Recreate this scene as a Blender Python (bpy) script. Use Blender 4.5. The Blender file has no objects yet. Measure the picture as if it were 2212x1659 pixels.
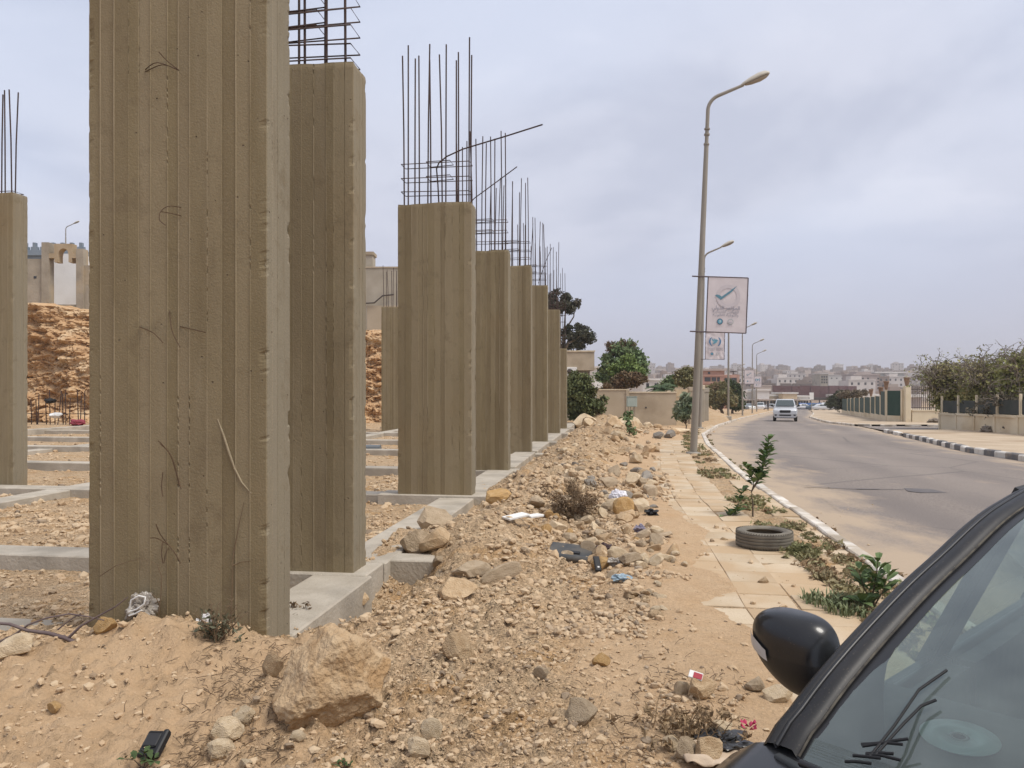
import bpy, bmesh, math, random
import numpy as np
from mathutils import Vector, Matrix, noise as mnoise

R = math.radians
random.seed(7)
rng = np.random.default_rng(7)
SC = bpy.context.scene
COL = SC.collection
F_PX, U0, V0, CAMZ = 1662.0, 1106.0, 845.0, 1.65      # focal length and horizon of the photograph (2212 px wide)

# ------------------------------------------------------------------ camera
cam_d = bpy.data.cameras.new('camera'); cam = bpy.data.objects.new('camera', cam_d); COL.objects.link(cam)
cam.location = (0, 0, CAMZ); cam.rotation_euler = (R(90), 0, 0)
cam_d.sensor_fit = 'HORIZONTAL'; cam_d.sensor_width = 36.0
cam_d.lens = 36.0 * F_PX / 2212.0
cam_d.shift_y = 15.5 / 2212.0
cam_d.clip_start = 0.05; cam_d.clip_end = 6000
SC.camera = cam

# ------------------------------------------------------------------ sky
SUN_EL, SUN_AZ = R(58), R(118)          # azimuth clockwise from +Y (the camera looks along +Y)
world = bpy.data.worlds.new('World'); SC.world = world; world.use_nodes = True
def build_world():
    nt = world.node_tree; nt.nodes.clear(); N = nt.nodes.new; L = nt.links.new
    out = N('ShaderNodeOutputWorld'); bg = N('ShaderNodeBackground'); L(bg.outputs[0], out.inputs[0])
    sky = N('ShaderNodeTexSky'); sky.sky_type = 'NISHITA'; sky.sun_disc = False
    sky.sun_elevation = SUN_EL; sky.sun_rotation = SUN_AZ; sky.air_density = 1.2; sky.dust_density = 3.0
    tc = N('ShaderNodeTexCoord')
    sep = N('ShaderNodeSeparateXYZ'); L(tc.outputs['Generated'], sep.inputs[0])
    zc = N('ShaderNodeMath'); zc.operation = 'MAXIMUM'; L(sep.outputs[2], zc.inputs[0]); zc.inputs[1].default_value = 0.0
    za = N('ShaderNodeMath'); za.operation = 'ADD'; L(zc.outputs[0], za.inputs[0]); za.inputs[1].default_value = 0.22
    dv = N('ShaderNodeVectorMath'); dv.operation = 'DIVIDE'
    cmb = N('ShaderNodeCombineXYZ'); L(za.outputs[0], cmb.inputs[0]); L(za.outputs[0], cmb.inputs[1]); cmb.inputs[2].default_value = 1
    L(tc.outputs['Generated'], dv.inputs[0]); L(cmb.outputs[0], dv.inputs[1])
    flat = N('ShaderNodeVectorMath'); flat.operation = 'MULTIPLY'; L(dv.outputs[0], flat.inputs[0]); flat.inputs[1].default_value = (1, 1, 0.4)
    def nz(scale, det, off, rough=0.5, dist=0.0):
        mp = N('ShaderNodeMapping'); L(flat.outputs[0], mp.inputs[0]); mp.inputs['Location'].default_value = off
        n = N('ShaderNodeTexNoise'); n.inputs['Scale'].default_value = scale; n.inputs['Detail'].default_value = det
        n.inputs['Roughness'].default_value = rough; n.inputs['Distortion'].default_value = dist
        L(mp.outputs[0], n.inputs['Vector']); return n
    def ramp(src, stops):
        r = N('ShaderNodeValToRGB'); L(src, r.inputs[0]); e = r.color_ramp.elements
        r.color_ramp.interpolation = 'EASE'
        while len(e) < len(stops): e.new(0.5)
        for i, (p, c) in enumerate(stops): e[i].position = p; e[i].color = (*c, 1)
        return r
    n1 = nz(1.15, 5, (3.1, 0.4, 0), 0.52, 0.4); n2 = nz(0.55, 2, (7.7, 2.2, 0))
    n3 = nz(3.2, 5, (1.2, 6.3, 0), 0.5, 0.2)
    ml = N('ShaderNodeMath'); ml.operation = 'MULTIPLY_ADD'; L(n3.outputs[0], ml.inputs[0]); ml.inputs[1].default_value = 0.28; 
    L(n1.outputs[0], ml.inputs[2])
    r1 = ramp(ml.outputs[0], [(0.46, (0.345, 0.366, 0.445)), (0.64, (0.420, 0.438, 0.512)), (0.80, (0.500, 0.512, 0.575))])
    r2 = ramp(n2.outputs[0], [(0.36, (0, 0, 0)), (0.66, (1, 1, 1))])
    mixb = N('ShaderNodeMixRGB'); L(r2.outputs[0], mixb.inputs[0]); L(r1.outputs[0], mixb.inputs[1])
    mixb.inputs[2].default_value = (0.395, 0.455, 0.580, 1)
    m3 = N('ShaderNodeMath'); m3.operation = 'MULTIPLY'; L(r2.outputs[0], m3.inputs[0]); m3.inputs[1].default_value = 0.55
    L(m3.outputs[0], mixb.inputs[0])
    # overcast veil thins into a paler lavender band at the horizon
    rh = ramp(zc.outputs[0], [(0.0, (1, 1, 1)), (0.30, (0, 0, 0))])
    mixh = N('ShaderNodeMixRGB'); L(rh.outputs[0], mixh.inputs[0]); L(mixb.outputs[0], mixh.inputs[1])
    mixh.inputs[2].default_value = (0.335, 0.352, 0.440, 1)
    scl = N('ShaderNodeMixRGB'); scl.blend_type = 'MULTIPLY'; scl.inputs[0].default_value = 1
    L(sky.outputs[0], scl.inputs[1]); scl.inputs[2].default_value = (0.05, 0.05, 0.05, 1)
    mix = N('ShaderNodeMixRGB'); mix.inputs[0].default_value = 0.90; L(scl.outputs[0], mix.inputs[1]); L(mixh.outputs[0], mix.inputs[2])
    L(mix.outputs[0], bg.inputs[0]); bg.inputs[1].default_value = 0.86
build_world()

# ------------------------------------------------------------------ sun behind thin cloud
sun_d = bpy.data.lights.new('sun', 'SUN'); sun = bpy.data.objects.new('sun', sun_d); COL.objects.link(sun)
sun_d.energy = 1.5; sun_d.angle = R(22); sun_d.color = (1.0, 0.95, 0.87)
_sd = Vector((math.sin(SUN_AZ) * math.cos(SUN_EL), math.cos(SUN_AZ) * math.cos(SUN_EL), math.sin(SUN_EL)))
sun.rotation_euler = _sd.to_track_quat('Z', 'Y').to_euler()
SC.view_settings.view_transform = 'Standard'; SC.view_settings.look = 'None'
SC.view_settings.exposure = 1.08; SC.view_settings.gamma = 1.0; SC.view_settings.use_curve_mapping = False
SC.render.engine = 'CYCLES'
try:
    SC.cycles.use_denoising = True; SC.cycles.denoiser = 'OPENIMAGEDENOISE'
    SC.cycles.denoising_input_passes = 'RGB_ALBEDO_NORMAL'
except Exception: pass
SC.cycles.max_bounces = 6; SC.cycles.transparent_max_bounces = 12; SC.cycles.volume_bounces = 0

# ------------------------------------------------------------------ helpers
def at(u, v, d):
    return Vector(((u - U0) / F_PX * d, d, CAMZ - (v - V0) / F_PX * d))

def _hash(ix, iy, s):
    h = (ix.astype(np.int64) * 374761393 + iy.astype(np.int64) * 668265263 + s * 1442695041) & 0x7fffffff
    h = ((h ^ (h >> 13)) * 1274126177) & 0x7fffffff
    return ((h ^ (h >> 16)) & 0xffff) / 65535.0
def vnoise(x, y, s=0):
    x = np.asarray(x, float); y = np.asarray(y, float)
    ix = np.floor(x); iy = np.floor(y); fx = x - ix; fy = y - iy
    fx = fx * fx * fx * (fx * (fx * 6 - 15) + 10); fy = fy * fy * fy * (fy * (fy * 6 - 15) + 10)
    a = _hash(ix, iy, s); b = _hash(ix + 1, iy, s); c = _hash(ix, iy + 1, s); d = _hash(ix + 1, iy + 1, s)
    return (a + (b - a) * fx) * (1 - fy) + (c + (d - c) * fx) * fy - 0.5
def fbm(x, y, freq, octs=4, s=0, gain=0.5):
    t = 0; a = 1.0; x = np.asarray(x, float); y = np.asarray(y, float)
    for o in range(octs):
        ca, sa = math.cos(o * 1.3 + s), math.sin(o * 1.3 + s)
        t = t + a * vnoise((x * ca - y * sa) * freq + 17.3 * o, (x * sa + y * ca) * freq - 9.1 * o, s + o); freq *= 2.03; a *= gain
    return t
def sstep(a, b, x):
    t = np.clip((np.asarray(x, float) - a) / (b - a), 0, 1); return t * t * (3 - 2 * t)

def obj(name, mesh, mat=None, parent=None, loc=None, rot=None):
    o = bpy.data.objects.new(name, mesh); COL.objects.link(o)
    if mat is not None:
        if len(mesh.materials) == 0: mesh.materials.append(mat)
    if parent is not None: o.parent = parent
    if loc is not None: o.location = loc
    if rot is not None: o.rotation_euler = rot
    return o
def tag(o, label=None, cat=None, group=None, kind=None):
    if label: o['label'] = label
    if cat: o['category'] = cat
    if group: o['group'] = group
    if kind: o['kind'] = kind
    return o
def thing(name, label, cat, loc=(0, 0, 0), rotz=0.0, group=None):
    o = bpy.data.objects.new(name, None); COL.objects.link(o); o.location = loc; o.rotation_euler = (0, 0, rotz)
    o.empty_display_size = 0.2
    return tag(o, label, cat, group)
def copy_tree(o, parent=None):
    c = o.copy(); COL.objects.link(c); c.parent = parent
    for ch in list(o.children): copy_tree(ch, c)
    return c

class MB:
    """collects shapes into one mesh"""
    def __init__(s): s.v = []; s.f = []; s.sm = []
    def add(s, vs, fs, smooth=False):
        b = len(s.v); s.v.extend([tuple(p) for p in vs]); s.f.extend([tuple(b + i for i in f) for f in fs]); s.sm.extend([smooth] * len(fs)); return s
    def box(s, x0, x1, y0, y1, z0, z1, M=None):
        vs = [(x0, y0, z0), (x1, y0, z0), (x1, y1, z0), (x0, y1, z0), (x0, y0, z1), (x1, y0, z1), (x1, y1, z1), (x0, y1, z1)]
        if M is not None: vs = [tuple(M @ Vector(p)) for p in vs]
        return s.add(vs, [(0, 3, 2, 1), (4, 5, 6, 7), (0, 1, 5, 4), (1, 2, 6, 5), (2, 3, 7, 6), (3, 0, 4, 7)])
    def bbox(s, x0, x1, y0, y1, z0, z1, b=0.01, M=None):
        """box with chamfered edges"""
        bm = bmesh.new(); bmesh.ops.create_cube(bm, size=1)
        for v in bm.verts: v.co = ((x0 + x1) / 2 + v.co.x * (x1 - x0), (y0 + y1) / 2 + v.co.y * (y1 - y0), (z0 + z1) / 2 + v.co.z * (z1 - z0))
        bmesh.ops.bevel(bm, geom=bm.edges[:], offset=b, segments=1, affect='EDGES')
        bm.verts.index_update()
        vs = [v.co.copy() for v in bm.verts]
        if M is not None: vs = [M @ p for p in vs]
        s.add(vs, [[v.index for v in f.verts] for f in bm.faces]); bm.free(); return s
    def tube(s, pts, rad, n=8, caps=True, smooth=True):
        pts = [Vector(p) for p in pts]
        if not isinstance(rad, (list, tuple)): rad = [rad] * len(pts)
        vs = []; fs = []; up = None
        for i, p in enumerate(pts):
            t = (pts[min(i + 1, len(pts) - 1)] - pts[max(i - 1, 0)])
            t = t.normalized() if t.length > 1e-9 else Vector((0, 0, 1))
            if up is None:
                a = Vector((0, 0, 1)) if abs(t.z) < 0.9 else Vector((1, 0, 0)); up = t.cross(a).normalized()
            else:
                up = (up - t * up.dot(t)); up = up.normalized() if up.length > 1e-6 else t.orthogonal().normalized()
            w = t.cross(up)
            for k in range(n):
                an = 2 * math.pi * k / n; vs.append(p + (up * math.cos(an) + w * math.sin(an)) * rad[i])
        for i in range(len(pts) - 1):
            for k in range(n):
                a = i * n + k; b = i * n + (k + 1) % n; fs.append((a, b, b + n, a + n))
        s.add(vs, fs, smooth)
        if caps:
            s.add(vs[:n], [tuple(range(n - 1, -1, -1))]); s.add(vs[-n:], [tuple(range(n))])
        return s
    def lathe(s, prof, n=24, M=None, smooth=True, close=False):
        vs = []; fs = []
        for (r, z) in prof:
            for k in range(n):
                a = 2 * math.pi * k / n; vs.append(Vector((r * math.cos(a), r * math.sin(a), z)))
        m = len(prof); rngi = range(m if close else m - 1)
        for i in rngi:
            j = (i + 1) % m
            for k in range(n):
                a = i * n + k; b = i * n + (k + 1) % n; c = j * n + (k + 1) % n; d = j * n + k; fs.append((a, b, c, d))
        if M is not None: vs = [M @ p for p in vs]
        return s.add(vs, fs, smooth)
    def prism(s, poly, axis, a, b, M=None):
        """poly: list of 2D points; axis 'x','y','z': extrude from a to b"""
        def mk(p, t):
            return {'x': (t, p[0], p[1]), 'y': (p[0], t, p[1]), 'z': (p[0], p[1], t)}[axis]
        n = len(poly); vs = [Vector(mk(p, a)) for p in poly] + [Vector(mk(p, b)) for p in poly]
        if M is not None: vs = [M @ p for p in vs]
        fs = [tuple(range(n - 1, -1, -1)), tuple(range(n, 2 * n))] + [(i, (i + 1) % n, n + (i + 1) % n, n + i) for i in range(n)]
        return s.add(vs, fs)
    def loft(s, rings, caps=True, smooth=True, closed=True):
        n = len(rings[0]); vs = [p for r in rings for p in r]; fs = []
        for i in range(len(rings) - 1):
            for k in range(n if closed else n - 1):
                a = i * n + k; b = i * n + (k + 1) % n; fs.append((a, b, b + n, a + n))
        s.add(vs, fs, smooth)
        if caps: s.add(rings[0], [tuple(range(n - 1, -1, -1))]); s.add(rings[-1], [tuple(range(n))])
        return s
    def grid(s, P, smooth=True):
        nu, nv = len(P), len(P[0]); vs = [p for row in P for p in row]
        fs = [(i * nv + j, i * nv + j + 1, (i + 1) * nv + j + 1, (i + 1) * nv + j) for i in range(nu - 1) for j in range(nv - 1)]
        return s.add(vs, fs, smooth)
    def mesh(s, name='m'):
        me = bpy.data.meshes.new(name); me.from_pydata(s.v, [], s.f)
        me.polygons.foreach_set('use_smooth', s.sm); me.update(); return me
    def build(s, name, mat, parent=None, loc=None, rot=None, fix=True):
        me = s.mesh(name)
        if fix:
            bm = bmesh.new(); bm.from_mesh(me); bmesh.ops.recalc_face_normals(bm, faces=bm.faces[:]); bm.to_mesh(me); bm.free()
        return obj(name, me, mat, parent, loc, rot)

def np_mesh(name, V, Fc, smooth=False):
    """V (n,3) array, Fc (m,k) int array with constant k"""
    V = np.asarray(V, np.float32); Fc = np.asarray(Fc, np.int32); k = Fc.shape[1]
    me = bpy.data.meshes.new(name); me.vertices.add(len(V)); me.vertices.foreach_set('co', V.ravel())
    me.loops.add(Fc.size); me.loops.foreach_set('vertex_index', Fc.ravel())
    me.polygons.add(len(Fc)); me.polygons.foreach_set('loop_start', np.arange(0, Fc.size, k, dtype=np.int32))
    try: me.polygons.foreach_set('loop_total', np.full(len(Fc), k, np.int32))
    except Exception: pass
    me.polygons.foreach_set('use_smooth', np.full(len(Fc), smooth)); me.update(calc_edges=True); me.validate(); return me
def add_attr(me, name, vals):
    a = me.attributes.new(name, 'FLOAT', 'POINT'); a.data.foreach_set('value', np.asarray(vals, np.float32))

# ------------------------------------------------------------------ materials
def mat(name, c1, c2=None, scale=4.0, rough=0.85, bump=0.0, bscale=40.0, detail=5, stretch=(1, 1, 1), spec=0.3, metal=0.0,
        rand=0.0, c3=None, s3=1.0, lo=0.35, hi=0.65, attr=None, coat=0.0, speck=None, coord='Object', f3=(0.5, 0.65)):
    m = bpy.data.materials.new(name); m.use_nodes = True; nt = m.node_tree; N = nt.nodes.new; L = nt.links.new
    b = nt.nodes['Principled BSDF']; b.inputs['Roughness'].default_value = rough; b.inputs['Metallic'].default_value = metal
    b.inputs['Specular IOR Level'].default_value = spec
    if coat: b.inputs['Coat Weight'].default_value = coat; b.inputs['Coat Roughness'].default_value = 0.05
    tc = N('ShaderNodeTexCoord'); mp = N('ShaderNodeMapping'); mp.inputs['Scale'].default_value = stretch
    L(tc.outputs[coord], mp.inputs[0]); vec = mp.outputs[0]
    if rand:
        oi = N('ShaderNodeObjectInfo'); ad = N('ShaderNodeVectorMath'); ad.operation = 'ADD'
        sc_ = N('ShaderNodeMath'); sc_.operation = 'MULTIPLY'; L(oi.outputs['Random'], sc_.inputs[0]); sc_.inputs[1].default_value = 37.0
        L(vec, ad.inputs[0]); L(sc_.outputs[0], ad.inputs[1]); vec = ad.outputs[0]
    col = None
    def mixc(fac, a, bb, typ='MIX'):
        x = N('ShaderNodeMixRGB'); x.blend_type = typ
        if isinstance(fac, float): x.inputs[0].default_value = fac
        else: L(fac, x.inputs[0])
        for i, q in ((1, a), (2, bb)):
            if isinstance(q, tuple): x.inputs[i].default_value = (*q, 1)
            else: L(q, x.inputs[i])
        return x.outputs[0]
    def nz(sc, det=detail, v=None):
        n = N('ShaderNodeTexNoise'); n.inputs['Scale'].default_value = sc; n.inputs['Detail'].default_value = det
        L(v or vec, n.inputs['Vector']); return n.outputs[0]
    def rmp(src, a, bb):
        r = N('ShaderNodeMapRange'); L(src, r.inputs[0]); r.inputs[1].default_value = a; r.inputs[2].default_value = bb; return r.outputs[0]
    if c2 is not None: col = mixc(rmp(nz(scale), lo, hi), c1, c2)
    if c3 is not None: col = mixc(rmp(nz(s3, 4), f3[0], f3[1]), col if col else c1, c3)
    if speck is not None:       # (scale, colour, lo, hi)
        col = mixc(rmp(nz(speck[0], 3), speck[2], speck[3]), col if col else c1, speck[1])
    if attr is not None:        # list of (attribute, colour)
        for an, ac in attr:
            at_ = N('ShaderNodeAttribute'); at_.attribute_name = an
            col = mixc(at_.outputs['Fac'], col if col else c1, ac)
    if rand:
        r = N('ShaderNodeMapRange'); L(oi.outputs['Random'], r.inputs[0]); r.inputs[3].default_value = 1 - rand; r.inputs[4].default_value = 1 + rand
        cm = N('ShaderNodeCombineXYZ')
        for i in range(3): L(r.outputs[0], cm.inputs[i])
        col = mixc(1.0, col if col else c1, cm.outputs[0], 'MULTIPLY')
    if col is None: b.inputs['Base Color'].default_value = (*c1, 1)
    else: L(col, b.inputs['Base Color'])
    if bump:
        bp = N('ShaderNodeBump'); bp.inputs['Strength'].default_value = 1.0; bp.inputs['Distance'].default_value = bump
        L(nz(bscale, 6), bp.inputs['Height']); L(bp.outputs[0], b.inputs['Normal'])
    return m
# ------------------------------------------------------------------ plan of the place (metres; y = distance from the camera)
_k = np.array([(1.2, -30), (2.2, -8), (2.9, 2), (3.2, 5), (3.46, 6.77), (3.62, 7.9), (3.9, 9.7), (4.2, 11.9), (4.45, 13.8), (4.78, 16), (5.4, 19.4), (6.5, 25.2),
               (8.4, 33.5), (10.4, 40), (12.9, 48), (21.3, 71.7), (31, 97), (42, 126), (63, 180), (115, 320)])
_t = np.array([(0.4, -30), (1.4, -8), (2.05, 2), (2.5, 5), (2.58, 5.81), (2.73, 6.86), (2.86, 7.86), (3.04, 9.42), (3.31, 11.87), (3.95, 16.2), (4.75, 20.5), (5.6, 25),
               (7.4, 33), (9.4, 40), (11.8, 48), (20.0, 71.7), (113, 320)])
_s = np.array([(0.8, -30), (1.8, -8), (2.55, 2), (2.92, 5), (3.12, 6.3), (3.33, 7.66), (3.44, 8.9), (3.63, 10.6), (3.80, 12), (4.25, 15), (5.0, 18.9), (6.2, 25.6),
               (8.05, 33.5), (10.05, 40), (12.5, 48), (20.8, 71.7), (114, 320)])
_r = np.array([(11.0, -30), (11.6, 0), (12.0, 10), (12.4, 15), (13.0, 19.6), (13.6, 23), (16.1, 30.5), (18.9, 39.4), (20.5, 44), (22.0, 49), (23.5, 57), (26, 65), (31, 80), (45, 115),
               (60, 155), (71, 182), (125, 320)])
kerb_x = lambda y: np.interp(y, _k[:, 1], _k[:, 0])
tile_r = lambda y: np.interp(y, _t[:, 1], _t[:, 0])
strip_x = lambda y: np.interp(y, _s[:, 1], _s[:, 0])
right_x = lambda y: np.interp(y, _r[:, 1], _r[:, 0])
row_x = lambda y: 0.139 * np.asarray(y, float) - 2.33
TH = R(7.9); UX, UY = math.sin(TH), math.cos(TH)          # direction of the column row
def zb(y):
    t = np.clip(np.asarray(y, float) - 18, 0, 300); return -0.0165 * t * (t / (t + 3.0))
def G(a, b): return np.exp(-(a * a + b * b))
def plateau(x): return np.clip(5.1 + (-8.5 - x) * 0.075, 4.6, 8.5)
def H(x, y):
    x = np.asarray(x, float); y = np.asarray(y, float)
    f1 = fbm(x, y, 0.9, 3, 3); f2 = fbm(x, y, 4.0, 3, 11); f3 = fbm(x, y, 15.0, 3, 23)
    near = np.clip(1.4 - y / 16.0, 0.15, 1)
    cl = np.maximum(0, fbm(x, y * 1.6, 9.0, 2, 31) - 0.03) * 0.085 * near + np.maximum(0, fbm(x, y * 1.3, 19.0, 2, 37) - 0.10) * 0.11 * near
    bz = zb(y)
    rid = sstep(9, 12, y) * (1 - sstep(33, 38, y)) * np.exp(-((x - (row_x(y) + 1.45)) / 1.0) ** 2)
    dirt = bz + 0.02 + 0.11 * f1 + 0.035 * f2 + rid * (0.14 + 0.30 * np.abs(fbm(x, y, 0.7, 3, 13)) + 0.10 * f2) + 0.022 * f3 * near + cl
    dirt = dirt + 0.20 * G((x + 2.12) / 0.50, (y - 4.75) / 0.40) + 0.24 * G((x + 0.35) / 0.50, (y - 8.4) / 1.4) + 0.16 * G((x - 0.05) / 0.6, (y - 12.8) / 2.4) \
        - 0.55 * G((x - row_x(y) - 0.28) / 0.30, (y - 6.9) / 0.85) - 0.16 * G((x - row_x(y) + 0.1) / 0.35, (y - 5.9) / 0.5) - 0.16 * G((x + 3.9) / 0.95, (y - 5.35) / 0.40) - 0.15 * G((x - 0.85) / 0.5, (y - 7.6) / 2.4) + 0.10 * G((x - 0.1) / 0.9, (y - 4.9) / 0.8) \
        + 0.75 * G((x - 4.5) / 1.05, (y - 40.0) / 1.5) + 0.30 * G((x - 4.5) / 2.6, (y - 31.5) / 4.5) + 1.5 * G((x - 15.2) / 2.3, (y - 66) / 5) + 0.9 * G((x - 18.0) / 2.5, (y - 75) / 4) \
        + 0.12 * G((x - 2.0) / 1.2, (y - 22) / 5)
    dirt = np.where((y > 9) & (x < 1.5), np.maximum(dirt, bz - 0.06), dirt)
    dirt = dirt - 0.20 * np.exp(-((x - row_x(y) - 0.12) / 0.42) ** 2) * sstep(8.6, 9.8, y) * (1 - sstep(36, 40, y))
    s = x * UX + y * UY
    site = -0.15 + 0.05 * fbm(x, y, 0.7, 3, 41) + 0.03 * f2 + 0.016 * f3
    m = sstep(5.02, 5.12, s) * (1 - sstep(row_x(y) - 0.30, row_x(y) - 0.18, x)) * (1 - sstep(44, 46, y))
    z = dirt * (1 - m) + site * m
    # pavement, planting strip, road bed
    tr = tile_r(y); tl = tr - 1.6
    side = bz + 0.040 - 0.062 * sstep(tl + 0.15, tl + 1.15, x) + 0.034 * fbm(x, y, 1.1, 3, 51) + 0.006 * f3
    w = sstep(tl - 0.8, tl + 0.1, x) * (1 - sstep(46, 56, y))
    z = z * (1 - w) + side * w
    inb = (x > tr) & (y < 50)
    z = np.where(inb, bz - 0.015 + 0.05 * f2 + 0.012 * f3, z)
    z = np.where((x > strip_x(y) + 0.02) & (y < 50), bz - 0.09, z)
    kx = kerb_x(y)
    z = np.where((x > kx - 0.10) & (y < 300), bz - 0.45, z)
    # cliff-top plateau behind the site
    p = sstep(47.0, 49.0, y) * (1 - sstep(-6, -3, x))
    z = z * (1 - p) + (plateau(x) + 0.3 * fbm(x, y, 0.05, 2, 61)) * p
    # hillside with the town
    hx = 10 * fbm(x, y, 0.0022, 3, 71) * 2
    hill = np.interp(y, [300, 420, 700, 1100, 1500, 1800, 6000], [0, 1.5, 15, 33, 44, 46, 46])
    z = np.where(y > 300, zb(300.0) + hill + hx * sstep(380, 900, y), z)
    return z
GRID = {}
def Hs(x, y):
    """height of the built ground sheet"""
    xs, ys, Z = GRID['xs'], GRID['ys'], GRID['Z']
    i = min(max(int(np.searchsorted(xs, x)) - 1, 0), len(xs) - 2); j = min(max(int(np.searchsorted(ys, y)) - 1, 0), len(ys) - 2)
    a = (x - xs[i]) / (xs[i + 1] - xs[i]); b = (y - ys[j]) / (ys[j + 1] - ys[j])
    return float((Z[j, i] * (1 - a) + Z[j, i + 1] * a) * (1 - b) + (Z[j + 1, i] * (1 - a) + Z[j + 1, i + 1] * a) * b)

# ------------------------------------------------------------------ materials of the ground
def ground_material():
    m = bpy.data.materials.new('sandy_ground'); m.use_nodes = True; nt = m.node_tree; N = nt.nodes.new; L = nt.links.new
    b = nt.nodes['Principled BSDF']; b.inputs['Roughness'].default_value = 0.95; b.inputs['Specular IOR Level'].default_value = 0.15
    tc = N('ShaderNodeTexCoord')
    def nz(s, d, r=0.55):
        n = N('ShaderNodeTexNoise'); n.inputs['Scale'].default_value = s; n.inputs['Detail'].default_value = d; n.inputs['Roughness'].default_value = r
        L(tc.outputs['Object'], n.inputs['Vector']); return n.outputs[0]
    def mr(src, a, c, lo=0, hi=1):
        r = N('ShaderNodeMapRange'); L(src, r.inputs[0]); r.inputs[1].default_value = a; r.inputs[2].default_value = c; r.inputs[3].default_value = lo; r.inputs[4].default_value = hi; return r.outputs[0]
    def mx(f, a, c, typ='MIX'):
        x = N('ShaderNodeMixRGB'); x.blend_type = typ
        if isinstance(f, float): x.inputs[0].default_value = f
        else: L(f, x.inputs[0])
        for i, q in ((1, a), (2, c)):
            if isinstance(q, tuple): x.inputs[i].default_value = (*q, 1)
            else: L(q, x.inputs[i])
        return x.outputs[0]
    c = mx(mr(nz(0.6, 4), 0.38, 0.62), (0.465, 0.318, 0.185), (0.525, 0.378, 0.233))
    c = mx(mr(nz(1.7, 5), 0.52, 0.70), c, (0.465, 0.28, 0.125))          # ochre patches
    c = mx(mr(nz(5.0, 6), 0.50, 0.72), c, (0.53, 0.405, 0.265))           # pale dust
    c = mx(mr(nz(38, 4), 0.55, 0.72, 0, 0.6), c, (0.30, 0.20, 0.125))
    c = mx(mr(nz(90, 3), 0.58, 0.72, 0, 0.7), c, (0.50, 0.385, 0.255))
    sn = N('ShaderNodeAttribute'); sn.attribute_name = 'sand'
    c = mx(sn.outputs['Fac'], c, mx(mr(nz(6, 5), 0.35, 0.65), (0.47, 0.318, 0.185), (0.52, 0.362, 0.22)))
    fa = N('ShaderNodeAttribute'); fa.attribute_name = 'scrub'            # distant scrubland
    c = mx(fa.outputs['Fac'], c, mx(mr(nz(0.03, 6, 0.7), 0.4, 0.6), (0.27, 0.19, 0.14), (0.19, 0.145, 0.10)))
    # crumbs and grit too small to be pieces of their own
    def vor(s):
        v = N('ShaderNodeTexVoronoi'); v.inputs['Scale'].default_value = s; L(tc.outputs['Object'], v.inputs['Vector']); sp = N('ShaderNodeSeparateXYZ'); L(v.outputs['Color'], sp.inputs[0]); return v.outputs['Distance'], sp.outputs[0]
    hs = []; inv = N('ShaderNodeMath'); inv.operation = 'SUBTRACT'; inv.inputs[0].default_value = 1.0; L(sn.outputs['Fac'], inv.inputs[1])
    for s_, lo_, hi_ in ((34, .80, 1.14), (85, .78, 1.18)):
        dist, cell = vor(s_); cv = N('ShaderNodeCombineXYZ'); q = mr(cell, 0, 1, lo_, hi_)
        for k in range(3): L(q, cv.inputs[k])
        c = mx(inv.outputs[0], c, mx(1.0, c, cv.outputs[0], 'MULTIPLY')); hs.append((dist, s_))
    L(c, b.inputs['Base Color'])
    prev = None
    for dist, s_ in hs:
        bp = N('ShaderNodeBump'); bp.invert = True; bp.inputs['Distance'].default_value = .55 / s_; L(inv.outputs[0], bp.inputs['Strength']); L(dist, bp.inputs['Height'])
        if prev: L(prev, bp.inputs['Normal'])
        prev = bp.outputs[0]
    bp = N('ShaderNodeBump'); bp.inputs['Distance'].default_value = 0.03; L(prev, bp.inputs['Normal'])
    L(nz(24, 9, 0.68), bp.inputs['Height']); L(bp.outputs[0], b.inputs['Normal'])
    return m
M_GROUND = ground_material()

def axis(parts):
    out = []
    for a, b, st in parts:
        out.append(np.arange(a, b - 1e-6, st))
    return np.concatenate(out + [np.array([parts[-1][1]])])
def build_ground():
    xs = axis([(-900, -200, 70), (-200, -40, 8), (-40, -10, 0.6), (-10, -4.4, 0.09), (-4.4, 4.4, 0.028), (4.4, 9.5, 0.08), (9.5, 40, 0.6), (40, 200, 8), (200, 2250, 50)])
    ys = [-38.0, -30, -15, -8, -4, -2, -0.5]; y = 0.6
    while y < 46: ys.append(y); y += max(0.016, 0.0078 * y)
    while y < 2390: ys.append(y); y *= 1.03
    ys = np.array(ys); X, Y = np.meshgrid(xs, ys, indexing='xy'); Z = H(X, Y); GRID.update(xs=xs, ys=ys, Z=Z)
    V = np.stack([X, Y, Z], -1).reshape(-1, 3); nx, ny = len(xs), len(ys)
    i = np.arange(nx * ny).reshape(ny, nx); Fc = np.stack([i[:-1, :-1], i[:-1, 1:], i[1:, 1:], i[1:, :-1]], -1).reshape(-1, 4)
    me = np_mesh('ground', V, Fc, True)
    Xf, Yf = V[:, 0], V[:, 1]
    sand = np.clip(sstep(-0.4, -1.6, Xf + 0.25 * fbm(Xf, Yf, 2, 2, 81)) * (1 - sstep(4.6, 5.2, Yf)), 0, 1)
    tr_ = tile_r(Yf); sand = np.maximum(sand, 0.85 * sstep(-2.15, -1.55, Xf - tr_ + 0.5 * fbm(Xf, Yf, 1.2, 2, 83)) * (Yf < 45) * (Xf < tr_))
    add_attr(me, 'sand', sand * 0.85); add_attr(me, 'scrub', sstep(220, 420, Yf))
    tag(obj('ground', me, M_GROUND), 'sandy tan building ground with dug-over soil', kind='structure')
build_ground()

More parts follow.
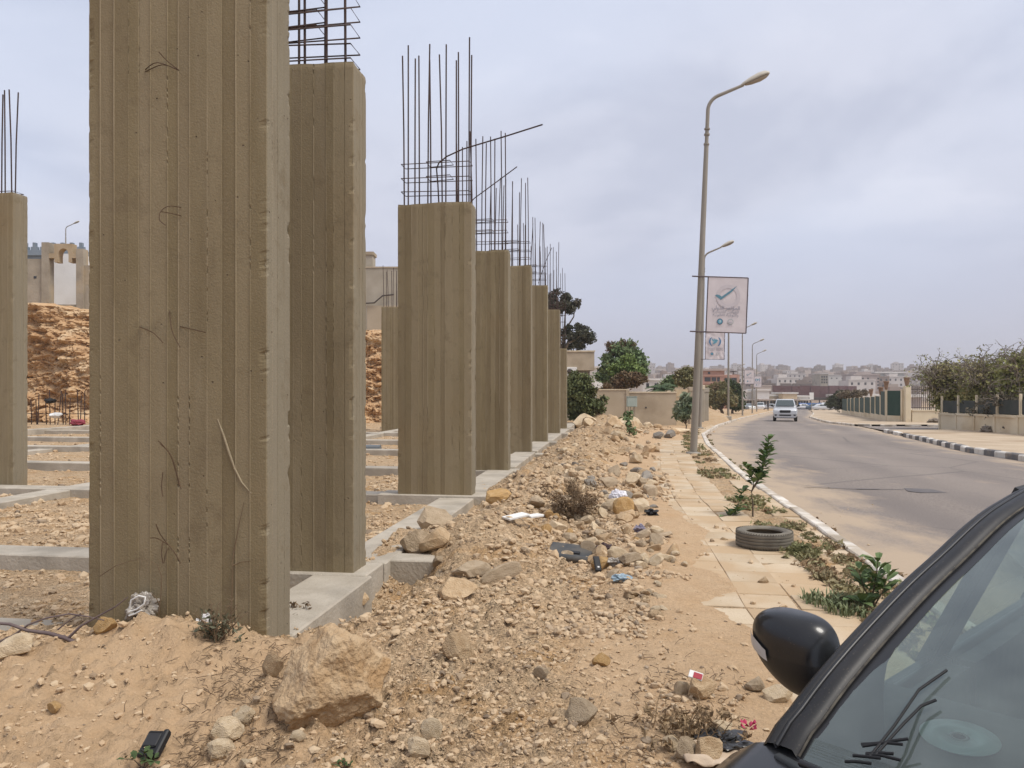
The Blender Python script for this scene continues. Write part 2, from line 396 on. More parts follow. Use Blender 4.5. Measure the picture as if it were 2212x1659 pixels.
# ------------------------------------------------------------------ road
def asphalt():
    m = bpy.data.materials.new('dusty_asphalt'); m.use_nodes = True; nt = m.node_tree; N = nt.nodes.new; L = nt.links.new
    b = nt.nodes['Principled BSDF']; b.inputs['Roughness'].default_value = 0.85; b.inputs['Specular IOR Level'].default_value = 0.25
    tc = N('ShaderNodeTexCoord')
    def nz(s, d, st=(1, 1, 1), r=0.55):
        mp = N('ShaderNodeMapping'); mp.inputs['Scale'].default_value = st; mp.inputs['Rotation'].default_value = (0, 0, R(20)); L(tc.outputs['Object'], mp.inputs[0])
        n = N('ShaderNodeTexNoise'); n.inputs['Scale'].default_value = s; n.inputs['Detail'].default_value = d; n.inputs['Roughness'].default_value = r
        L(mp.outputs[0], n.inputs['Vector']); return n.outputs[0]
    def mr(src, a, c, lo=0, hi=1):
        r = N('ShaderNodeMapRange'); L(src, r.inputs[0]); r.inputs[1].default_value = a; r.inputs[2].default_value = c; r.inputs[3].default_value = lo; r.inputs[4].default_value = hi; return r.outputs[0]
    def mx(f, a, c):
        x = N('ShaderNodeMixRGB'); L(f, x.inputs[0])
        for i, q in ((1, a), (2, c)):
            if isinstance(q, tuple): x.inputs[i].default_value = (*q, 1)
            else: L(q, x.inputs[i])
        return x.outputs[0]
    c = mx(mr(nz(0.25, 5, (1, 0.35, 1)), 0.36, 0.64), (0.182, 0.152, 0.130), (0.232, 0.195, 0.168))
    c = mx(mr(nz(55, 4), 0.42, 0.62, 0, 0.85), c, (0.31, 0.265, 0.228))
    c = mx(mr(nz(2.2, 5, (1, 0.5, 1)), 0.60, 0.72, 0, 0.5), c, (0.175, 0.152, 0.147))
    la = N('ShaderNodeAttribute'); la.attribute_name = 'lane'; c = mx(mr(la.outputs['Fac'], 0, 1, 0, .55), c, (0.135, 0.117, 0.11))
    vo = N('ShaderNodeTexVoronoi'); vo.feature = 'DISTANCE_TO_EDGE'; vo.inputs['Scale'].default_value = 0.16; L(tc.outputs['Object'], vo.inputs['Vector'])
    c = mx(mr(vo.outputs['Distance'], 0.0, 0.006, 0.55, 0), c, (0.10, 0.09, 0.085))
    at_ = N('ShaderNodeAttribute'); at_.attribute_name = 'edge'
    s = N('ShaderNodeMath'); s.operation = 'ADD'; L(at_.outputs['Fac'], s.inputs[0])
    L(mr(nz(1.1, 6, (1, 0.4, 1), 0.65), 0.28, 0.72, -0.6, 0.6), s.inputs[1])
    c = mx(mr(s.outputs[0], 0.30, 0.95, 0, 0.95), c, (0.42, 0.325, 0.23))
    L(c, b.inputs['Base Color'])
    bp = N('ShaderNodeBump'); bp.inputs['Distance'].default_value = 0.006; L(nz(120, 4), bp.inputs['Height']); L(bp.outputs[0], b.inputs['Normal'])
    return m
M_ROAD = asphalt()
def build_road():
    ys = np.concatenate([np.arange(-30, 60, 0.5), np.arange(60, 330, 4.0)]); u = np.linspace(0, 1, 25)
    Y, Uu = np.meshgrid(ys, u, indexing='ij'); xl = kerb_x(Y) - 0.02; xr = right_x(Y) + 0.1
    X = xl + (xr - xl) * Uu; Z = zb(Y) - 0.13 + 0.035 * np.sin(np.pi * Uu) + 0.012 * fbm(X, Y, 0.5, 2, 5)
    n, k = Y.shape; i = np.arange(n * k).reshape(n, k); Fc = np.stack([i[:-1, :-1], i[:-1, 1:], i[1:, 1:], i[1:, :-1]], -1).reshape(-1, 4)
    me = np_mesh('road', np.stack([X, Y, Z], -1).reshape(-1, 3), Fc, True)
    dl = X - xl; dr = xr - X
    e = np.clip(1.2 - dl / 1.8, 0, 1) + np.clip(1.0 - dr / 1.2, 0, 1) + 0.35 * G((Uu - 0.75) / 0.12, (Y - 50) / 14) + 0.55 * sstep(45, 75, Y) * (1 - sstep(0, 0.5, Uu))
    add_attr(me, 'edge', np.clip(e, 0, 1).ravel())
    lane = sum(np.exp(-((Uu - q) / .055) ** 2) for q in (.22, .40, .62, .80)); add_attr(me, 'lane', np.clip(lane * (.55 + fbm(X, Y, .25, 3, 19)), 0, 1).ravel())
    road = tag(obj('road', me, M_ROAD), 'dusty grey asphalt road curving away downhill', kind='structure')
    # darker repair patch cut into the asphalt
    mp = mat('asphalt_patch', (0.115, 0.105, 0.105), (0.15, 0.135, 0.13), 6, bump=0.006, bscale=90)
    P = [at(u_, v_, 1.765 * F_PX / (v_ - V0)) for u_, v_ in ((1952, 1057), (2010, 1059), (2047, 1067), (1990, 1067), (1962, 1064))]
    mb = MB(); mb.add([(p.x, p.y, float(zb(p.y)) - 0.112 + 0.02) for p in P], [(0, 1, 2, 3, 4)])
    mb.build('repair_patch', mp, road, fix=False)
    mb = MB(); pts = [(1740, 1052), (1790, 1055), (1850, 1058), (1900, 1059), (1952, 1060)]
    W = [at(u_, v_, 1.765 * F_PX / (v_ - V0)) for u_, v_ in pts]
    for a, b in zip(W[:-1], W[1:]):
        w = random.uniform(0.02, 0.05); mb.add([(a.x, a.y - w, float(zb(a.y)) - .093), (b.x, b.y - w, float(zb(b.y)) - .093), (b.x, b.y + w, float(zb(b.y)) - .093), (a.x, a.y + w, float(zb(a.y)) - .093)], [(0, 1, 2, 3)])
    mb.build('sealed_crack', mp, road, fix=False)
    # side street to the right, with the paved aprons on both sides of it
    ap = mat('sandy_paving', (0.42, 0.325, 0.222), (0.50, 0.40, 0.285), 0.9, bump=0.01, bscale=25, c3=(0.36, 0.265, 0.175), s3=0.35, speck=(60, (0.36, 0.28, 0.2), 0.6, 0.72))
    def sheet(name, A, B, mat_, label, dz, n=60):
        """A,B: functions t->(x,y); surface between them"""
        P = []
        for a in range(n + 1):
            t = a / n; ax, ay = A(t); bx, by = B(t)
            P.append([(ax + (bx - ax) * q, ay + (by - ay) * q, float(zb(ay + (by - ay) * q)) + dz) for q in np.linspace(0, 1, 22)])
        mb = MB(); mb.grid(P); o = mb.build(name, mat_, fix=False); tag(o, label, kind='structure'); return o
    sheet('pavement', lambda t: (float(right_x(-30 + t * 69.4)) + 0.12, -30 + t * 69.4), lambda t: (70, -40 + t * 82), ap, 'pale sandy pavement between striped kerb and low wall', -0.015)
    s = sheet('side_road', lambda t: (19.4 + t * 3.0, 39.2 + t * 10.3), lambda t: (70, 41.5 + t * 7), M_ROAD, 'side street opening between the two pavements', -0.118, 12)
    sheet('pavement', lambda t: (float(right_x(49.2 + t * 250)) + 0.12, 49.2 + t * 250), lambda t: (160 + 100 * t, 47 + t * 252), ap, 'pale pavement in front of the green panelled fence', -0.01)
build_road()

# ------------------------------------------------------------------ kerbs and pavers along the near footway
M_PAVER = mat('beige_paver', (0.485, 0.385, 0.26), (0.535, 0.435, 0.31), 3.0, rough=0.9, bump=0.004, bscale=60, rand=0.07, c3=(0.44, 0.315, 0.19), s3=1.1, f3=(.40, .58), speck=(45, (0.40, 0.31, 0.21), 0.6, 0.75))
M_KERB = mat('worn_kerb_paint', (0.50, 0.43, 0.34), (0.65, 0.60, 0.53), 3.0, rough=0.85, bump=0.006, bscale=30, rand=0.12, c3=(0.36, 0.30, 0.23), s3=1.3, lo=.42, hi=.58)
M_KW = mat('kerb_white', (0.62, 0.585, 0.53), (0.46, 0.40, 0.32), 3.5, bump=0.006, bscale=25, rand=0.10, lo=.5, hi=.75)
M_KB = mat('kerb_black', (0.14, 0.135, 0.135), (0.33, 0.27, 0.21), 3.5, bump=0.006, bscale=25, rand=0.15, lo=.5, hi=.75)
def walk(fx, y0, y1, step):
    """points along curve x=fx(y), equally spaced"""
    ys = np.linspace(y0, y1, 4000); xs = fx(ys); ds = np.concatenate([[0], np.cumsum(np.hypot(np.diff(xs), np.diff(ys)))])
    n = int(ds[-1] / step)
    for i in range(n):
        yy = np.interp((i + 0.5) * step, ds, ys); y2 = np.interp((i + 0.5) * step + 0.2, ds, ys)
        yield float(fx(yy)), float(yy), math.atan2(float(y2 - yy), float(fx(y2) - fx(yy)))
def build_footway():
    root = tag(obj('sidewalk', None), 'beige paved footway half covered by drifted sand', kind='structure')
    me = MB().bbox(-0.198, 0.198, -0.1975, 0.1975, -0.06, 0, 0.004).mesh('paver')
    meb = MB().prism([(-0.197, -0.195), (0.197, -0.195), (0.197, 0.06), (0.09, 0.195), (-0.197, 0.195)], 'z', -0.06, 0).mesh('broken_paver')
    me.materials.append(M_PAVER); meb.materials.append(M_PAVER)
    bed = [[], []]
    for y in np.arange(2.4, 28.2, .2):
        for k, dx in enumerate((-1.72, -.02)): bed[k].append((float(tile_r(y)) + dx, y, float(zb(y)) - .008))
    MB().grid(bed).build('joint_sand', M_GROUND, root, fix=False)
    # 65 x 4 pavers, following the curve
    for i, (x, y, a) in enumerate(walk(tile_r, 2.6, 28.0, 0.4)):
        nx, ny = -math.sin(a), math.cos(a)
        for j in range(4):
            off = 0.2 + 0.4 * j + (random.uniform(0, 0.09) if j == 0 else 0) * 0
            jit = random.uniform(-0.035, 0.05) if j == 0 else 0
            o = obj('paver', meb if (j == 0 and random.random() < 0.3) else me, None, root)
            o.location = (x + nx * (off + jit * 0.4), y + ny * (off + jit * 0.4), float(zb(y)) + random.uniform(-0.003, 0.003))
            o.rotation_euler = (random.gauss(0, 0.004), random.gauss(0, 0.004), a + random.gauss(0, 0.006))
    # narrow slab strip behind the kerb and the kerb stones
    sl = MB().bbox(-0.345, 0.345, -0.165, 0.165, -0.08, 0, 0.008).mesh('slab'); sl.materials.append(M_PAVER)
    ks = MB().bbox(-0.345, 0.345, -0.075, 0.075, -0.32, 0.012, 0.015).mesh('kerb_stone'); ks.materials.append(M_KERB)
    kroot = tag(obj('kerb', None), 'worn whitish kerb along the near edge of the road', kind='structure')
    for i, (x, y, a) in enumerate(walk(kerb_x, 3.2, 47, 0.70)):
        nx, ny = -math.sin(a), math.cos(a)
        o = obj('kerb_stone', ks, None, kroot); o.location = (x + nx * 0.075, y + ny * 0.075, float(zb(y)) + random.uniform(-0.012, 0.01))
        o.rotation_euler = (random.gauss(0, 0.012), random.gauss(0, 0.008), a + random.gauss(0, 0.012))
        w = 0.34
        if random.random() < 0.99:
            o = obj('slab', sl, None, kroot); o.location = (x + nx * (0.155 + 0.168), y + ny * (0.155 + 0.168), float(zb(y)) + random.uniform(-0.018, 0.0))
            o.rotation_euler = (random.gauss(0, 0.012), random.gauss(0, 0.012), a + random.gauss(0, 0.008))
    mb = MB(); L_ = [[], [], [], []]
    for y in np.arange(46.8, 200, 3.0):
        x = float(kerb_x(y)); z = float(zb(y))
        for k, (dx, dz) in enumerate(((0, -0.25), (0, 0.0), (-0.18, 0.0), (-0.18, -0.25))): L_[k].append((x + dx, y, z + dz))
    mb.grid(L_, smooth=False); mb.build('far_kerb', M_KERB, kroot)
    # striped kerb on the far side
    rk = tag(obj('kerb', None), 'black and white striped kerb across the road', kind='structure')
    kw = MB().bbox(-0.33, 0.33, -0.11, 0.11, -0.3, 0.05, 0.03).mesh('striped_kerb_stone_w'); kw.materials.append(M_KW)
    kb = MB().bbox(-0.33, 0.33, -0.11, 0.11, -0.3, 0.05, 0.03).mesh('striped_kerb_stone_b'); kb.materials.append(M_KB)
    for i, (x, y, a) in enumerate(walk(right_x, 9, 39.2, 0.68)):
        if i > 36 and random.random() < 0.3: continue
        o = obj('kerb_stone', kw if i % 2 else kb, None, rk)
        if i > 34 and i % 2 == 0: o.data = kw if random.random() < .5 else kb
        o.location = (x + 0.1, y, float(zb(y)) + random.uniform(-0.03, 0.0)); o.rotation_euler = (random.gauss(0, 0.03), random.gauss(0, 0.02), a + random.gauss(0, 0.04))
    fk = tag(obj('kerb', None), 'broken pale kerb before the gate and green fence', kind='structure')
    fs = MB().bbox(-0.45, 0.45, -0.09, 0.09, -0.3, 0.03, 0.02).mesh('corner_kerb_stone'); fs.materials.append(M_KERB)
    pts = [(33.0, 46.8), (29, 47.3), (25.7, 47.8), (23.0, 48.6), (22.2, 50), (23.5, 57), (26, 65), (31, 80), (38, 97), (45, 115)]
    for (x0, y0), (x1, y1) in zip(pts[:-1], pts[1:]):
        n = max(1, int(math.hypot(x1 - x0, y1 - y0) / 0.95)); a = math.atan2(y1 - y0, x1 - x0)
        for k in range(n):
            if random.random() < 0.08: continue
            t = (k + .5) / n; y = y0 + (y1 - y0) * t
            o = obj('kerb_stone', fs, None, fk); o.location = (x0 + (x1 - x0) * t, y, float(zb(y)) + random.uniform(-.03, 0)); o.rotation_euler = (0, 0, a + random.gauss(0, .03))
build_footway()

# ------------------------------------------------------------------ concrete columns with starter bars
def conc_material():
    m = bpy.data.materials.new('board_formed_concrete'); m.use_nodes = True; nt = m.node_tree; N = nt.nodes.new; L = nt.links.new
    b = nt.nodes['Principled BSDF']; b.inputs['Roughness'].default_value = .93; b.inputs['Specular IOR Level'].default_value = .2; tc = N('ShaderNodeTexCoord'); oi = N('ShaderNodeObjectInfo')
    ofs = N('ShaderNodeMath'); ofs.operation = 'MULTIPLY'; L(oi.outputs['Random'], ofs.inputs[0]); ofs.inputs[1].default_value = 23; ad = N('ShaderNodeVectorMath'); ad.operation = 'ADD'; L(tc.outputs['Object'], ad.inputs[0]); L(ofs.outputs[0], ad.inputs[1])
    def nz(s, d, st=(1, 1, 1), r=.55):
        mp = N('ShaderNodeMapping'); mp.inputs['Scale'].default_value = st; L(ad.outputs[0], mp.inputs[0]); n = N('ShaderNodeTexNoise'); n.inputs['Scale'].default_value = s; n.inputs['Detail'].default_value = d; n.inputs['Roughness'].default_value = r; L(mp.outputs[0], n.inputs['Vector']); return n.outputs[0]
    def mr(src, a, c, lo=0, hi=1):
        r = N('ShaderNodeMapRange'); L(src, r.inputs[0]); r.inputs[1].default_value = a; r.inputs[2].default_value = c; r.inputs[3].default_value = lo; r.inputs[4].default_value = hi; return r.outputs[0]
    def mx(f, a, c):
        x = N('ShaderNodeMixRGB')
        if isinstance(f, float): x.inputs[0].default_value = f
        else: L(f, x.inputs[0])
        for i, q in ((1, a), (2, c)):
            if isinstance(q, tuple): x.inputs[i].default_value = (*q, 1)
            else: L(q, x.inputs[i])
        return x.outputs[0]
    def att(n): a = N('ShaderNodeAttribute'); a.attribute_name = n; return a.outputs['Fac']
    c = mx(mr(nz(1.3, 9, (1, 1, .6), .6), .34, .66), (.192, .150, .082), (.250, .199, .114))
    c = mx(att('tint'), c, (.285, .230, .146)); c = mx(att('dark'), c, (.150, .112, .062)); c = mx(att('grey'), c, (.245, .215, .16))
    c = mx(mr(nz(2.0, 8, (2.4, 2.4, .3), .65), .54, .70, 0, .30), c, (.30, .248, .165))      # lime runs
    c = mx(mr(nz(1.6, 8, (2.2, 2.2, .35), .65), .55, .72, 0, .45), c, (.145, .106, .06))          # darker runs
    c = mx(mr(nz(.5, 5), .54, .74, 0, .5), c, (.245, .172, .088))
    c = mx(mr(nz(4, 8, (1, 1, 1), .7), .56, .68, 0, .55), c, (.165, .125, .074))
    c = mx(att('seam'), c, (.36, .295, .20))
    c = mx(mr(nz(170, 3), .50, .75, 0, .5), c, (.15, .113, .068)); c = mx(mr(nz(130, 2), .58, .75, 0, .45), c, (.33, .27, .185))
    vo = N('ShaderNodeTexVoronoi'); vo.inputs['Scale'].default_value = 9; L(ad.outputs[0], vo.inputs['Vector']); hole = mr(vo.outputs['Distance'], .035, .06, 1, 0); c = mx(hole, c, (.12, .09, .06))
    L(c, b.inputs['Base Color'])
    b1 = N('ShaderNodeBump'); b1.inputs['Distance'].default_value = .006; L(nz(9, 8, (1, 1, .5), .6), b1.inputs['Height']); b2 = N('ShaderNodeBump'); b2.inputs['Distance'].default_value = .0035; L(nz(70, 5), b2.inputs['Height']); L(b1.outputs[0], b2.inputs['Normal'])
    b3 = N('ShaderNodeBump'); b3.invert = True; b3.inputs['Distance'].default_value = .006; L(hole, b3.inputs['Height']); L(b2.outputs[0], b3.inputs['Normal']); L(b3.outputs[0], b.inputs['Normal'])
    return m
M_CONC = conc_material()
M_BEAM = mat('grey_concrete', (0.36, 0.315, 0.25), (0.46, 0.41, 0.335), 3.0, rough=0.9, bump=0.008, bscale=30, detail=7, c3=(0.30, 0.265, 0.215), s3=1.2)
M_BAR = mat('rusty_bar', (0.075, 0.043, 0.032), (0.045, 0.031, 0.028), 9, rough=0.7, bump=0.001, bscale=200)
M_WIRE = mat('rusty_wire', (0.075, 0.045, 0.025), (0.11, 0.07, 0.04), 20, rough=0.8)
def column_mesh(name, W, D, Ht, rows, seed):
    rs = np.random.default_rng(seed)
    per = []   # x, y, nx, ny, offset, tint, seam, corner
    cor = [(-W, 0), (0, 0), (0, D), (-W, D)]; nrm = [(0, -1), (1, 0), (0, 1), (-1, 0)]
    ch = 0.008
    for k in range(4):
        a = np.array(cor[k], float); b = np.array(cor[(k + 1) % 4], float); Ls = np.linalg.norm(b - a); d = (b - a) / Ls
        nb = max(3, int(round(Ls / 0.098))); ws = rs.uniform(0.75, 1.3, nb); ws = ws / ws.sum() * (Ls - 2 * ch); e = ch + np.concatenate([[0], np.cumsum(ws)])
        for j in range(nb):
            off = rs.uniform(-0.003, 0.0015); tint = rs.uniform(0, 0.85) ** 1.3; dk = 0.0 if rs.random() < 0.5 else rs.uniform(0.2, 0.75)
            rid = rs.choice([0.003, -0.004, 0.0015, 0.002]) if j else 0
            sm = (rs.uniform(0.4, 1.0) if rid > 0.0018 else 0.15) if j else 0.4
            p0 = a + d * e[j]; p1 = a + d * e[j + 1]
            if j:
                q = a + d * (e[j] - 0.0025); per.append((*q, *nrm[k], rid, tint, sm, 0, dk)); q = a + d * (e[j] + 0.0025); per.append((*q, *nrm[k], rid * 0.8, tint, sm * 0.7, 0, dk))
            g = 0.005 if j else 0.0
            p0 = p0 + d * g; g2 = 0.005 if j < nb - 1 else 0.0; p1 = p1 - d * g2
            per.append((*p0, *nrm[k], off if j else 0, tint, 0, 0 if j else 1, dk)); per.append((*((p0 + p1) / 2), *nrm[k], off, tint, 0, 0, dk)); per.append((*p1, *nrm[k], off if j < nb - 1 else 0, tint, 0, 0 if j < nb - 1 else 1, dk))
    P = np.array(per); n = len(P)
    zs = np.concatenate([np.linspace(-0.3, Ht - 0.12, rows - 5), Ht - np.array([0.08, 0.05, 0.03, 0.012, 0.0])])
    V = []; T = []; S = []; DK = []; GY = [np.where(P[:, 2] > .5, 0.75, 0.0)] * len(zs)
    arc = np.concatenate([[0], np.cumsum(np.hypot(np.diff(P[:, 0]), np.diff(P[:, 1])))])
    for z in zs:
        o = P[:, 4] + 0.0035 * fbm(arc * 1.0, np.full(n, z), 1.3, 3, seed)
        pit = fbm(arc * 0 + np.round(arc * 9), np.full(n, z), 38.0, 2, seed + 7)
        band = fbm(arc * 0 + np.round(arc * 9) * 3.1, np.full(n, z), 0.9, 2, seed + 9) > 0.24
        o = np.where((P[:, 6] > 0) & band & (pit > 0.15), -0.007, o)
        chip = np.maximum(0, fbm(arc * 0 + np.round(arc), np.full(n, z), 11.0, 4, seed + 3) - 0.16) * 0.04
        o = o - P[:, 7] * chip
        inw = 0.007 * sstep(Ht - 0.045, Ht, z) * (1 + fbm(arc, arc * 0, 3, 2, seed + 5))
        top = 0.03 * fbm(arc, arc * 0, 1.7, 3, seed + 13) * sstep(Ht - 0.12, Ht, z)
        V.append(np.stack([P[:, 0] + P[:, 2] * (o - inw), P[:, 1] + P[:, 3] * (o - inw), z + top], -1))
        tv = P[:, 5] + 0.25 * fbm(arc * 0 + np.round(arc * 9), np.full(n, z), 0.7, 2, seed + 21)
        T.append(np.clip(tv, 0, 1) * (1 - 0.0)); S.append(P[:, 6] * np.clip(0.6 + 1.6 * fbm(arc * 0 + np.round(arc * 9), np.full(n, z), 2.0, 3, seed + 23), 0, 1)); DK.append(P[:, 8] * np.clip(0.7 + fbm(arc * 0 + np.round(arc * 9), np.full(n, z), 0.6, 2, seed + 25), 0, 1))
    m = len(zs); V = np.concatenate(V); i = np.arange(m * n).reshape(m, n); j = np.roll(i, -1, axis=1)
    Fc = np.stack([i[:-1], j[:-1], j[1:], i[1:]], -1).reshape(-1, 4)
    c = len(V); V = np.vstack([V, [[-W / 2, D / 2, Ht - 0.015]]]); cap = np.stack([i[-1], j[-1], np.full(n, c), np.full(n, c)], -1)
    me = bpy.data.meshes.new(name); me.from_pydata(V.tolist(), [], Fc.tolist() + [tuple(q[:3]) for q in cap.tolist()]); me.update()
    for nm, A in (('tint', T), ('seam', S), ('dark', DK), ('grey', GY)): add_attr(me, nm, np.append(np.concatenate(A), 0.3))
    return me
def column(label, u, d, ztop, W=1.19, D=0.35, rows=60, bars=11, blen=2.5, stir=(0.2, 0.42, 0.65), seed=1, x=None, rbar=0.012, spread=0.03):
    x = (u - U0) / F_PX * d if x is None else x
    t = thing('concrete_column', label, 'column', (x, d, 0), -TH, 'bare concrete columns of the unfinished building')
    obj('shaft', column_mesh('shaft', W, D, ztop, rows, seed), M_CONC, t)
    rs = random.Random(seed); pos = []
    nf = (bars + 1) // 2 - 0
    for k in range(nf): pos.append((-W + 0.07 + (W - 0.14) * k / (nf - 1), 0.06))
    for k in range(bars - nf): pos.append((-W + 0.07 + (W - 0.14) * (k + 0.5 * (bars - nf < nf)) / max(1, nf - 1), D - 0.06))
    for (bx, by) in pos:
        Lb = blen * rs.uniform(0.9, 1.06); lx, ly = rs.gauss(0, spread), rs.gauss(0, spread)
        bx += rs.uniform(-0.03, 0.03)
        mb = MB(); mb.tube([(bx, by, ztop - 0.06), (bx + lx * .3, by + ly * .3, ztop + Lb * .5), (bx + lx, by + ly, ztop + Lb)], rbar, 6)
        mb.build('rebar', M_BAR, t, fix=False)
    for sh in stir:
        a, b = 0.045, 0.045; w = rs.uniform(-0.02, 0.02); z = ztop + sh
        mb = MB(); c = [(-W + a, b, z - w), (-a, b, z + w), (-a, D - b, z + w * .6), (-W + a, D - b, z - w * .5), (-W + a, b, z - w)]
        mb.tube(c, rbar * 0.62, 5); mb.build('stirrup', M_BAR, t, fix=False)
        if sh > 0.3 and W > 0.9:
            mb = MB(); mb.tube([(-W * .62, b, z + .02), (-W * .3, b, z + .03), (-W * .3, D - b, z + .03), (-W * .62, D - b, z + .01), (-W * .62, b, z + .02)], rbar * 0.6, 5); mb.build('stirrup', M_BAR, t, fix=False)
    return t
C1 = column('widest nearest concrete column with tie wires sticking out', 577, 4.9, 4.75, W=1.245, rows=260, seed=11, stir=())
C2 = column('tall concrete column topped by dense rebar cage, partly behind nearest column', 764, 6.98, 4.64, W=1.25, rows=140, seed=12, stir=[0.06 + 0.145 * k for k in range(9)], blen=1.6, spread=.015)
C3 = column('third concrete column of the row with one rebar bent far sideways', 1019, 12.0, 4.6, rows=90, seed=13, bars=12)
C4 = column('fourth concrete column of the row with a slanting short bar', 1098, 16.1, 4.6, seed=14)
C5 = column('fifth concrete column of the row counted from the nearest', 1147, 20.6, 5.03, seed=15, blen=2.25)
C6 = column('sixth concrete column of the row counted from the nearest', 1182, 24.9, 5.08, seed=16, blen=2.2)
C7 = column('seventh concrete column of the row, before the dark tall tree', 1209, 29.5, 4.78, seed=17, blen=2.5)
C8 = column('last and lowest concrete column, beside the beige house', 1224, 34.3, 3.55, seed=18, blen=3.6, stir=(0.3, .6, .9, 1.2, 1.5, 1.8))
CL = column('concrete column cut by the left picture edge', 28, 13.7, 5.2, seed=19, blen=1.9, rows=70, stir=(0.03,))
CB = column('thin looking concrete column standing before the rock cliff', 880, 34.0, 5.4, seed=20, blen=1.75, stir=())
# bent bars
def bent(col, pts, r=0.009):
    M = col.matrix_world if False else (Matrix.Translation(col.location) @ Matrix.Rotation(-TH, 4, 'Z'))
    inv = M.inverted(); mb = MB(); mb.tube([inv @ Vector(p) for p in pts], r, 6); mb.build('bent_rebar', M_BAR, col, fix=False)
bent(C3, [at(948, 440, 12.15), at(946, 400, 12.15), at(943, 365, 12.13), at(948, 352, 12.1), at(965, 338, 12.05), at(1000, 322, 11.95), at(1090, 295, 11.75), at(1172, 269, 11.5)], 0.012)
bent(C4, [at(1000, 545, 16.2), at(1005, 470, 16.15), at(1012, 442, 16.1), at(1025, 428, 16.05), at(1070, 395, 15.9), at(1117, 360, 15.7)], 0.011)
bent(C6, [at(1163, 612, 24.98), at(1170, 590, 24.9), at(1180, 562, 24.8), at(1192, 535, 24.7)], 0.010)
# tie wires on the nearest column: points on its front face, pushed out from it
def onface(u, v, off):
    o = C1.location; n = Vector((-UX, -UY, 0)); k = Vector(((u - U0) / F_PX, 1, -(v - V0) / F_PX)); c = Vector((0, 0, CAMZ))
    p0 = Vector(o) + n * off; return c + k * ((p0 - c).dot(n) / k.dot(n))
WIRES = [[(314, 150, 0), (340, 135, .08), (387, 152, .14)], [(314, 155, 0), (350, 140, .06), (385, 150, .12)], [(387, 152, .14), (362, 132, .16), (343, 112, .2)],
         [(391, 448, 0), (365, 445, .06), (347, 457, .10), (345, 475, .12), (357, 486, .14)], [(391, 466, 0), (372, 461, .05), (349, 457, .10)],
         [(366, 672, .0), (372, 715, .05), (389, 750, .08)], [(302, 706, 0), (330, 718, .04), (352, 740, .06)], [(389, 705, 0), (420, 712, .03), (445, 718, .05)],
         [(341, 952, .1), (352, 962, .08), (372, 990, .05), (384, 1030, .05), (391, 1056, .07)], [(345, 958, .06), (366, 978, .04), (376, 1005, .02), (388, 1050, 0)], [(352, 1020, .02), (349, 1050, .04), (352, 1073, .05)],
         [(337, 1132, .1), (345, 1152, .08), (362, 1175, .05), (378, 1195, .05), (390, 1217, .06)], [(352, 1168, 0), (349, 1195, .04), (352, 1217, .05)], [(325, 1162, .1), (340, 1163, .06), (365, 1178, .03)], [(354, 1217, .05), (358, 1195, .03), (364, 1183, 0)]]
_sc = [onface(u, v, .001) for u, v in ((470, 905), (483, 940), (495, 978), (507, 1012), (522, 1042), (543, 1066))]
_inv = (Matrix.Translation(C1.location) @ Matrix.Rotation(-TH, 4, 'Z')).inverted()
mb = MB(); mb.tube([_inv @ p for p in _sc], [.004, .007, .008, .007, .006, .003], 6); mb.build('mortar_scar', mat('pale_mortar', (.33, .27, .18), (.28, .225, .145), 20, rough=.95, bump=.002, bscale=80), C1, fix=False)
for w in WIRES:
    pts = [onface(*p) for p in w]; sm = []
    for i in range(len(pts) - 1):
        for k in range(4):
            t = k / 4; p0 = pts[max(0, i - 1)]; p1 = pts[i]; p2 = pts[i + 1]; p3 = pts[min(len(pts) - 1, i + 2)]
            sm.append(0.5 * ((2 * p1) + (p2 - p0) * t + (2 * p0 - 5 * p1 + 4 * p2 - p3) * t * t + (3 * p1 - p0 - 3 * p2 + p3) * t ** 3))
    sm.append(pts[-1]); mb = MB(); mb.tube([_inv @ p for p in sm], 0.0032, 5); mb.build('tie_wire', M_WIRE, C1, fix=False)

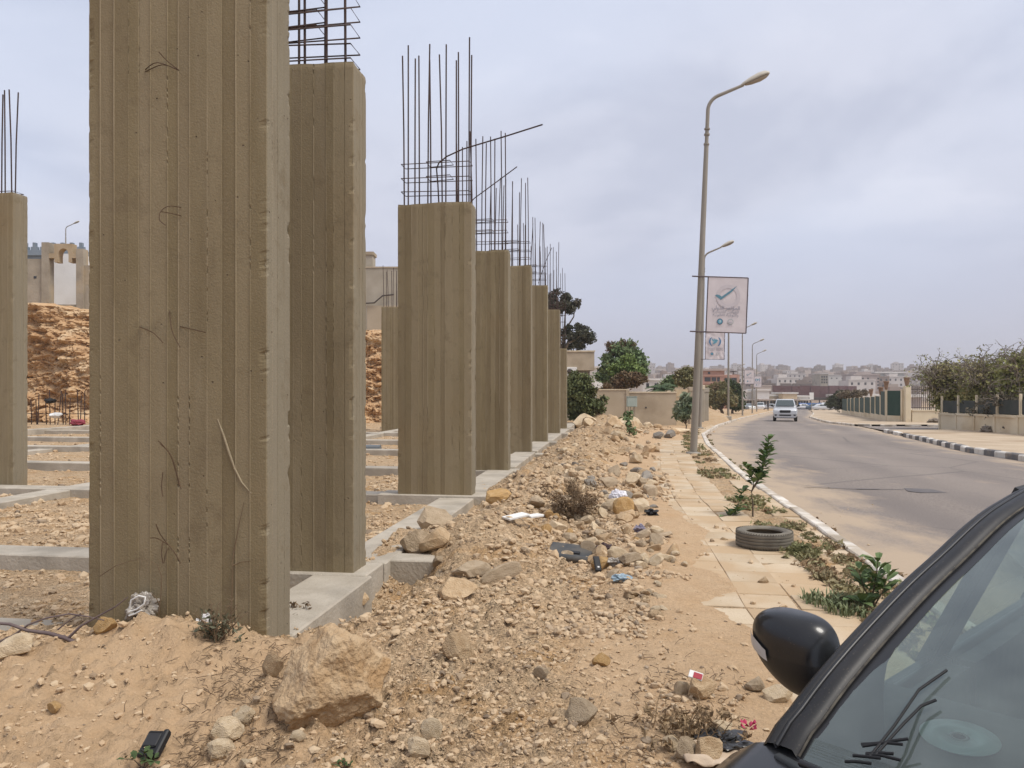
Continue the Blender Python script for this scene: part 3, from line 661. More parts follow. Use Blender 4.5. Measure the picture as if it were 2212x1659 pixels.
# ------------------------------------------------------------------ foundation beams
def build_foundation():
    o = Vector((-1.56, 4.9, 0)); t = thing('foundation', 'grey concrete ground beams and pads under the columns', 'foundation', o, -TH)
    def loc(x, y): return (x * UY - (y - 0) * UX, x * UX + y * UY)       # world offset -> local
    def seg(x0, x1, y0, y1, z0, z1, name='beam', mt=M_BEAM, tilt=0.0):
        nx = max(2, int((x1 - x0) / 0.25)); ny = max(2, int((y1 - y0) / 0.25)); b = 0.012
        mb = MB(); mb.bbox(x0, x1, y0, y1, z0, z1, b); ob = mb.build(name, mt, t)
        ob.rotation_euler = (random.gauss(0, .0015), random.gauss(0, .0015), 0); return ob
    # local y of the column fronts
    cy = []
    for c in (C1, C2, C3, C4, C5, C6, C7, C8):
        p = c.location - o; cy.append(loc(p.x, p.y))
    for (xa, ya), (xb, yb) in zip(cy[:-1], cy[1:]):
        xr = (xa + xb) / 2 + 0.10; seg(xr - 0.55, xr, ya + 0.36 if ya < .5 else ya + 0.46, yb - 0.02, -0.6, random.uniform(-0.012, 0.0))
    seg(cy[-1][0] - .5, cy[-1][0] + .12, cy[-1][1] + .3, cy[-1][1] + 6, -.6, 0)
    for i, (xa, ya) in enumerate(cy[1:]):
        seg(xa - 1.5, xa + (0.30 if i else 0.14), ya - 0.07, ya + 0.44, -0.62, 0.004, 'pad')
    seg(cy[1][0] + .02, cy[1][0] + .62, cy[1][1] + 0.62, cy[1][1] + 0.95, -.6, -.02, 'pad')
    seg(cy[2][0] + .12, cy[2][0] + .58, cy[2][1] + 0.1, cy[2][1] + 0.9, -.6, -.03, 'pad')
    for k, w in enumerate((0.0, 0.30, 0.1, 0.0, 0.1, .05, 0)):
        ya = cy[k][1] + w; seg(-34 if k else -18, cy[k][0] - 1.3 if k else -1.30, ya, ya + 0.42, -0.5, -0.003 + random.uniform(-0.01, 0.01))
    for x in (-7.2, -14.5, -22): seg(x - .25, x + .2, 0.5, 34, -.5, -.03)
build_foundation()
# ------------------------------------------------------------------ cliff behind the site, walls and buildings above it
M_CLIFF = mat('layered_limestone', (0.52, 0.35, 0.195), (0.42, 0.255, 0.13), 1.6, rough=0.95, bump=0.09, bscale=5.0, detail=10, stretch=(1, 1, 2.0), c3=(0.58, 0.44, 0.28), s3=0.7, f3=(.5, .7))
M_OLDWALL = mat('weathered_render', (0.27, 0.23, 0.175), (0.36, 0.31, 0.24), 1.2, bump=0.02, bscale=8, c3=(0.42, 0.32, 0.20), s3=0.5)
M_BLOCKW = mat('grey_block_wall', (0.33, 0.29, 0.225), (0.40, 0.355, 0.285), 1.0, bump=0.01, bscale=12, c3=(0.25, 0.225, 0.18), s3=0.35)
M_WHITE = mat('white_render', (0.74, 0.73, 0.70), (0.66, 0.645, 0.61), 0.8, bump=0.004, bscale=20)
M_BLUEG = mat('blue_grey_render', (0.165, 0.205, 0.245), (0.20, 0.24, 0.28), 0.7, bump=0.004, bscale=20)
M_BEIGE = mat('beige_render', (0.40, 0.325, 0.23), (0.455, 0.375, 0.275), 0.8, bump=0.006, bscale=20, c3=(0.33, 0.265, 0.185), s3=0.5)
M_CREAM = mat('cream_paint', (0.60, 0.51, 0.36), (0.66, 0.57, 0.42), 0.8, bump=0.004, bscale=15, c3=(0.52, 0.42, 0.28), s3=0.5)
M_STONEW = mat('sandstone_blocks', (0.52, 0.40, 0.25), (0.60, 0.48, 0.32), 1.6, bump=0.02, bscale=10)
M_BRICK = mat('unplastered_brick', (0.36, 0.195, 0.145), (0.42, 0.25, 0.195), 0.8, bump=0.01, bscale=14)
M_DARK = mat('dark_opening', (0.03, 0.032, 0.035), rough=0.35, spec=0.5)
M_POLE = mat('dusty_galvanised', (0.235, 0.205, 0.165), (0.29, 0.26, 0.215), 2.0, rough=0.6, spec=0.4, bump=0.001, bscale=60, stretch=(1, 1, .3))
M_DKMETAL = mat('dark_metal', (0.06, 0.05, 0.045), (0.09, 0.07, 0.06), 8, rough=0.6)
def build_cliff():
    xs = np.concatenate([np.linspace(-62, -33, 60)[:-1], np.linspace(-33, -22, 260)[:-1], np.linspace(-22, -12, 60)[:-1], np.linspace(-12, -4, 190)]); zz = np.linspace(0, 1, 130); X, T = np.meshgrid(xs, zz, indexing='ij')
    Zt = plateau(X) + 0.35; Z = -0.35 + (Zt + 0.35) * T
    Y = 45.0 + 1.2 * T + 1.6 * fbm(X, Z, 0.22, 3, 91) + 0.48 * fbm(X * 0.6, Z * 2.2, 0.9, 4, 95) + 0.45 * fbm(X * 1.0, Z * 1.6, 2.4, 4, 99, .6) + 0.22 * np.abs(fbm(X, Z * 1.5, 6.0, 3, 110)) - 0.25 * np.maximum(0, fbm(X, Z, 1.4, 3, 113) - .1)
    Y = Y - 2.0 * (1 - sstep(0, 0.16, T)) * (0.5 + fbm(X, Z, 0.3, 2, 101)) + 2.2 * sstep(0.97, 1.0, T)
    V = np.stack([X, Y, Z + 0.25 * fbm(X, Z, 1.2, 3, 104)], -1).reshape(-1, 3); n, k = X.shape
    i = np.arange(n * k).reshape(n, k); Fc = np.stack([i[:-1, :-1], i[1:, :-1], i[1:, 1:], i[:-1, 1:]], -1).reshape(-1, 4)
    me = np_mesh('cliff', V, Fc, False); tag(obj('cliff', me, M_CLIFF), 'cut ochre limestone bank behind the building site', kind='structure')
    # right end of the bank, falling away behind the columns
    mb = MB(); P = []
    for a in range(24):
        ph = a / 23 * math.pi * .5; row = []
        for b in range(20):
            t = b / 19; rr = 3.4 - 1.2 * t + 0.5 * float(fbm(a * .5, t * 6, 1.0, 2, 107))
            row.append((-4.3 + rr * math.sin(ph) * .8, 48.6 - rr * math.cos(ph), -0.35 + (plateau(-5.0) + .4) * t))
        P.append(row)
    mb.grid(P, False); o = mb.build('cliff', M_CLIFF, fix=False); tag(o, 'rounded end of the limestone bank behind the columns', kind='structure')
build_cliff()
def zc(x): return float(plateau(x)) + 0.15
def build_castle_wall():
    d = 47.6
    t = thing('ruined_gateway', 'weathered grey wall with arched gateway on top of the cliff', 'gateway', (0, 0, 0))
    X = lambda u, dd=d: (u - U0) / F_PX * dd
    Z = lambda v, dd=d: CAMZ - (v - V0) / F_PX * dd
    MB().box(X(-60), X(92), d, d + .35, Z(690), Z(559)).build('wall', M_OLDWALL, t)
    MB().box(X(182), X(330), d, d + .35, Z(690), Z(573)).build('wall', M_OLDWALL, t)
    MB().box(X(92), X(107.5), d - .12, d + .45, Z(690), Z(524)).build('pillar', M_OLDWALL, t)
    MB().box(X(166.5), X(182), d - .12, d + .45, Z(690), Z(538)).build('pillar', M_OLDWALL, t)
    MB().box(X(107.6), X(166.4), d - .05, d + .4, Z(690), Z(658)).build('threshold', M_OLDWALL, t)
    # arch block: lintel arms, drop ends and a round arch
    poly = [(107.6, 548), (119, 548), (119, 527), (158, 527), (158, 548), (166.4, 548), (166.4, 558), (157, 558), (157, 567), (150, 567), (150, 552)]
    for k in range(9):
        a = math.pi * k / 8; poly.append((138.8 + 10.6 * math.cos(a), 549 - 12 * math.sin(a)))
    poly += [(127.5, 552), (127.5, 567), (119.5, 567), (119.5, 558), (107.6, 558)]
    pp = [(X(u), Z(v)) for u, v in poly]
    mb = MB(); mb.prism(pp, 'y', d - .1, d + .42); mb.build('arch', M_STONEW if False else mat('arch_stone', (0.36, 0.27, 0.165), (0.42, 0.33, 0.22), 1.5, bump=.01), t)
    for (u, v) in ((86 - 10, 599), (174, 665)):
        MB().box(X(u - 3), X(u + 3), d - .02, d + .1, Z(v + 2.5), Z(v - 2.5)).build('drain_hole', M_DARK, t)
    dd = 53.0
    w = tag(MB().box(X(104, dd), X(172, dd), dd, dd + 6, Z(690, dd), Z(548, dd)).build('white_house', M_WHITE), 'plain white house wall seen through the arched gateway', 'house')
    dd = 78.0
    b = thing('crenellated_building', 'blue grey building with stepped battlements behind the ruined gateway', 'building', (0, 0, 0))
    MB().box(X(-40, dd), X(178, dd), dd, dd + 12, Z(700, dd), Z(553, dd)).build('wall', M_BLUEG, b)
    MB().box(X(-40, dd), X(178, dd) + .1, dd - .3, dd + 12.2, Z(552.5, dd), Z(541, dd)).build('parapet', M_BLUEG, b)
    MB().prism([(X(160, dd), dd + 0.2), (X(188, dd), dd + 6), (X(188, dd), dd + 12), (X(160, dd), dd + 12)], 'z', Z(700, dd), Z(536, dd)).build('corner_wing', M_BLUEG, b)
    for u in range(-30, 180, 20):
        mb = MB(); mb.prism([(X(u, dd), Z(541, dd)), (X(u, dd), Z(534, dd)), (X(u + 4, dd), Z(534, dd)), (X(u + 4, dd), Z(525, dd)), (X(u + 10, dd), Z(525, dd)), (X(u + 10, dd), Z(534, dd)), (X(u + 14, dd), Z(534, dd)), (X(u + 14, dd), Z(541, dd))], 'y', dd - .28, dd + .1)
        mb.build('battlement', M_BLUEG, b)
build_castle_wall()
def build_grey_building():
    d = 52.0; X = lambda u: (u - U0) / F_PX * d; Z = lambda v: CAMZ - (v - V0) / F_PX * d
    t = thing('block_building', 'grey block building with cream lower storey above the cliff', 'building')
    MB().box(X(640), X(872), d, d + 9, Z(660), Z(579)).build('upper_wall', M_BLOCKW, t)
    MB().box(X(640), X(875), d - .15, d + 9, Z(740), Z(660.5)).build('lower_wall', M_BEIGE, t)
    MB().box(X(640), X(802), d + .5, d + 1.6, Z(578.5), Z(548)).build('stair_tower', M_BLOCKW, t)
    MB().box(X(640), X(804.5), d + .4, d + 1.7, Z(547.8), Z(541)).build('coping', M_BEIGE, t)
    MB().box(X(640), X(874), d - .05, d + 9, Z(578.8), Z(576)).build('coping', M_BEIGE, t)
    mb = MB(); mb.tube([(X(788), d - .2, Z(656)), (X(810), d - .25, Z(655)), (X(828), d - .3, Z(640)), (X(852), d - .2, Z(637))], .05, 6); mb.build('cable', M_DKMETAL, t)
    for u in (792, 826): MB().box(X(u), X(u) + .06, d - .17, d - .14, Z(740), Z(661)).build('joint', M_BLOCKW, t)
build_grey_building()
def build_starter_wall():
    t = thing('starter_bar_row', 'long row of rusty starter bars at the foot of the cliff', 'rebar', (0, 0, 0)); d = 41.5
    rs = random.Random(5)
    for k in range(80):
        x = -29.5 + k * 0.25 + rs.uniform(-.1, .1); h = rs.uniform(1.2, 1.75); l = rs.gauss(0, .06)
        mb = MB(); mb.tube([(x, d + rs.uniform(-.15, .15), -.25), (x + l, d, h)], .026, 5); mb.build('rebar', M_BAR, t, fix=False)
    mb = MB(); mb.tube([(-29.5, d - .05, .45), (-20, d, .42), (-10.4, d, .5)], .018, 5); mb.build('tie_bar', M_BAR, t, fix=False)
    for (x, y, z, c, s, nm) in ((-27.5, 40.3, 0, (.62, .5, .03), .3, 'yellow rag lying before the rusty starter bars'), (-22.6, 40.0, 0, (.28, .05, .07), .36, 'dark red rag lying before the rusty starter bars'),
                                (-24.2, 40.8, 0.35, (.7, .7, .68), .3, 'white sack hung among the rusty starter bars'), (-26.0, 40.1, 0, (.03, .03, .03), .3, 'black bag lying before the rusty starter bars'), (-24.7, 41.2, 1.1, (.02, .02, .02), .28, 'black rag caught high on the starter bars')):
        bm = bmesh.new(); bmesh.ops.create_icosphere(bm, subdivisions=3, radius=s)
        for v in bm.verts:
            n = mnoise.noise(v.co * 4 + Vector((x, y, 0))); v.co = v.co * (1 + .5 * n); v.co.z *= .5
        me = bpy.data.meshes.new('rag'); bm.to_mesh(me); bm.free()
        tag(obj('rag', me, mat('rag_cloth', c, tuple(q * .7 for q in c), 6), loc=(x, y, z + .02)), nm, 'rag')
build_starter_wall()

# ------------------------------------------------------------------ beige house, boundary wall and utility cabinet beyond the rubble
def build_house():
    d = 58.0; X = lambda u, q=d: (u - U0) / F_PX * q; Z = lambda v, q=d: CAMZ - (v - V0) / F_PX * q
    t = thing('beige_house', 'flat roofed beige house with overhanging parapet behind the last column', 'house')
    MB().box(X(1130), X(1275), d + .3, d + 9, -1, Z(800)).build('wall', M_BLOCKW, t)
    MB().box(X(1125), X(1284), d, d + 9.3, Z(800) + .003, Z(760)).build('parapet', M_BEIGE, t)
    MB().box(X(1125), X(1285.5), d - .06, d + 9.4, Z(760) + .003, Z(757)).build('coping', M_CREAM, t)
    a = thing('air_conditioner', 'white outdoor air conditioner on the beige house wall', 'air conditioner', (X(1234), d + .05, Z(811)))
    MB().bbox(-.42, .42, -.16, .16, 0, .62, .02).build('casing', M_WHITE, a)
    mb = MB(); mb.lathe([(.20, 0), (.20, .02), (.05, .025), (0.001, .025)], 20, Matrix.Translation((-.12, -.165, .31)) @ Matrix.Rotation(R(90), 4, 'X')); mb.build('fan_grille', M_DKMETAL, a)
    for s in (-.3, .3): MB().box(s - .02, s + .02, -.15, .22, -.05, -.003).build('bracket', M_DKMETAL, a)
    # boundary wall
    d = 45.5; w = thing('boundary_wall', 'beige rendered boundary wall with a raised left end', 'wall')
    MB().box(X(1290, d), X(1358, d), d, d + .25, -.4, Z(843, d)).build('wall_panel', M_BEIGE, w)
    MB().box(X(1358, d) + .003, X(1461, d), d + .02, d + .25, -.4, Z(848.5, d)).build('wall_panel', M_BEIGE, w)
    MB().box(X(1289, d), X(1358.5, d), d - .04, d + .3, Z(843, d) + .002, Z(840.5, d)).build('coping', M_CREAM, w)
    MB().box(X(1358.6, d), X(1461.5, d), d - .03, d + .3, Z(848.5, d) + .002, Z(846, d)).build('coping', M_CREAM, w)
    MB().box(X(1352, d), X(1359, d), d - .06, d - .002, -.4, Z(843, d) - .01).build('pier', M_BEIGE, w)
    MB().box(X(1394, d), X(1397, d), d - .01, d + .019, Z(882, d), Z(879, d)).build('drain_hole', M_DARK, w)
    w2 = thing('stone_gate_wall', 'yellow block gate wall between boundary wall and lamp post', 'wall')
    MB().box(X(1461.8, d), X(1487, d), d + .1, d + .6, -.5, Z(841, d)).build('wall_panel', M_STONEW, w2)
    for k in range(4): MB().box(X(1463, d), X(1486, d), d + .08, d + .098, Z(858 + 9 * k, d), Z(856 + 9 * k, d)).build('course_line', M_BEIGE, w2)
    for i, (u, top, mt) in enumerate(((1496, 836, M_BEIGE), (1512, 832, M_CREAM), (1522, 838, M_BLOCKW))):
        dd = 50 + i * 3.5
        g = thing('gate_pier', ('beige gate pier half hidden by the nearest lamp post', 'cream topped gate pier beside the second lamp post', 'dark grey gate pier nearest the sandy bank')[i], 'pier', (X(u, dd), dd, -.6))
        MB().bbox(-.25, .25, -.25, .25, 0, Z(top + 9, dd) + .6, .02).build('shaft', mt if i != 1 else M_BLOCKW, g)
        MB().bbox(-.29, .29, -.29, .29, Z(top + 9, dd) + .602, Z(top, dd) + .6, .02).build('cap', mt, g)
    # cabinet on pipe legs
    d = 43.8; c = thing('utility_cabinet', 'pale green metal utility cabinet on pipe legs before the wall', 'cabinet', (X(1364.5, d), d, 0))
    mg = mat('pale_green_paint', (0.33, 0.385, 0.34), (0.37, 0.42, 0.375), 3, rough=.5)
    z0, z1 = Z(879, d), Z(857, d)
    MB().bbox(-.29, .29, -.14, .14, z0, z1, .015).build('box', mg, c)
    MB().bbox(-.26, .26, -.152, -.142, z0 + .03, z1 - .03, .004).build('door', mg, c)
    MB().box(-.31, .31, -.17, .16, z1 + .002, z1 + .03).build('cap', mg, c)
    for x in (-.2, -.06, .1, .18):
        mb = MB(); mb.tube([(x, 0, -.2), (x, 0, z0 - .002)], .022, 8); mb.build('pipe', M_POLE, c)
build_house()

# ------------------------------------------------------------------ trees
def leafmat(name, c1, c2, c3=None): 
    m = mat(name, c1, c2, 1.3, rough=0.7, spec=0.25, detail=3, c3=c3, s3=0.6)
    b = m.node_tree.nodes['Principled BSDF']
    return m
M_LDARK = leafmat('dark_needles', (0.045, 0.05, 0.034), (0.075, 0.075, 0.048), (0.09, 0.075, 0.05))
M_LGREEN = leafmat('mid_green_leaves', (0.11, 0.165, 0.07), (0.18, 0.225, 0.10))
M_LOLIVE = leafmat('olive_leaves', (0.165, 0.16, 0.07), (0.235, 0.21, 0.10), (0.22, 0.155, 0.085))
M_LBROWN = leafmat('rusty_leaves', (0.18, 0.115, 0.065), (0.12, 0.095, 0.05))
M_LBRIGHT = leafmat('yellow_green_leaves', (0.20, 0.215, 0.065), (0.28, 0.28, 0.10))
M_LTHORN = leafmat('thorn_leaves', (0.23, 0.235, 0.08), (0.32, 0.30, 0.12), (0.28, 0.225, 0.11))
M_LSAPL = leafmat('sapling_leaves', (0.09, 0.15, 0.05), (0.15, 0.215, 0.085))
M_LGREY = leafmat('grey_green_leaves', (0.17, 0.22, 0.13), (0.27, 0.30, 0.20))
M_BARK = mat('bark', (0.10, 0.075, 0.05), (0.16, 0.12, 0.085), 6, bump=0.02, bscale=20, stretch=(1, 1, .3))
M_TWIG = mat('grey_twig', (0.22, 0.18, 0.14), (0.16, 0.13, 0.10), 6)
def leaves(centres, spread, n, size, seed, aspect=1.6, droop=0.0):
    """n leaf quads gathered round the clump centres"""
    r = np.random.default_rng(seed); C = np.asarray(centres); k = r.integers(0, len(C), n)
    off = r.normal(size=(n, 3)); off /= np.linalg.norm(off, axis=1)[:, None] + 1e-9
    sp = np.asarray(spread) if np.ndim(spread) else np.full(len(C), spread)
    P = C[k] + off * (sp[k] * np.abs(r.normal(0.75, 0.35, n)))[:, None] * np.array([1, 1, 0.75])
    a = r.normal(size=(n, 3)) + np.array([0, 0, -droop]); a /= np.linalg.norm(a, axis=1)[:, None]
    b = np.cross(a, r.normal(size=(n, 3))); b /= np.linalg.norm(b, axis=1)[:, None] + 1e-9
    s = size * r.uniform(0.6, 1.4, n)[:, None]; L_ = a * s * aspect * .5; W = b * s * .5
    V = np.stack([P - L_, P + W * .9, P + L_, P - W * .9], 1).reshape(-1, 3); Fc = np.arange(4 * n).reshape(n, 4); return V, Fc
def in_blobs(blobs, n, seed, shell=0.35):
    r = np.random.default_rng(seed); out = []; vol = np.array([b[1][0] * b[1][1] * b[1][2] for b in blobs]) ** (2 / 3); vol /= vol.sum()
    for i in r.choice(len(blobs), n, p=vol):
        c, rad = blobs[i]; v = r.normal(size=3); v /= np.linalg.norm(v); q = r.uniform(shell ** 2, 1) ** .5
        out.append(np.array(c) + v * q * np.array(rad))
    return np.array(out)
def tree(name, label, cat, base, blobs, nclump, nleaf, lsize, mleaf, trunk_r=0.15, spread=0.4, seed=1, fork=0.35, nlimb=9, extra=None, aspect=1.6, group=None, mbark=M_BARK, limb_r=0.25, shell=0.35, droop=0):
    t = thing(name, label, cat, base, 0, group); rs = random.Random(seed)
    B = [((c[0] - base[0], c[1] - base[1], c[2] - base[2]), r) for c, r in blobs]
    C = in_blobs(B, nclump, seed, shell); V, Fc = leaves(C, spread, nleaf, lsize, seed + 1, aspect, droop)
    obj('crown', np_mesh('crown', V, Fc), mleaf, t)
    top = Vector(C.mean(axis=0)); fk = Vector((top.x * .25, top.y * .2, max(.25, top.z * fork)))
    mb = MB(); mb.tube([(0, 0, -.3), (rs.uniform(-.05, .05), 0, fk.z * .5), fk], [trunk_r * 1.25, trunk_r, trunk_r * .8], 8)
    for i in range(nlimb):
        e = Vector(C[rs.randrange(len(C))]); m1 = fk.lerp(e, .4) + Vector((rs.uniform(-.2, .2), rs.uniform(-.2, .2), .12 * (e - fk).length)); m2 = fk.lerp(e, .75) + Vector((rs.uniform(-.15, .15), 0, .06))
        mb.tube([fk - Vector((0, 0, .05)), m1, m2, e], [trunk_r * .6, trunk_r * .4, trunk_r * limb_r, trunk_r * .08], 5)
    mb.build('trunk', mbark, t, fix=False)
    if extra:
        V, Fc = leaves(np.array([(c[0] - base[0], c[1] - base[1], c[2] - base[2]) for c in extra[0]]), extra[1], extra[2], extra[3], seed + 5); obj('crown_tip', np_mesh('crown_tip', V, Fc), extra[4], t)
    return t
def P(u, v, d): p = at(u, v, d); return (p.x, p.y, p.z)
def rad(du, dv, d, dep=None): return (du * d / F_PX, dep if dep else du * d / F_PX, dv * d / F_PX)
def build_trees():
    d = 66
    tree('pine_tree', 'tall dark pine with two separate crowns rising behind the beige house', 'tree', P(1208, 880, d),
         [(P(1208, 652, d), rad(32, 26, d)), (P(1230, 655, d), rad(20, 24, d)), (P(1190, 662, d), rad(20, 20, d)), (P(1250, 722, d), rad(33, 20, d)), (P(1262, 735, d), rad(24, 17, d)), (P(1202, 722, d), rad(16, 24, d)), (P(1240, 742, d), rad(28, 10, d))],
         80, 9500, 0.16, M_LDARK, trunk_r=.22, spread=.36, seed=31, fork=.6, nlimb=16, shell=.2)
    d = 58
    tree('leafy_tree', 'large bushy green tree behind the boundary wall, brownish on top', 'tree', P(1345, 860, d),
         [(P(1345, 785, d), rad(38, 34, d)), (P(1362, 772, d), rad(30, 28, d)), (P(1325, 800, d), rad(30, 30, d)), (P(1378, 800, d), rad(25, 22, d)), (P(1350, 755, d), rad(24, 16, d)), (P(1312, 815, d), rad(20, 20, d))],
         95, 11000, 0.17, M_LGREEN, trunk_r=.18, spread=.42, shell=.55, seed=32, extra=([P(1340 + random.uniform(-28, 28), 750 + random.uniform(-12, 14), d) for _ in range(22)], .3, 1600, .13, M_LBROWN))
    d = 54
    tree('wind_bent_shrub', 'rusty brown flat topped shrub in front of the large green tree', 'shrub', P(1345, 850, d), [(P(1362, 818, d), rad(30, 14, d)), (P(1345, 828, d), rad(24, 12, d)), (P(1320, 838, d), rad(22, 6, d))], 80, 8500, .13, M_LBROWN, trunk_r=.1, spread=.28, seed=33)
    d = 57
    tree('green_shrub', 'bright green shrub in the middle of the large green tree', 'shrub', P(1352, 850, d - 2.2), [(P(1352, 790, d - 2.2), rad(22, 20, d)), (P(1368, 806, d - 2.2), rad(22, 10, d)), (P(1338, 805, d - 2.2), rad(18, 16, d))], 70, 8000, .14, leafmat('fresh_leaves', (0.12, 0.18, 0.045), (0.18, 0.235, 0.07)), trunk_r=.08, spread=.3, seed=34)
    d = 62
    tree('round_tree', 'small round olive tree right beside the nearest lamp post', 'tree', P(1478, 850, d), [(P(1480, 815, d), rad(20, 17, d)), (P(1472, 822, d), rad(14, 12, d)), (P(1488, 824, d), rad(12, 10, d))], 80, 7500, .14, M_LOLIVE, trunk_r=.1, spread=.3, seed=35, fork=.5)
    d = 64
    tree('round_tree', 'small green tree between the palm and the round olive tree', 'tree', P(1452, 850, d), [(P(1450, 824, d), rad(11, 14, d)), (P(1440, 832, d), rad(12, 10, d))], 40, 3500, .13, M_LGREEN, trunk_r=.08, spread=.28, seed=36, fork=.5)
    # palm
    d = 56; pb = P(1427, 842, d); t = thing('palm_tree', 'low palm with arching fronds behind the boundary wall', 'palm', (pb[0], pb[1], 0))
    mb = MB(); mb.tube([(0, 0, -.3), (0, 0, 1.0), (0, 0, 1.7)], [.3, .26, .22], 10); mb.build('trunk', M_BARK, t)
    rs = random.Random(4); fm = leafmat('palm_green', (0.06, 0.10, 0.045), (0.10, 0.135, 0.065)); fo = leafmat('palm_dry', (0.14, 0.115, 0.06), (0.09, 0.08, 0.04))
    for k in range(26):
        a = k * 2.4; el = rs.uniform(-.5, 1.2); Lf = rs.uniform(1.1, 1.7); mb = MB(); prev = None; dirv = Vector((math.cos(a), math.sin(a), 0))
        for j in range(9):
            s_ = j / 8; p = Vector((0, 0, 1.75)) + dirv * Lf * s_ * math.cos(el * (1 - s_ * .5)) + Vector((0, 0, Lf * (math.sin(el) * s_ - .65 * s_ * s_)))
            if prev is not None:
                mb.tube([prev, p], .015, 3, caps=False); q = Vector((-dirv.y, dirv.x, 0)) * .32 * (1 - abs(s_ - .45)) 
                for sg in (-1, 1):
                    w_ = q * sg + dirv * .15 + Vector((0, 0, -.10)); e = (p - prev) * .35; mb.add([prev, prev + e, prev + e + w_, prev + w_ * .95], [(0, 1, 2, 3)]); m_ = prev.lerp(p, .5); mb.add([m_, m_ + e, m_ + e + w_, m_ + w_ * .95], [(0, 1, 2, 3)])
            prev = p
        mb.build('frond', fm if el > -.1 else fo, t, fix=False)
    # big dark bush by the last column
    d = 40
    tree('dense_bush', 'big dark green bush with bare stems right of the last column', 'bush', P(1255, 922, d), [(P(1252, 850, d), rad(36, 38, d)), (P(1280, 862, d), rad(30, 30, d)), (P(1238, 872, d), rad(24, 34, d)), (P(1262, 880, d), rad(28, 22, d)), (P(1240, 826, d), rad(20, 20, d)), (P(1258, 820, d), rad(14, 14, d))],
         120, 13000, .11, leafmat('bush_leaves', (0.085, 0.105, 0.04), (0.14, 0.155, 0.06), (0.16, 0.125, 0.055)), trunk_r=.07, spread=.26, shell=.55, seed=37, fork=.15, nlimb=22)
    d = 38
    tree('oleander_bush', 'grey green leafy bush left of the nearest lamp post', 'bush', P(1482, 925, d), [(P(1480, 880, d), rad(16, 28, d)), (P(1488, 868, d), rad(8, 18, d)), (P(1470, 890, d), rad(12, 18, d))], 55, 1500, .13, M_LGREY, trunk_r=.03, spread=.17, seed=38, fork=.1, nlimb=14, aspect=2.6)
    # sapling in the rubble
    d = 28
    tree('young_tree', 'thin leafy sapling standing in the rubble before the cabinet', 'sapling', P(1360, 950, d), [(P(1360, 908, d), rad(8, 26, d)), (P(1357, 898, d), rad(14, 10, d)), (P(1364, 928, d), rad(10, 12, d))], 18, 130, .09, M_LGREEN, trunk_r=.016, spread=.12, seed=39, fork=.3, nlimb=8, aspect=2.2)
    # tree on the sandy bank behind lamps
    d = 92
    tree('acacia_tree', 'broad olive acacia on the sandy bank between two lamp posts', 'tree', P(1560, 895, d), [(P(1555, 848, d), rad(30, 24, d)), (P(1535, 862, d), rad(22, 20, d)), (P(1572, 866, d), rad(24, 18, d)), (P(1545, 838, d), rad(18, 14, d))], 80, 9000, .19, M_LOLIVE, trunk_r=.2, spread=.5, seed=40, fork=.25, nlimb=14)
    d = 100
    tree('acacia_tree', 'darker green tree behind the broad olive acacia', 'tree', P(1582, 893, d), [(P(1580, 840, d), rad(18, 20, d)), (P(1590, 858, d), rad(16, 18, d)), (P(1592, 872, d), rad(14, 12, d))], 70, 8000, .18, leafmat('acacia_dark', (0.04, 0.065, 0.022), (0.065, 0.085, 0.03)), trunk_r=.16, spread=.5, seed=41, fork=.3)
    d = 112
    tree('roadside_tree', 'dark bushy tree at the far end of the green fence', 'tree', P(1822, 893, d), [(P(1825, 862, d), rad(26, 16, d)), (P(1808, 872, d), rad(18, 14, d)), (P(1835, 876, d), rad(18, 12, d))], 90, 9000, .2, leafmat('roadside_leaves', (0.045, 0.055, 0.025), (0.07, 0.07, 0.035)), trunk_r=.15, spread=.55, seed=42, fork=.25)
    d = 108
    tree('flat_topped_tree', 'brown flat topped tree above the far end of the green fence', 'tree', P(1846, 893, d), [(P(1842, 851, d), rad(28, 6, d)), (P(1862, 850, d), rad(22, 4, d)), (P(1822, 853, d), rad(16, 6, d))], 60, 4200, .16, leafmat('flat_top_leaves', (0.13, 0.10, 0.065), (0.18, 0.14, 0.085)), trunk_r=.12, spread=.4, seed=43, fork=.7)
build_trees()
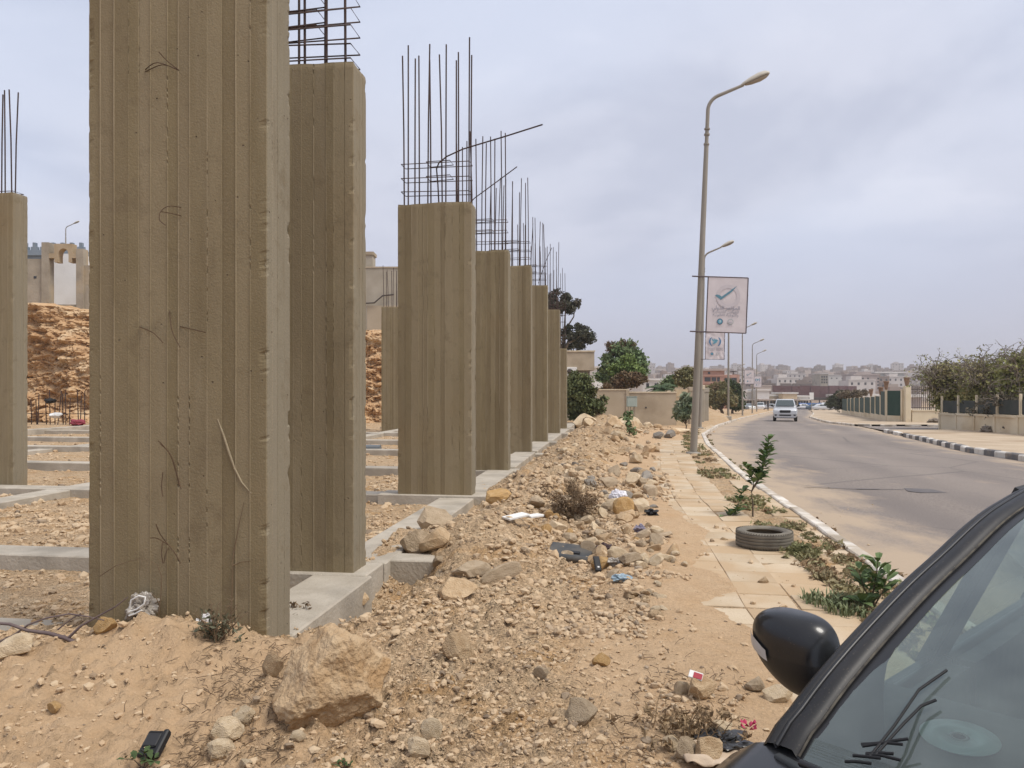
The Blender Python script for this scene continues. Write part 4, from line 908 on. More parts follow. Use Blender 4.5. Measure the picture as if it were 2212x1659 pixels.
def build_thorn_trees():
    """thorny trees behind the low wall: dense olive skirt below, bare arching twigs on top"""
    specs = [('thorn_tree', 'thorn tree with bare twig top nearest the gate railings', 2062, 43.6, [(2050, 822, 48, 40), (2085, 836, 40, 40), (2040, 852, 34, 28), (2075, 872, 44, 22)], (1992, 2110, 766, 815), M_LTHORN, 51),
             ('thorn_tree', 'middle thorn tree with bare twig top behind the low wall', 2128, 40.2, [(2130, 825, 46, 42), (2150, 845, 40, 38), (2112, 862, 40, 26), (2150, 880, 34, 22)], (2085, 2180, 764, 815), M_LTHORN, 52),
             ('thorn_tree', 'greener thorn tree at the right picture edge', 2215, 36.8, [(2205, 818, 44, 46), (2230, 806, 50, 48), (2190, 842, 36, 36), (2240, 845, 60, 34)], (2170, 2270, 745, 800), M_LBRIGHT, 53),
             ('thorn_tree', 'low dark thorn bush leaning over the low wall', 2170, 36.6, [(2168, 885, 26, 20), (2180, 872, 26, 20), (2160, 898, 16, 10)], (2140, 2200, 850, 870), leafmat('thorn_dark', (0.085, 0.075, 0.05), (0.12, 0.10, 0.065)), 54)]
    for nm, lb, u, d, bl, tw, ml, sd in specs:
        base = (at(u, 900, d).x, d, float(zb(d)) - .1)
        t = tree(nm, lb, 'tree', base, [(P(a, b, d), rad(c * .9, e * .9, d)) for a, b, c, e in bl], 150 if sd != 54 else 60, 17000 if sd != 54 else 4500, .10, ml, trunk_r=.13, spread=.40, seed=sd, fork=.2, nlimb=18, group=None, shell=.45)
        rs = random.Random(sd); mb = MB(); B = Vector(base); tips = []
        for k in range(150 if sd != 54 else 20):
            u0, u1, v0, v1 = tw; a = Vector(P(rs.uniform(u0 + 10, u1 - 10), rs.uniform(v1 - 14, v1 + 40), d + rs.uniform(-1.2, 1.2))) - B
            p = a; dr = Vector((rs.uniform(-.7, .7), rs.uniform(-.5, .5), rs.uniform(.6, 1.2))); pts = [p]
            for j in range(7):
                p = p + dr * .22; dr = (dr + Vector((rs.uniform(-.5, .5), rs.uniform(-.4, .4), -.26 + rs.uniform(-.25, .2)))); dr = dr.normalized(); pts.append(p)
            mb.tube(pts, [.026 - .0026 * j for j in range(8)], 4, caps=False)
            for j in range(2, 8):
                q = pts[j] + Vector((rs.uniform(-.3, .3), rs.uniform(-.3, .3), rs.uniform(-.2, .25))); mb.tube([pts[j], q], [.013, .007], 3, caps=False); tips.append(tuple(q))
        mb.build('twigs', M_TWIG, t, fix=False); V, Fc = leaves(np.array(tips), .12, 1500, .08, sd + 9); obj('sparse_leaves', np_mesh('sparse_leaves', V, Fc), ml, t)
build_thorn_trees()
# ------------------------------------------------------------------ street lamps
M_LAMPTOP = mat('lamp_shell', (0.50, 0.46, 0.38), (0.43, 0.39, 0.32), 5, rough=.6)
M_LAMPGLASS = mat('lamp_bowl', (0.30, 0.25, 0.19), rough=.25, spec=.5)
def lamp_parts(t, hb=9.65, r0=.094, r1=.05, arm=(.70, .30), head=.76, n=12):
    mb = MB(); prof = [(0, 0, -.3), (0, 0, 1.2), (0, 0, 7.0), (0, 0, hb - 1.35)]
    mb.tube(prof, [r0, r0 * .98, r0 * .72, r0 * .62], n); mb.build('pole', M_POLE, t)
    mb = MB()
    for z in (hb - 1.36, hb - 1.1, hb - .95): mb.tube([(0, 0, z - .02), (0, 0, z + .02)], r0 * .8, n)
    mb.build('collar', M_POLE, t)
    a, c = arm; pts = [(0, 0, hb - 1.34), (0, 0, hb - .45)]
    for k in range(1, 7):
        th = k / 6 * R(66); rr = .42; pts.append((rr * (1 - math.cos(th)), 0, hb - .45 + rr * math.sin(th)))
    e = Vector(pts[-1]); dr = Vector((a, 0, c)).normalized(); end = e + dr * a; pts.append(tuple(end)); mb = MB(); mb.tube(pts, [r1] * 2 + [r1 * .95] * (len(pts) - 3) + [r1 * .8], n); mb.build('arm', M_POLE, t)
    ang = math.atan2(c, a); Mh = Matrix.Translation(end - dr * .05) @ Matrix.Rotation(-ang, 4, 'Y')
    rings = []; 
    for s, w, h in ((0, .045, .05), (.06, .07, .075), (.25, .11, .12), (.5, .14, .15), (.68, .13, .13), (.76, .08, .08), (head, .02, .02)):
        rings.append([Mh @ Vector((s, w * math.cos(q), h * max(0, math.sin(q)) * (1 if math.sin(q) > 0 else 0))) for q in [2 * math.pi * k / 16 for k in range(16)]])
    mb = MB(); mb.loft(rings); mb.build('lamp_head', M_LAMPTOP, t)
    rings = []
    for s, w, h in ((.10, .05, .04), (.25, .095, .07), (.5, .12, .085), (.66, .10, .06), (.74, .03, .02)):
        rings.append([Mh @ Vector((s, w * math.cos(q), min(-.004, h * math.sin(q)))) for q in [2 * math.pi * k / 16 for k in range(16)]])
    mb = MB(); mb.loft(rings); mb.build('lamp_bowl', M_LAMPGLASS, t)
    MB().lathe([(.2, -.02), (.2, .03), (r0 * 1.15, .05)], 12).build('base_plate', M_POLE, t)
def lamp(label, u, v, d, lean=0.0, rz=0.0, group='street lamps along the near kerb', hb=9.55, z=None):
    x = (u - U0) / F_PX * d; z = float(zb(d)) if z is None else z
    t = thing('street_lamp', label, 'street lamp', (x, d, z), 0, group); lamp_parts(t, hb + .08); t.rotation_euler = (0, lean, rz); return t
LAMPS = [lamp('nearest tallest street lamp, its leaning pole carrying the tick mark banner', 1498, 978, 20.6, R(2.35), R(-8)),
         lamp('second street lamp along the kerb, pole carrying the dove banner', 1512, 928, 42, R(1.4), R(-14)),
         lamp('third street lamp, its head just right of the tick mark banner', 1573, 905, 63, R(.3), R(-20)),
         lamp('fourth street lamp, carrying the small far tick mark banner', 1604, 900, 84, R(-.1), R(-20)),
         lamp('fifth street lamp, carrying the small far dove banner', 1625, 896, 105, R(.1), R(-20)),
         lamp('sixth and farthest street lamp of the near kerb', 1634.5, 890, 126, R(0), R(-20)),
         lamp('short looking distant street lamp behind the fourth lamp pole', 1594, 880, 170, R(0), R(-10), 'distant street lamps'),
         lamp('street lamp above the battlements of the blue grey building', 142, 600, 88, 0, R(0), 'distant street lamps', hb=8.3, z=12.2)]

# ------------------------------------------------------------------ printed banners on the lamp poles
M_PRINT = mat('banner_pink_white', (0.60, 0.535, 0.53), (0.64, 0.575, 0.57), 2.5, rough=.6, bump=.01, bscale=3)
M_TEAL = mat('print_teal', (0.115, 0.24, 0.30), rough=.6); M_GREYP = mat('print_grey', (0.32, 0.31, 0.35), rough=.6); M_FAINT = mat('print_faint', (0.555, 0.50, 0.505), rough=.6)
M_NAVY = mat('print_navy', (0.06, 0.12, 0.19), rough=.6); M_SKYB = mat('print_blue', (0.14, 0.34, 0.43), rough=.6); M_SILV = mat('print_silver', (0.40, 0.42, 0.41), rough=.6); M_BLUEP = mat('print_royal', (0.10, 0.20, 0.34), rough=.6)
M_FRAME = mat('banner_frame', (0.10, 0.075, 0.075), rough=.6)
FORMS = {'ا': ('\uFE8D', '\uFE8E', None, None), 'ل': ('\uFEDD', '\uFEDE', '\uFEDF', '\uFEE0'), 'م': ('\uFEE1', '\uFEE2', '\uFEE3', '\uFEE4'), 'ؤ': ('\uFE85', '\uFE86', None, None), 'ت': ('\uFE95', '\uFE96', '\uFE97', '\uFE98'),
         'ر': ('\uFEAD', '\uFEAE', None, None), 'د': ('\uFEA9', '\uFEAA', None, None), 'و': ('\uFEED', '\uFEEE', None, None), 'ي': ('\uFEF1', '\uFEF2', '\uFEF3', '\uFEF4'), 'ق': ('\uFED5', '\uFED6', '\uFED7', '\uFED8'),
         'ن': ('\uFEE5', '\uFEE6', '\uFEE7', '\uFEE8'), 'خ': ('\uFEA5', '\uFEA6', '\uFEA7', '\uFEA8'), 'ب': ('\uFE8F', '\uFE90', '\uFE91', '\uFE92'), 'ة': ('\uFE93', '\uFE94', None, None), 'ع': ('\uFEC9', '\uFECA', '\uFECB', '\uFECC')}
def shape_ar(s):
    out = []
    for w in s.split(' '):
        r = []
        for i, ch in enumerate(w):
            f = FORMS[ch]; pj = i > 0 and FORMS[w[i - 1]][2] is not None; nj = i < len(w) - 1 and f[2] is not None
            r.append((f[3] if nj and f[3] else f[1]) if pj else (f[2] if nj else f[0]))
        out.append(''.join(r)[::-1])
    return ' '.join(out[::-1])
def text_mesh(body, width, bold=0.0):
    c = bpy.data.curves.new('lettering', 'FONT'); c.body = body; c.size = 1; c.align_x = 'CENTER'; c.resolution_u = 2; c.offset = bold; c.fill_mode = 'FRONT'
    o = bpy.data.objects.new('lettering_tmp', c); COL.objects.link(o); dg = bpy.context.evaluated_depsgraph_get(); me = bpy.data.meshes.new_from_object(o.evaluated_get(dg)); bpy.data.objects.remove(o)
    V = np.array([v.co[:] for v in me.vertices]) if len(me.vertices) else np.zeros((1, 3)); w = V[:, 0].max() - V[:, 0].min() + 1e-6; cx = (V[:, 0].max() + V[:, 0].min()) / 2; k = width / w
    for v in me.vertices: v.co = ((v.co.x - cx) * k, 0, v.co.y * k)
    return me
LINES = [shape_ar('المؤتمر الدولي'), shape_ar('للقوانين الانتخابية'), shape_ar('والتوعية القانونية')]
def flat(name, poly, m, parent, y): 
    mb = MB(); mb.add([(p[0], y, p[1]) for p in poly], [tuple(range(len(poly)))]); return mb.build(name, m, parent, fix=False)
def disc(name, cx, cz, r, m, parent, y, n=24, r2=None, a0=0, a1=2 * math.pi):
    mb = MB()
    if r2 is None: mb.add([(cx + r * math.cos(2 * math.pi * k / n), y, cz + r * math.sin(2 * math.pi * k / n)) for k in range(n)], [tuple(range(n))])
    else:
        P_ = []
        for k in range(n + 1):
            a = a0 + (a1 - a0) * k / n; w = 1.0 if a1 - a0 > 6 else .35 + .65 * math.sin(math.pi * min(1, max(0, (k + .6) / (n + 1.2)))); rm = (r + r2) / 2; h = (r - r2) / 2 * w
            P_.append([(cx + (rm + h) * math.cos(a), y, cz + (rm + h) * math.sin(a)), (cx + (rm - h) * math.cos(a), y, cz + (rm - h) * math.sin(a))])
        mb.grid(P_, False)
    return mb.build(name, m, parent, fix=False)
def banner(label, loc, rot, kind, w=1.05, h=1.5, wrinkle=.004, arms=(.42, .42), detail=True):
    """panel from x=0 (pole side) to w, z=0..h, face towards -y"""
    t = thing('pole_banner', label, 'banner', loc, 0, 'printed banners on the lamp poles'); t.rotation_euler = rot
    nx, nz = 20, 28; P_ = []
    for s in (-1, 1):
        G_ = [[(w * i / nx, s * .006 + wrinkle * float(mnoise.noise(Vector((i * .35, j * .3 + i * .2, h * 3)))), h * j / nz) for j in range(nz + 1)] for i in range(nx + 1)]; P_.append(G_)
    mb = MB(); mb.grid(P_[0]); mb.grid(P_[1]); mb.build('sheet', M_PRINT, t)
    for (a, b) in (((0, 0), (w, 0)), ((w, 0), (w, h)), ((w, h), (0, h)), ((0, h), (0, 0))):
        mb = MB(); mb.tube([(a[0], 0, a[1]), (b[0], 0, b[1])], .016, 6); mb.build('frame_bar', M_FRAME, t)
    for z in (0.0, h):
        mb = MB(); mb.tube([(-arms[0], .02, z), (.02, .02, z)], .02, 6); mb.build('bracket', M_FRAME, t)
    y = -.012 - wrinkle
    if kind == 'tick':
        disc('watermark', w * .52, h * .65, w * .30, M_FAINT, t, y, 32, w * .21)
        flat('tick_mark', [(w * .18, h * .665), (w * .25, h * .682), (w * .31, h * .668), (w * .355, h * .645), (w * .52, h * .735), (w * .73, h * .852), (w * .60, h * .735), (w * .335, h * .588)], M_TEAL, t, y - .004)
        for k, (ln, z, ww) in enumerate(zip(LINES, (.415, .352, .295), (.70, .64, .64))):
            if detail or k == 0:
                me = text_mesh(ln, w * ww, .012 if k == 0 else .005); o = obj('lettering', me, M_GREYP, t, loc=(w * .47, y - .004, h * z))
        for (cx, m1, m2) in ((.335, M_NAVY, M_SKYB), (.60, M_SILV, M_FAINT)):
            disc('emblem', cx * w, h * .195, w * .075, m1, t, y - .003); disc('emblem_core', cx * w, h * .195, w * .056, m2, t, y - .006)
        flat('emblem_detail', [(w * (.335 + a), h * (.195 + b)) for a, b in ((-.02, .02), (.02, .025), (.028, .005), (.0, -.03), (-.012, -.005))], mat('print_pale', (.42, .52, .55), rough=.6), t, y - .008)
        flat('emblem_detail', [(w * (.60 + a), h * (.178 + b)) for a, b in ((-.035, -.006), (.03, -.006), (.03, .006), (-.035, .006))], M_GREYP, t, y - .008)
        for cx in (.33, .58): MB().add([(w * (cx - .1), y - .003, h * .112), (w * (cx + .1), y - .003, h * .112), (w * (cx + .1), y - .003, h * .120), (w * (cx - .1), y - .003, h * .120)], [(0, 1, 2, 3)]).build('caption_line', M_FAINT, t, fix=False)
    else:
        cx, cz = .49 * w, h * .66
        disc('laurel', cx, cz, w * .32, M_BLUEP, t, y - .004, 16, w * .235, R(130), R(235)); disc('laurel', cx, cz, w * .32, M_BLUEP, t, y - .004, 16, w * .235, R(-55), R(50))
        for bird in ([(-.16, .15), (-.03, .05), (-.05, -.02), (-.09, .0), (-.14, .06)], [(-.03, .15), (.05, .05), (.02, -.01), (-.03, .02), (-.04, .08)], [(.15, .05), (.08, .075), (.0, .03), (-.07, -.04), (-.12, -.14), (-.03, -.10), (.06, -.07), (.095, 0)], [(.06, .12), (.09, .06), (.05, .03), (.035, .07)]): flat('dove', [(cx + a * w * 1.15, cz + b * w * 1.15) for a, b in bird], M_SKYB, t, y - .005)
        for k, z in enumerate((.385, .325)):
            me = text_mesh(LINES[k + 1], w * .78, .006); obj('lettering', me, M_GREYP, t, loc=(w * .5, y - .004, h * z))
        for (cx_, m1, m2) in ((.34, M_NAVY, M_SKYB), (.62, M_SILV, M_FAINT)):
            disc('emblem', cx_ * w, h * .20, w * .075, m1, t, y - .003); disc('emblem_core', cx_ * w, h * .20, w * .05, m2, t, y - .006)
    return t
def pole_x(l, z): return l.location.x + math.tan(l.rotation_euler[1]) * (z - l.location.z)
def hang(l, label, kind, ztop, h, w, lean, **k):
    z0 = ztop - h; x = pole_x(l, z0) + .17
    return banner(label, (x, l.location.y - .12, z0), (0, lean, R(-3)), kind, w, h, **k)
hang(LAMPS[0], 'large pinkish banner with a teal tick mark on the nearest lamp pole', 'tick', 4.70, 1.47, 1.05, R(2.35))
hang(LAMPS[1], 'creased pinkish banner with a blue dove emblem on the second lamp pole', 'dove', 4.86, 1.47, 1.02, R(1.0), wrinkle=.03)
hang(LAMPS[3], 'small far banner with a tick mark on the fourth lamp pole', 'tick', 3.95, 1.5, 1.05, 0, detail=False)
hang(LAMPS[4], 'small far banner with a dove emblem on the fifth lamp pole', 'dove', 3.7, 1.5, 1.05, 0)

# ------------------------------------------------------------------ low wall, gate and fence across the road
M_GREEN = mat('green_fence_sheet', (0.028, 0.058, 0.045), (0.036, 0.068, 0.055), 2, rough=.7); M_DGREEN = mat('faded_green_sheet', (0.055, 0.06, 0.055), (0.04, 0.05, 0.045), 2, rough=.8)
M_POT = mat('clay_pot', (0.22, 0.14, 0.095), (0.28, 0.18, 0.12), 5)
def run_wall(t, A, B, hts, zbase, thick, m, name='wall_panel', n=1, cap=None):
    A = Vector((*A, 0)); B = Vector((*B, 0)); L_ = (B - A).length; a = math.atan2(B.y - A.y, B.x - A.x)
    for k in range(n):
        p = A.lerp(B, k / n); M_ = Matrix.Translation(p) @ Matrix.Rotation(a, 4, 'Z'); l = L_ / n - .004; z0 = float(zb(p.y)) + zbase
        MB().box(0, l, -thick / 2, thick / 2, z0, float(zb(p.y)) + hts, M_).build(name, m, t)
        if cap: MB().box(0, l, -thick / 2 - .05, thick / 2 + .05, float(zb(p.y)) + hts + .002, float(zb(p.y)) + hts + cap, M_).build('coping', m, t)
def build_right_side():
    A, B = (23.75, 42.5), (20.3, 22.5)
    w = thing('low_wall', 'low cream wall with posts running along the right pavement', 'wall')
    A3, B3 = Vector((*A, 0)), Vector((*B, 0)); n = 9; run_wall(w, A, B, .72, -.4, .22, M_CREAM, n=n, cap=.10)
    ang = math.atan2(B[1] - A[1], B[0] - A[0])
    for k in range(n + 1):
        p = A3.lerp(B3, k / n); z = float(zb(p.y)); M_ = Matrix.Translation((p.x, p.y, z)) @ Matrix.Rotation(ang, 4, 'Z')
        MB().bbox(-.09, .09, -.16, .16, -.4, .80, .01, M_).build('pier', M_CREAM, w)
        MB().bbox(-.05, .05, -.05, .05, .803, 1.75, .01, M_).build('post', M_CREAM, w)
    for k in range(n):
        p = A3.lerp(B3, k / n); q = A3.lerp(B3, (k + 1) / n); z = float(zb(p.y)); L_ = (q - p).length; M_ = Matrix.Translation((p.x, p.y, z)) @ Matrix.Rotation(ang, 4, 'Z')
        MB().box(.08, L_ - .08, .02, .05, .86, 1.5, M_).build('green_sheet', M_DGREEN, w)
    MB().box(A[0], A[0] + 3.2, A[1] - .1, A[1] + .12, float(zb(42)) - .4, float(zb(42)) + .75).build('wall_return', M_CREAM, w)
    # gate pier with pot, railing wall
    d = 57.0; X = lambda u: (u - U0) / F_PX * d; z = float(zb(d))
    g = thing('gate_pillar', 'tall cream gate pillar topped by a clay pot', 'pillar', (X(1959), d, z))
    MB().bbox(-.21, .21, -.21, .21, -.4, 2.62, .02).build('shaft', M_CREAM, g)
    pot = [(.10, 2.63), (.12, 2.70), (.17, 2.95), (.20, 3.18), (.23, 3.2), (.23, 3.28), (.19, 3.28), (.17, 3.15), (.001, 3.1)]
    MB().lathe(pot, 16).build('flower_pot', M_POT, g)
    r = thing('railing_wall', 'low cream wall with dark iron railings beside the gate pillar', 'railing', (X(1967) + .02, d - .1, z))
    Lr = X(2100) - X(1967)
    MB().box(0, Lr, -.1, .12, -.4, .78).build('base_wall', M_CREAM, r); MB().box(0, Lr, -.15, .17, .783, .86).build('coping', M_CREAM, r)
    for zz in (.98, 2.35): MB().box(0, Lr, -.02, .02, zz, zz + .07).build('rail', M_DKMETAL, r)
    k = 0; x = .1
    while x < Lr:
        wd = .05 if k % 11 == 8 else .016
        MB().box(x - wd, x + wd, -.018, .018, .865, 2.62).build('bar', M_DKMETAL, r); x += .155; k += 1
    # fence with green sheets running away from the gate pillar
    f = thing('panel_fence', 'fence of dark green sheets between cream posts beyond the gate', 'fence')
    pts = [(29.0, 57.2), (28.5, 58.6), (30.2, 63.0), (31.9, 67.5), (33.6, 72), (35.3, 77), (37.3, 82.5), (39.2, 88), (41.2, 93.5), (43.2, 99), (45.5, 106)]
    for i, ((x0, y0), (x1, y1)) in enumerate(zip(pts[:-1], pts[1:])):
        L_ = math.hypot(x1 - x0, y1 - y0); a = math.atan2(y1 - y0, x1 - x0); zz = float(zb((y0 + y1) / 2)); M_ = Matrix.Translation((x0, y0, zz)) @ Matrix.Rotation(a, 4, 'Z'); hh = 2.3 if i < 2 else 1.95
        MB().box(.12, L_ - .12, -.08, .08, -.5, .42, M_).build('base_wall', M_CREAM, f); MB().box(.13, L_ - .13, -.02, .02, .425, hh, M_).build('green_sheet', M_GREEN, f)
        MB().bbox(-.07, .07, -.09, .09, -.5, hh + .12, .01, M_).build('post', M_CREAM, f)
        if i in (1, 2, 4): MB().lathe([(r_ * .9, z_ - 2.63 + hh + .125) for r_, z_ in pot], 14, M_).build('flower_pot', M_POT, f)
    for (u, v, dd, lb) in ((2138, 930, 36.5, 'dark heap of dry cuttings at the foot of the low wall'), (2181, 925, 35.0, 'small black bundle caught on the low wall'), (2018, 909, 54, 'pile of broken branches before the railing wall')):
        p = at(u, v, dd); bm = bmesh.new(); bmesh.ops.create_icosphere(bm, subdivisions=3, radius=.42 if u != 2181 else .3)
        for vv in bm.verts:
            vv.co *= 1 + .7 * mnoise.noise(vv.co * 5 + Vector((u, 0, 0))); vv.co.z *= .45
        me = bpy.data.meshes.new('cuttings'); bm.to_mesh(me); bm.free(); o = tag(obj('cuttings_heap', me, M_TWIG if u != 2181 else M_DKMETAL, loc=(p.x, p.y, float(zb(dd)) + .08 if u != 2181 else p.z)), lb, 'debris')
build_right_side()

# ------------------------------------------------------------------ vehicles
M_TYRE = mat('tyre_rubber', (0.03, 0.03, 0.03), (0.05, 0.047, 0.042), 10, rough=.85); M_RIM = mat('alloy', (0.45, 0.45, 0.46), rough=.35, metal=.9)
M_CGLASS = mat('car_glass', (0.045, 0.06, 0.06), rough=.06, spec=.8); M_BLACKP = mat('black_plastic', (0.018, 0.018, 0.019), rough=.5)
M_HEADL = mat('headlamp', (0.62, 0.64, 0.66), rough=.12, spec=.8); M_REFL = mat('amber', (0.4, 0.2, 0.05), rough=.3)
def vehicle(name, label, loc, rz, paint, L_=4.6, W=1.85, Hh=1.78, suv=True, detail=True, group=None):
    """front towards -y; local z=0 is the ground"""
    t = thing(name, label, 'car', loc, rz, group); hw = W / 2; hoodz = 1.08 if suv else .92; gc = .34 if suv else .22; yf = -L_ / 2; yr = L_ / 2
    def ring(y, zs): return [Vector((x * hw, y, z)) for x, z in zs]
    lower = lambda z1, s=1.0: [(-.90 * s, gc), (-1.0 * s, gc + .14), (-1.0 * s, z1 - .25), (-.965 * s, z1 - .06), (-.86 * s, z1), (.86 * s, z1), (.965 * s, z1 - .06), (1.0 * s, z1 - .25), (1.0 * s, gc + .14), (.90 * s, gc)]
    bw = hoodz + .03
    secs = [(yf, hoodz - .22, .90), (yf + .07, hoodz - .12, .955), (yf + .22, hoodz - .06, .985), (yf + .9, hoodz, 1), (yf + 1.25, bw, 1), (yr - .5, bw, 1), (yr - .06, bw - .04, .98), (yr, bw - .2, .94)]
    mb = MB(); mb.loft([ring(y, lower(z, s)) for y, z, s in secs]); body = mb.build('body', paint, t)
    c0, c1, c2, c3 = (yf + 1.18, yf + 1.95, yr - (.35 if suv else 1.2), yr - (.1 if suv else .55))
    cab = lambda y, z, s: ring(y, [(-.93, bw - .02), (-.93 * (1 - (1 - s) * .5), (bw + z) / 2), (-s, z - .05), (-s * .9, z), (s * .9, z), (s, z - .05), (.93 * (1 - (1 - s) * .5), (bw + z) / 2), (.93, bw - .02)])
    mb = MB(); mb.loft([cab(c0, bw + .03, .90), cab(c0 + .1, bw + .12, .88), cab(c1, Hh - .03, .74), cab(c1 + .5, Hh, .74), cab(c2, Hh - .03, .74), cab(c3, bw + .05, .86)]); mb.build('cabin', paint, t)
    # glass
    sl = lambda s, z: Vector((0, c0 + (c1 - c0) * s, z)); off = -.012
    def pt(s, x): z = bw + .10 + (Hh - .12 - bw - .02) * s; return Vector((x, c0 + .02 + (c1 - c0) * s * .99 - .05, z + .01))
    mb = MB(); mb.add([pt(.05, -.79 * hw), pt(.05, .79 * hw), pt(.93, .66 * hw), pt(.93, -.66 * hw)], [(0, 1, 2, 3)]); mb.build('windscreen', M_CGLASS, t, fix=False)
    for s in (-1, 1):
        for (ya, yb, yc, yd) in ((c0 + .45, c1 + .45, c1 + .45, c1 + .08), (c1 + .52, c2 - .2, c2 - .35, c1 + .52)):
            x0 = .945 * hw * s; x1 = .80 * hw * s; mb = MB(); mb.add([(x0, ya, bw + .05), (x0, yb, bw + .05), (x1, yc, Hh - .14), (x1, yd, Hh - .14)], [(0, 1, 2, 3)]); mb.build('side_window', M_CGLASS, t, fix=False)
        mb = MB(); mb.bbox(-.10, .10, -.06, .06, -.085, .085, .04, Matrix.Translation((s * (hw + .10), c0 + .42, bw + .16))); mb.box(-.06, .06, -.02, .02, -.03, .03, Matrix.Translation((s * hw, c0 + .42, bw + .08))); mb.build('wing_mirror', M_BLACKP, t)
    for s in (-1, 1):
        for yy in (yf + .85, yr - .85):
            rw = .375 if suv else .31; Mx = Matrix.Translation((s * (hw - .12), yy, rw)) @ Matrix.Rotation(R(90) * s, 4, 'Y')
            wh = thing('wheel', None, None); wh.parent = t
            for kk in ('label', 'category'): 
                if kk in wh: del wh[kk]
            MB().lathe([(rw * .62, -.11), (rw * .93, -.115), (rw, -.08), (rw, .08), (rw * .93, .115), (rw * .62, .11)], 20, Mx, close=True).build('tyre', M_TYRE, wh)
            MB().lathe([(rw * .63, -.08), (rw * .6, .06), (rw * .5, .085), (.03, .07), (.001, .07)], 14, Mx).build('rim', M_RIM, wh)
    yq = yf - .012
    if detail:
        def pane(nm, poly, m, dy=0): mb = MB(); mb.prism(poly, 'y', yq - .012 + dy, yq + .09 + dy); mb.build(nm, m, t)
        pane('grille', [(-.43, hoodz - .20), (-.38, hoodz - .36), (.38, hoodz - .36), (.43, hoodz - .20), (.38, hoodz - .155), (-.38, hoodz - .155)], M_BLACKP)
        pane('lower_intake', [(-.46, hoodz - .54), (-.40, hoodz - .61), (.40, hoodz - .61), (.46, hoodz - .54), (.42, hoodz - .50), (-.42, hoodz - .50)], M_BLACKP)
        pane('bumper', [(-.88, hoodz - .42), (.88, hoodz - .42), (.90, hoodz - .49), (-.90, hoodz - .49)], paint, -.01)
        for s in (-1, 1):
            pane('headlight', [(s * .50, hoodz - .19), (s * .86, hoodz - .17), (s * .88, hoodz - .27), (s * .84, hoodz - .335), (s * .50, hoodz - .34)], M_HEADL, .02)
            pane('fog_lamp', [(s * .62, hoodz - .50), (s * .80, hoodz - .50), (s * .78, hoodz - .60), (s * .64, hoodz - .60)], M_BLACKP, .015)
        pane('skid_plate', [(-.80, gc + .06), (.80, gc + .06), (.70, gc - .05), (-.70, gc - .05)], M_BLACKP, .05)
        for s in (-1, 1): MB().tube([(s * hw * .62, c1 + .3, Hh + .05), (s * hw * .62, c2 - .2, Hh + .05)], .018, 6).build('roof_rail', M_BLACKP, t)
    else:
        for s in (-1, 1): MB().box(s * .6 * hw - .16, s * .6 * hw + .16, yq, yq + .1, hoodz - .3, hoodz - .16).build('headlight', M_HEADL, t)
    return t
PAINT = lambda n, c: mat(n, c, rough=.35, spec=.5, coat=.6)
vehicle('silver_suv', 'silver off-road estate driving towards the viewer on the road', (at(1696, 914, 63.3).x, 63.3, float(zb(62)) - .105), R(-19.5), mat('silver_paint', (0.56, 0.565, 0.575), rough=.3, metal=.2, coat=.5))
def build_parked():
    d = 176
    specs = [(1595, d, (0.16, 0.17, 0.18), 'grey pickup-sized car parked left of the far shops', 1, 40), (1616, d + 4, (0.70, 0.72, 0.70), 'white car parked between two lamp posts before the far shops', 0, 10), (1643, d - 2, (0.66, 0.66, 0.65), 'pale jeep parked beside the fifth lamp post', 1, -20),
             (1668, d + 22, (0.45, 0.47, 0.5), 'silver saloon parked behind the standing person', 0, 80), (1690, d + 34, (0.6, 0.6, 0.6), 'light car parked behind the silver off-road estate', 0, 60), (1738, d + 20, (0.7, 0.7, 0.7), 'white saloon parked before the blue hoarding', 0, 75),
             (1764, d - 8, (0.08, 0.12, 0.16), 'dark blue car parked before the blue hoarding', 0, 70), (1795, d + 8, (0.68, 0.70, 0.72), 'white pickup parked at the right end of the blue hoarding', 1, 85), (1778, d - 12, (0.55, 0.56, 0.57), 'low pale saloon in front of the white pickup', 0, 80)]
    for u, dd, c, lb, suv, rz in specs:
        vehicle('parked_car', lb, ((u - U0) / F_PX * dd, dd, float(zb(dd)) - .1), R(rz), PAINT('paint_far', c), 4.5, 1.8, 1.75 if suv else 1.45, bool(suv), False, 'cars parked before the far shops')
build_parked()

# ------------------------------------------------------------------ far buildings
def building(name, label, cat, u0, u1, vtop, d, depth, m, floors=(), roof=None, vb=905, group=None, slab=None):
    """box with recessed-looking windows; floors = list of (v_top, v_bottom, [(ua,ub),...])"""
    X = lambda u: (u - U0) / F_PX * d; Z = lambda v: CAMZ - (v - V0) / F_PX * d
    t = thing(name, label, cat, (0, 0, 0), 0, group)
    MB().box(X(u0), X(u1), d, d + depth, Z(vb), Z(vtop)).build('wall', m, t)
    if roof: MB().box(X(u0) - roof[0], X(u1) + roof[0], d - roof[0], d + depth + roof[0], Z(vtop) + .01, Z(vtop) + roof[1]).build('roof_edge', roof[2], t)
    for va, vb_, wins in floors:
        for (a, b) in wins:
            MB().box(X(a), X(b), d - .03, d + .15, Z(vb_), Z(va)).build('window', M_DARK, t)
        if slab: MB().box(X(u0) - slab, X(u1) + slab, d - slab, d + .1, Z(vb_) - .55, Z(vb_) - .15).build('floor_band', m, t)
    return t
M_PINKC = mat('pinkish_concrete', (0.36, 0.30, 0.275), (0.41, 0.345, 0.315), .4); M_OFFW = mat('off_white_far', (0.62, 0.59, 0.55), (0.55, 0.52, 0.48), .3); M_MAROON = mat('maroon_sheeting', (0.105, 0.055, 0.055), (0.13, 0.07, 0.068), .3, rough=.8, bump=.1, bscale=1.2)
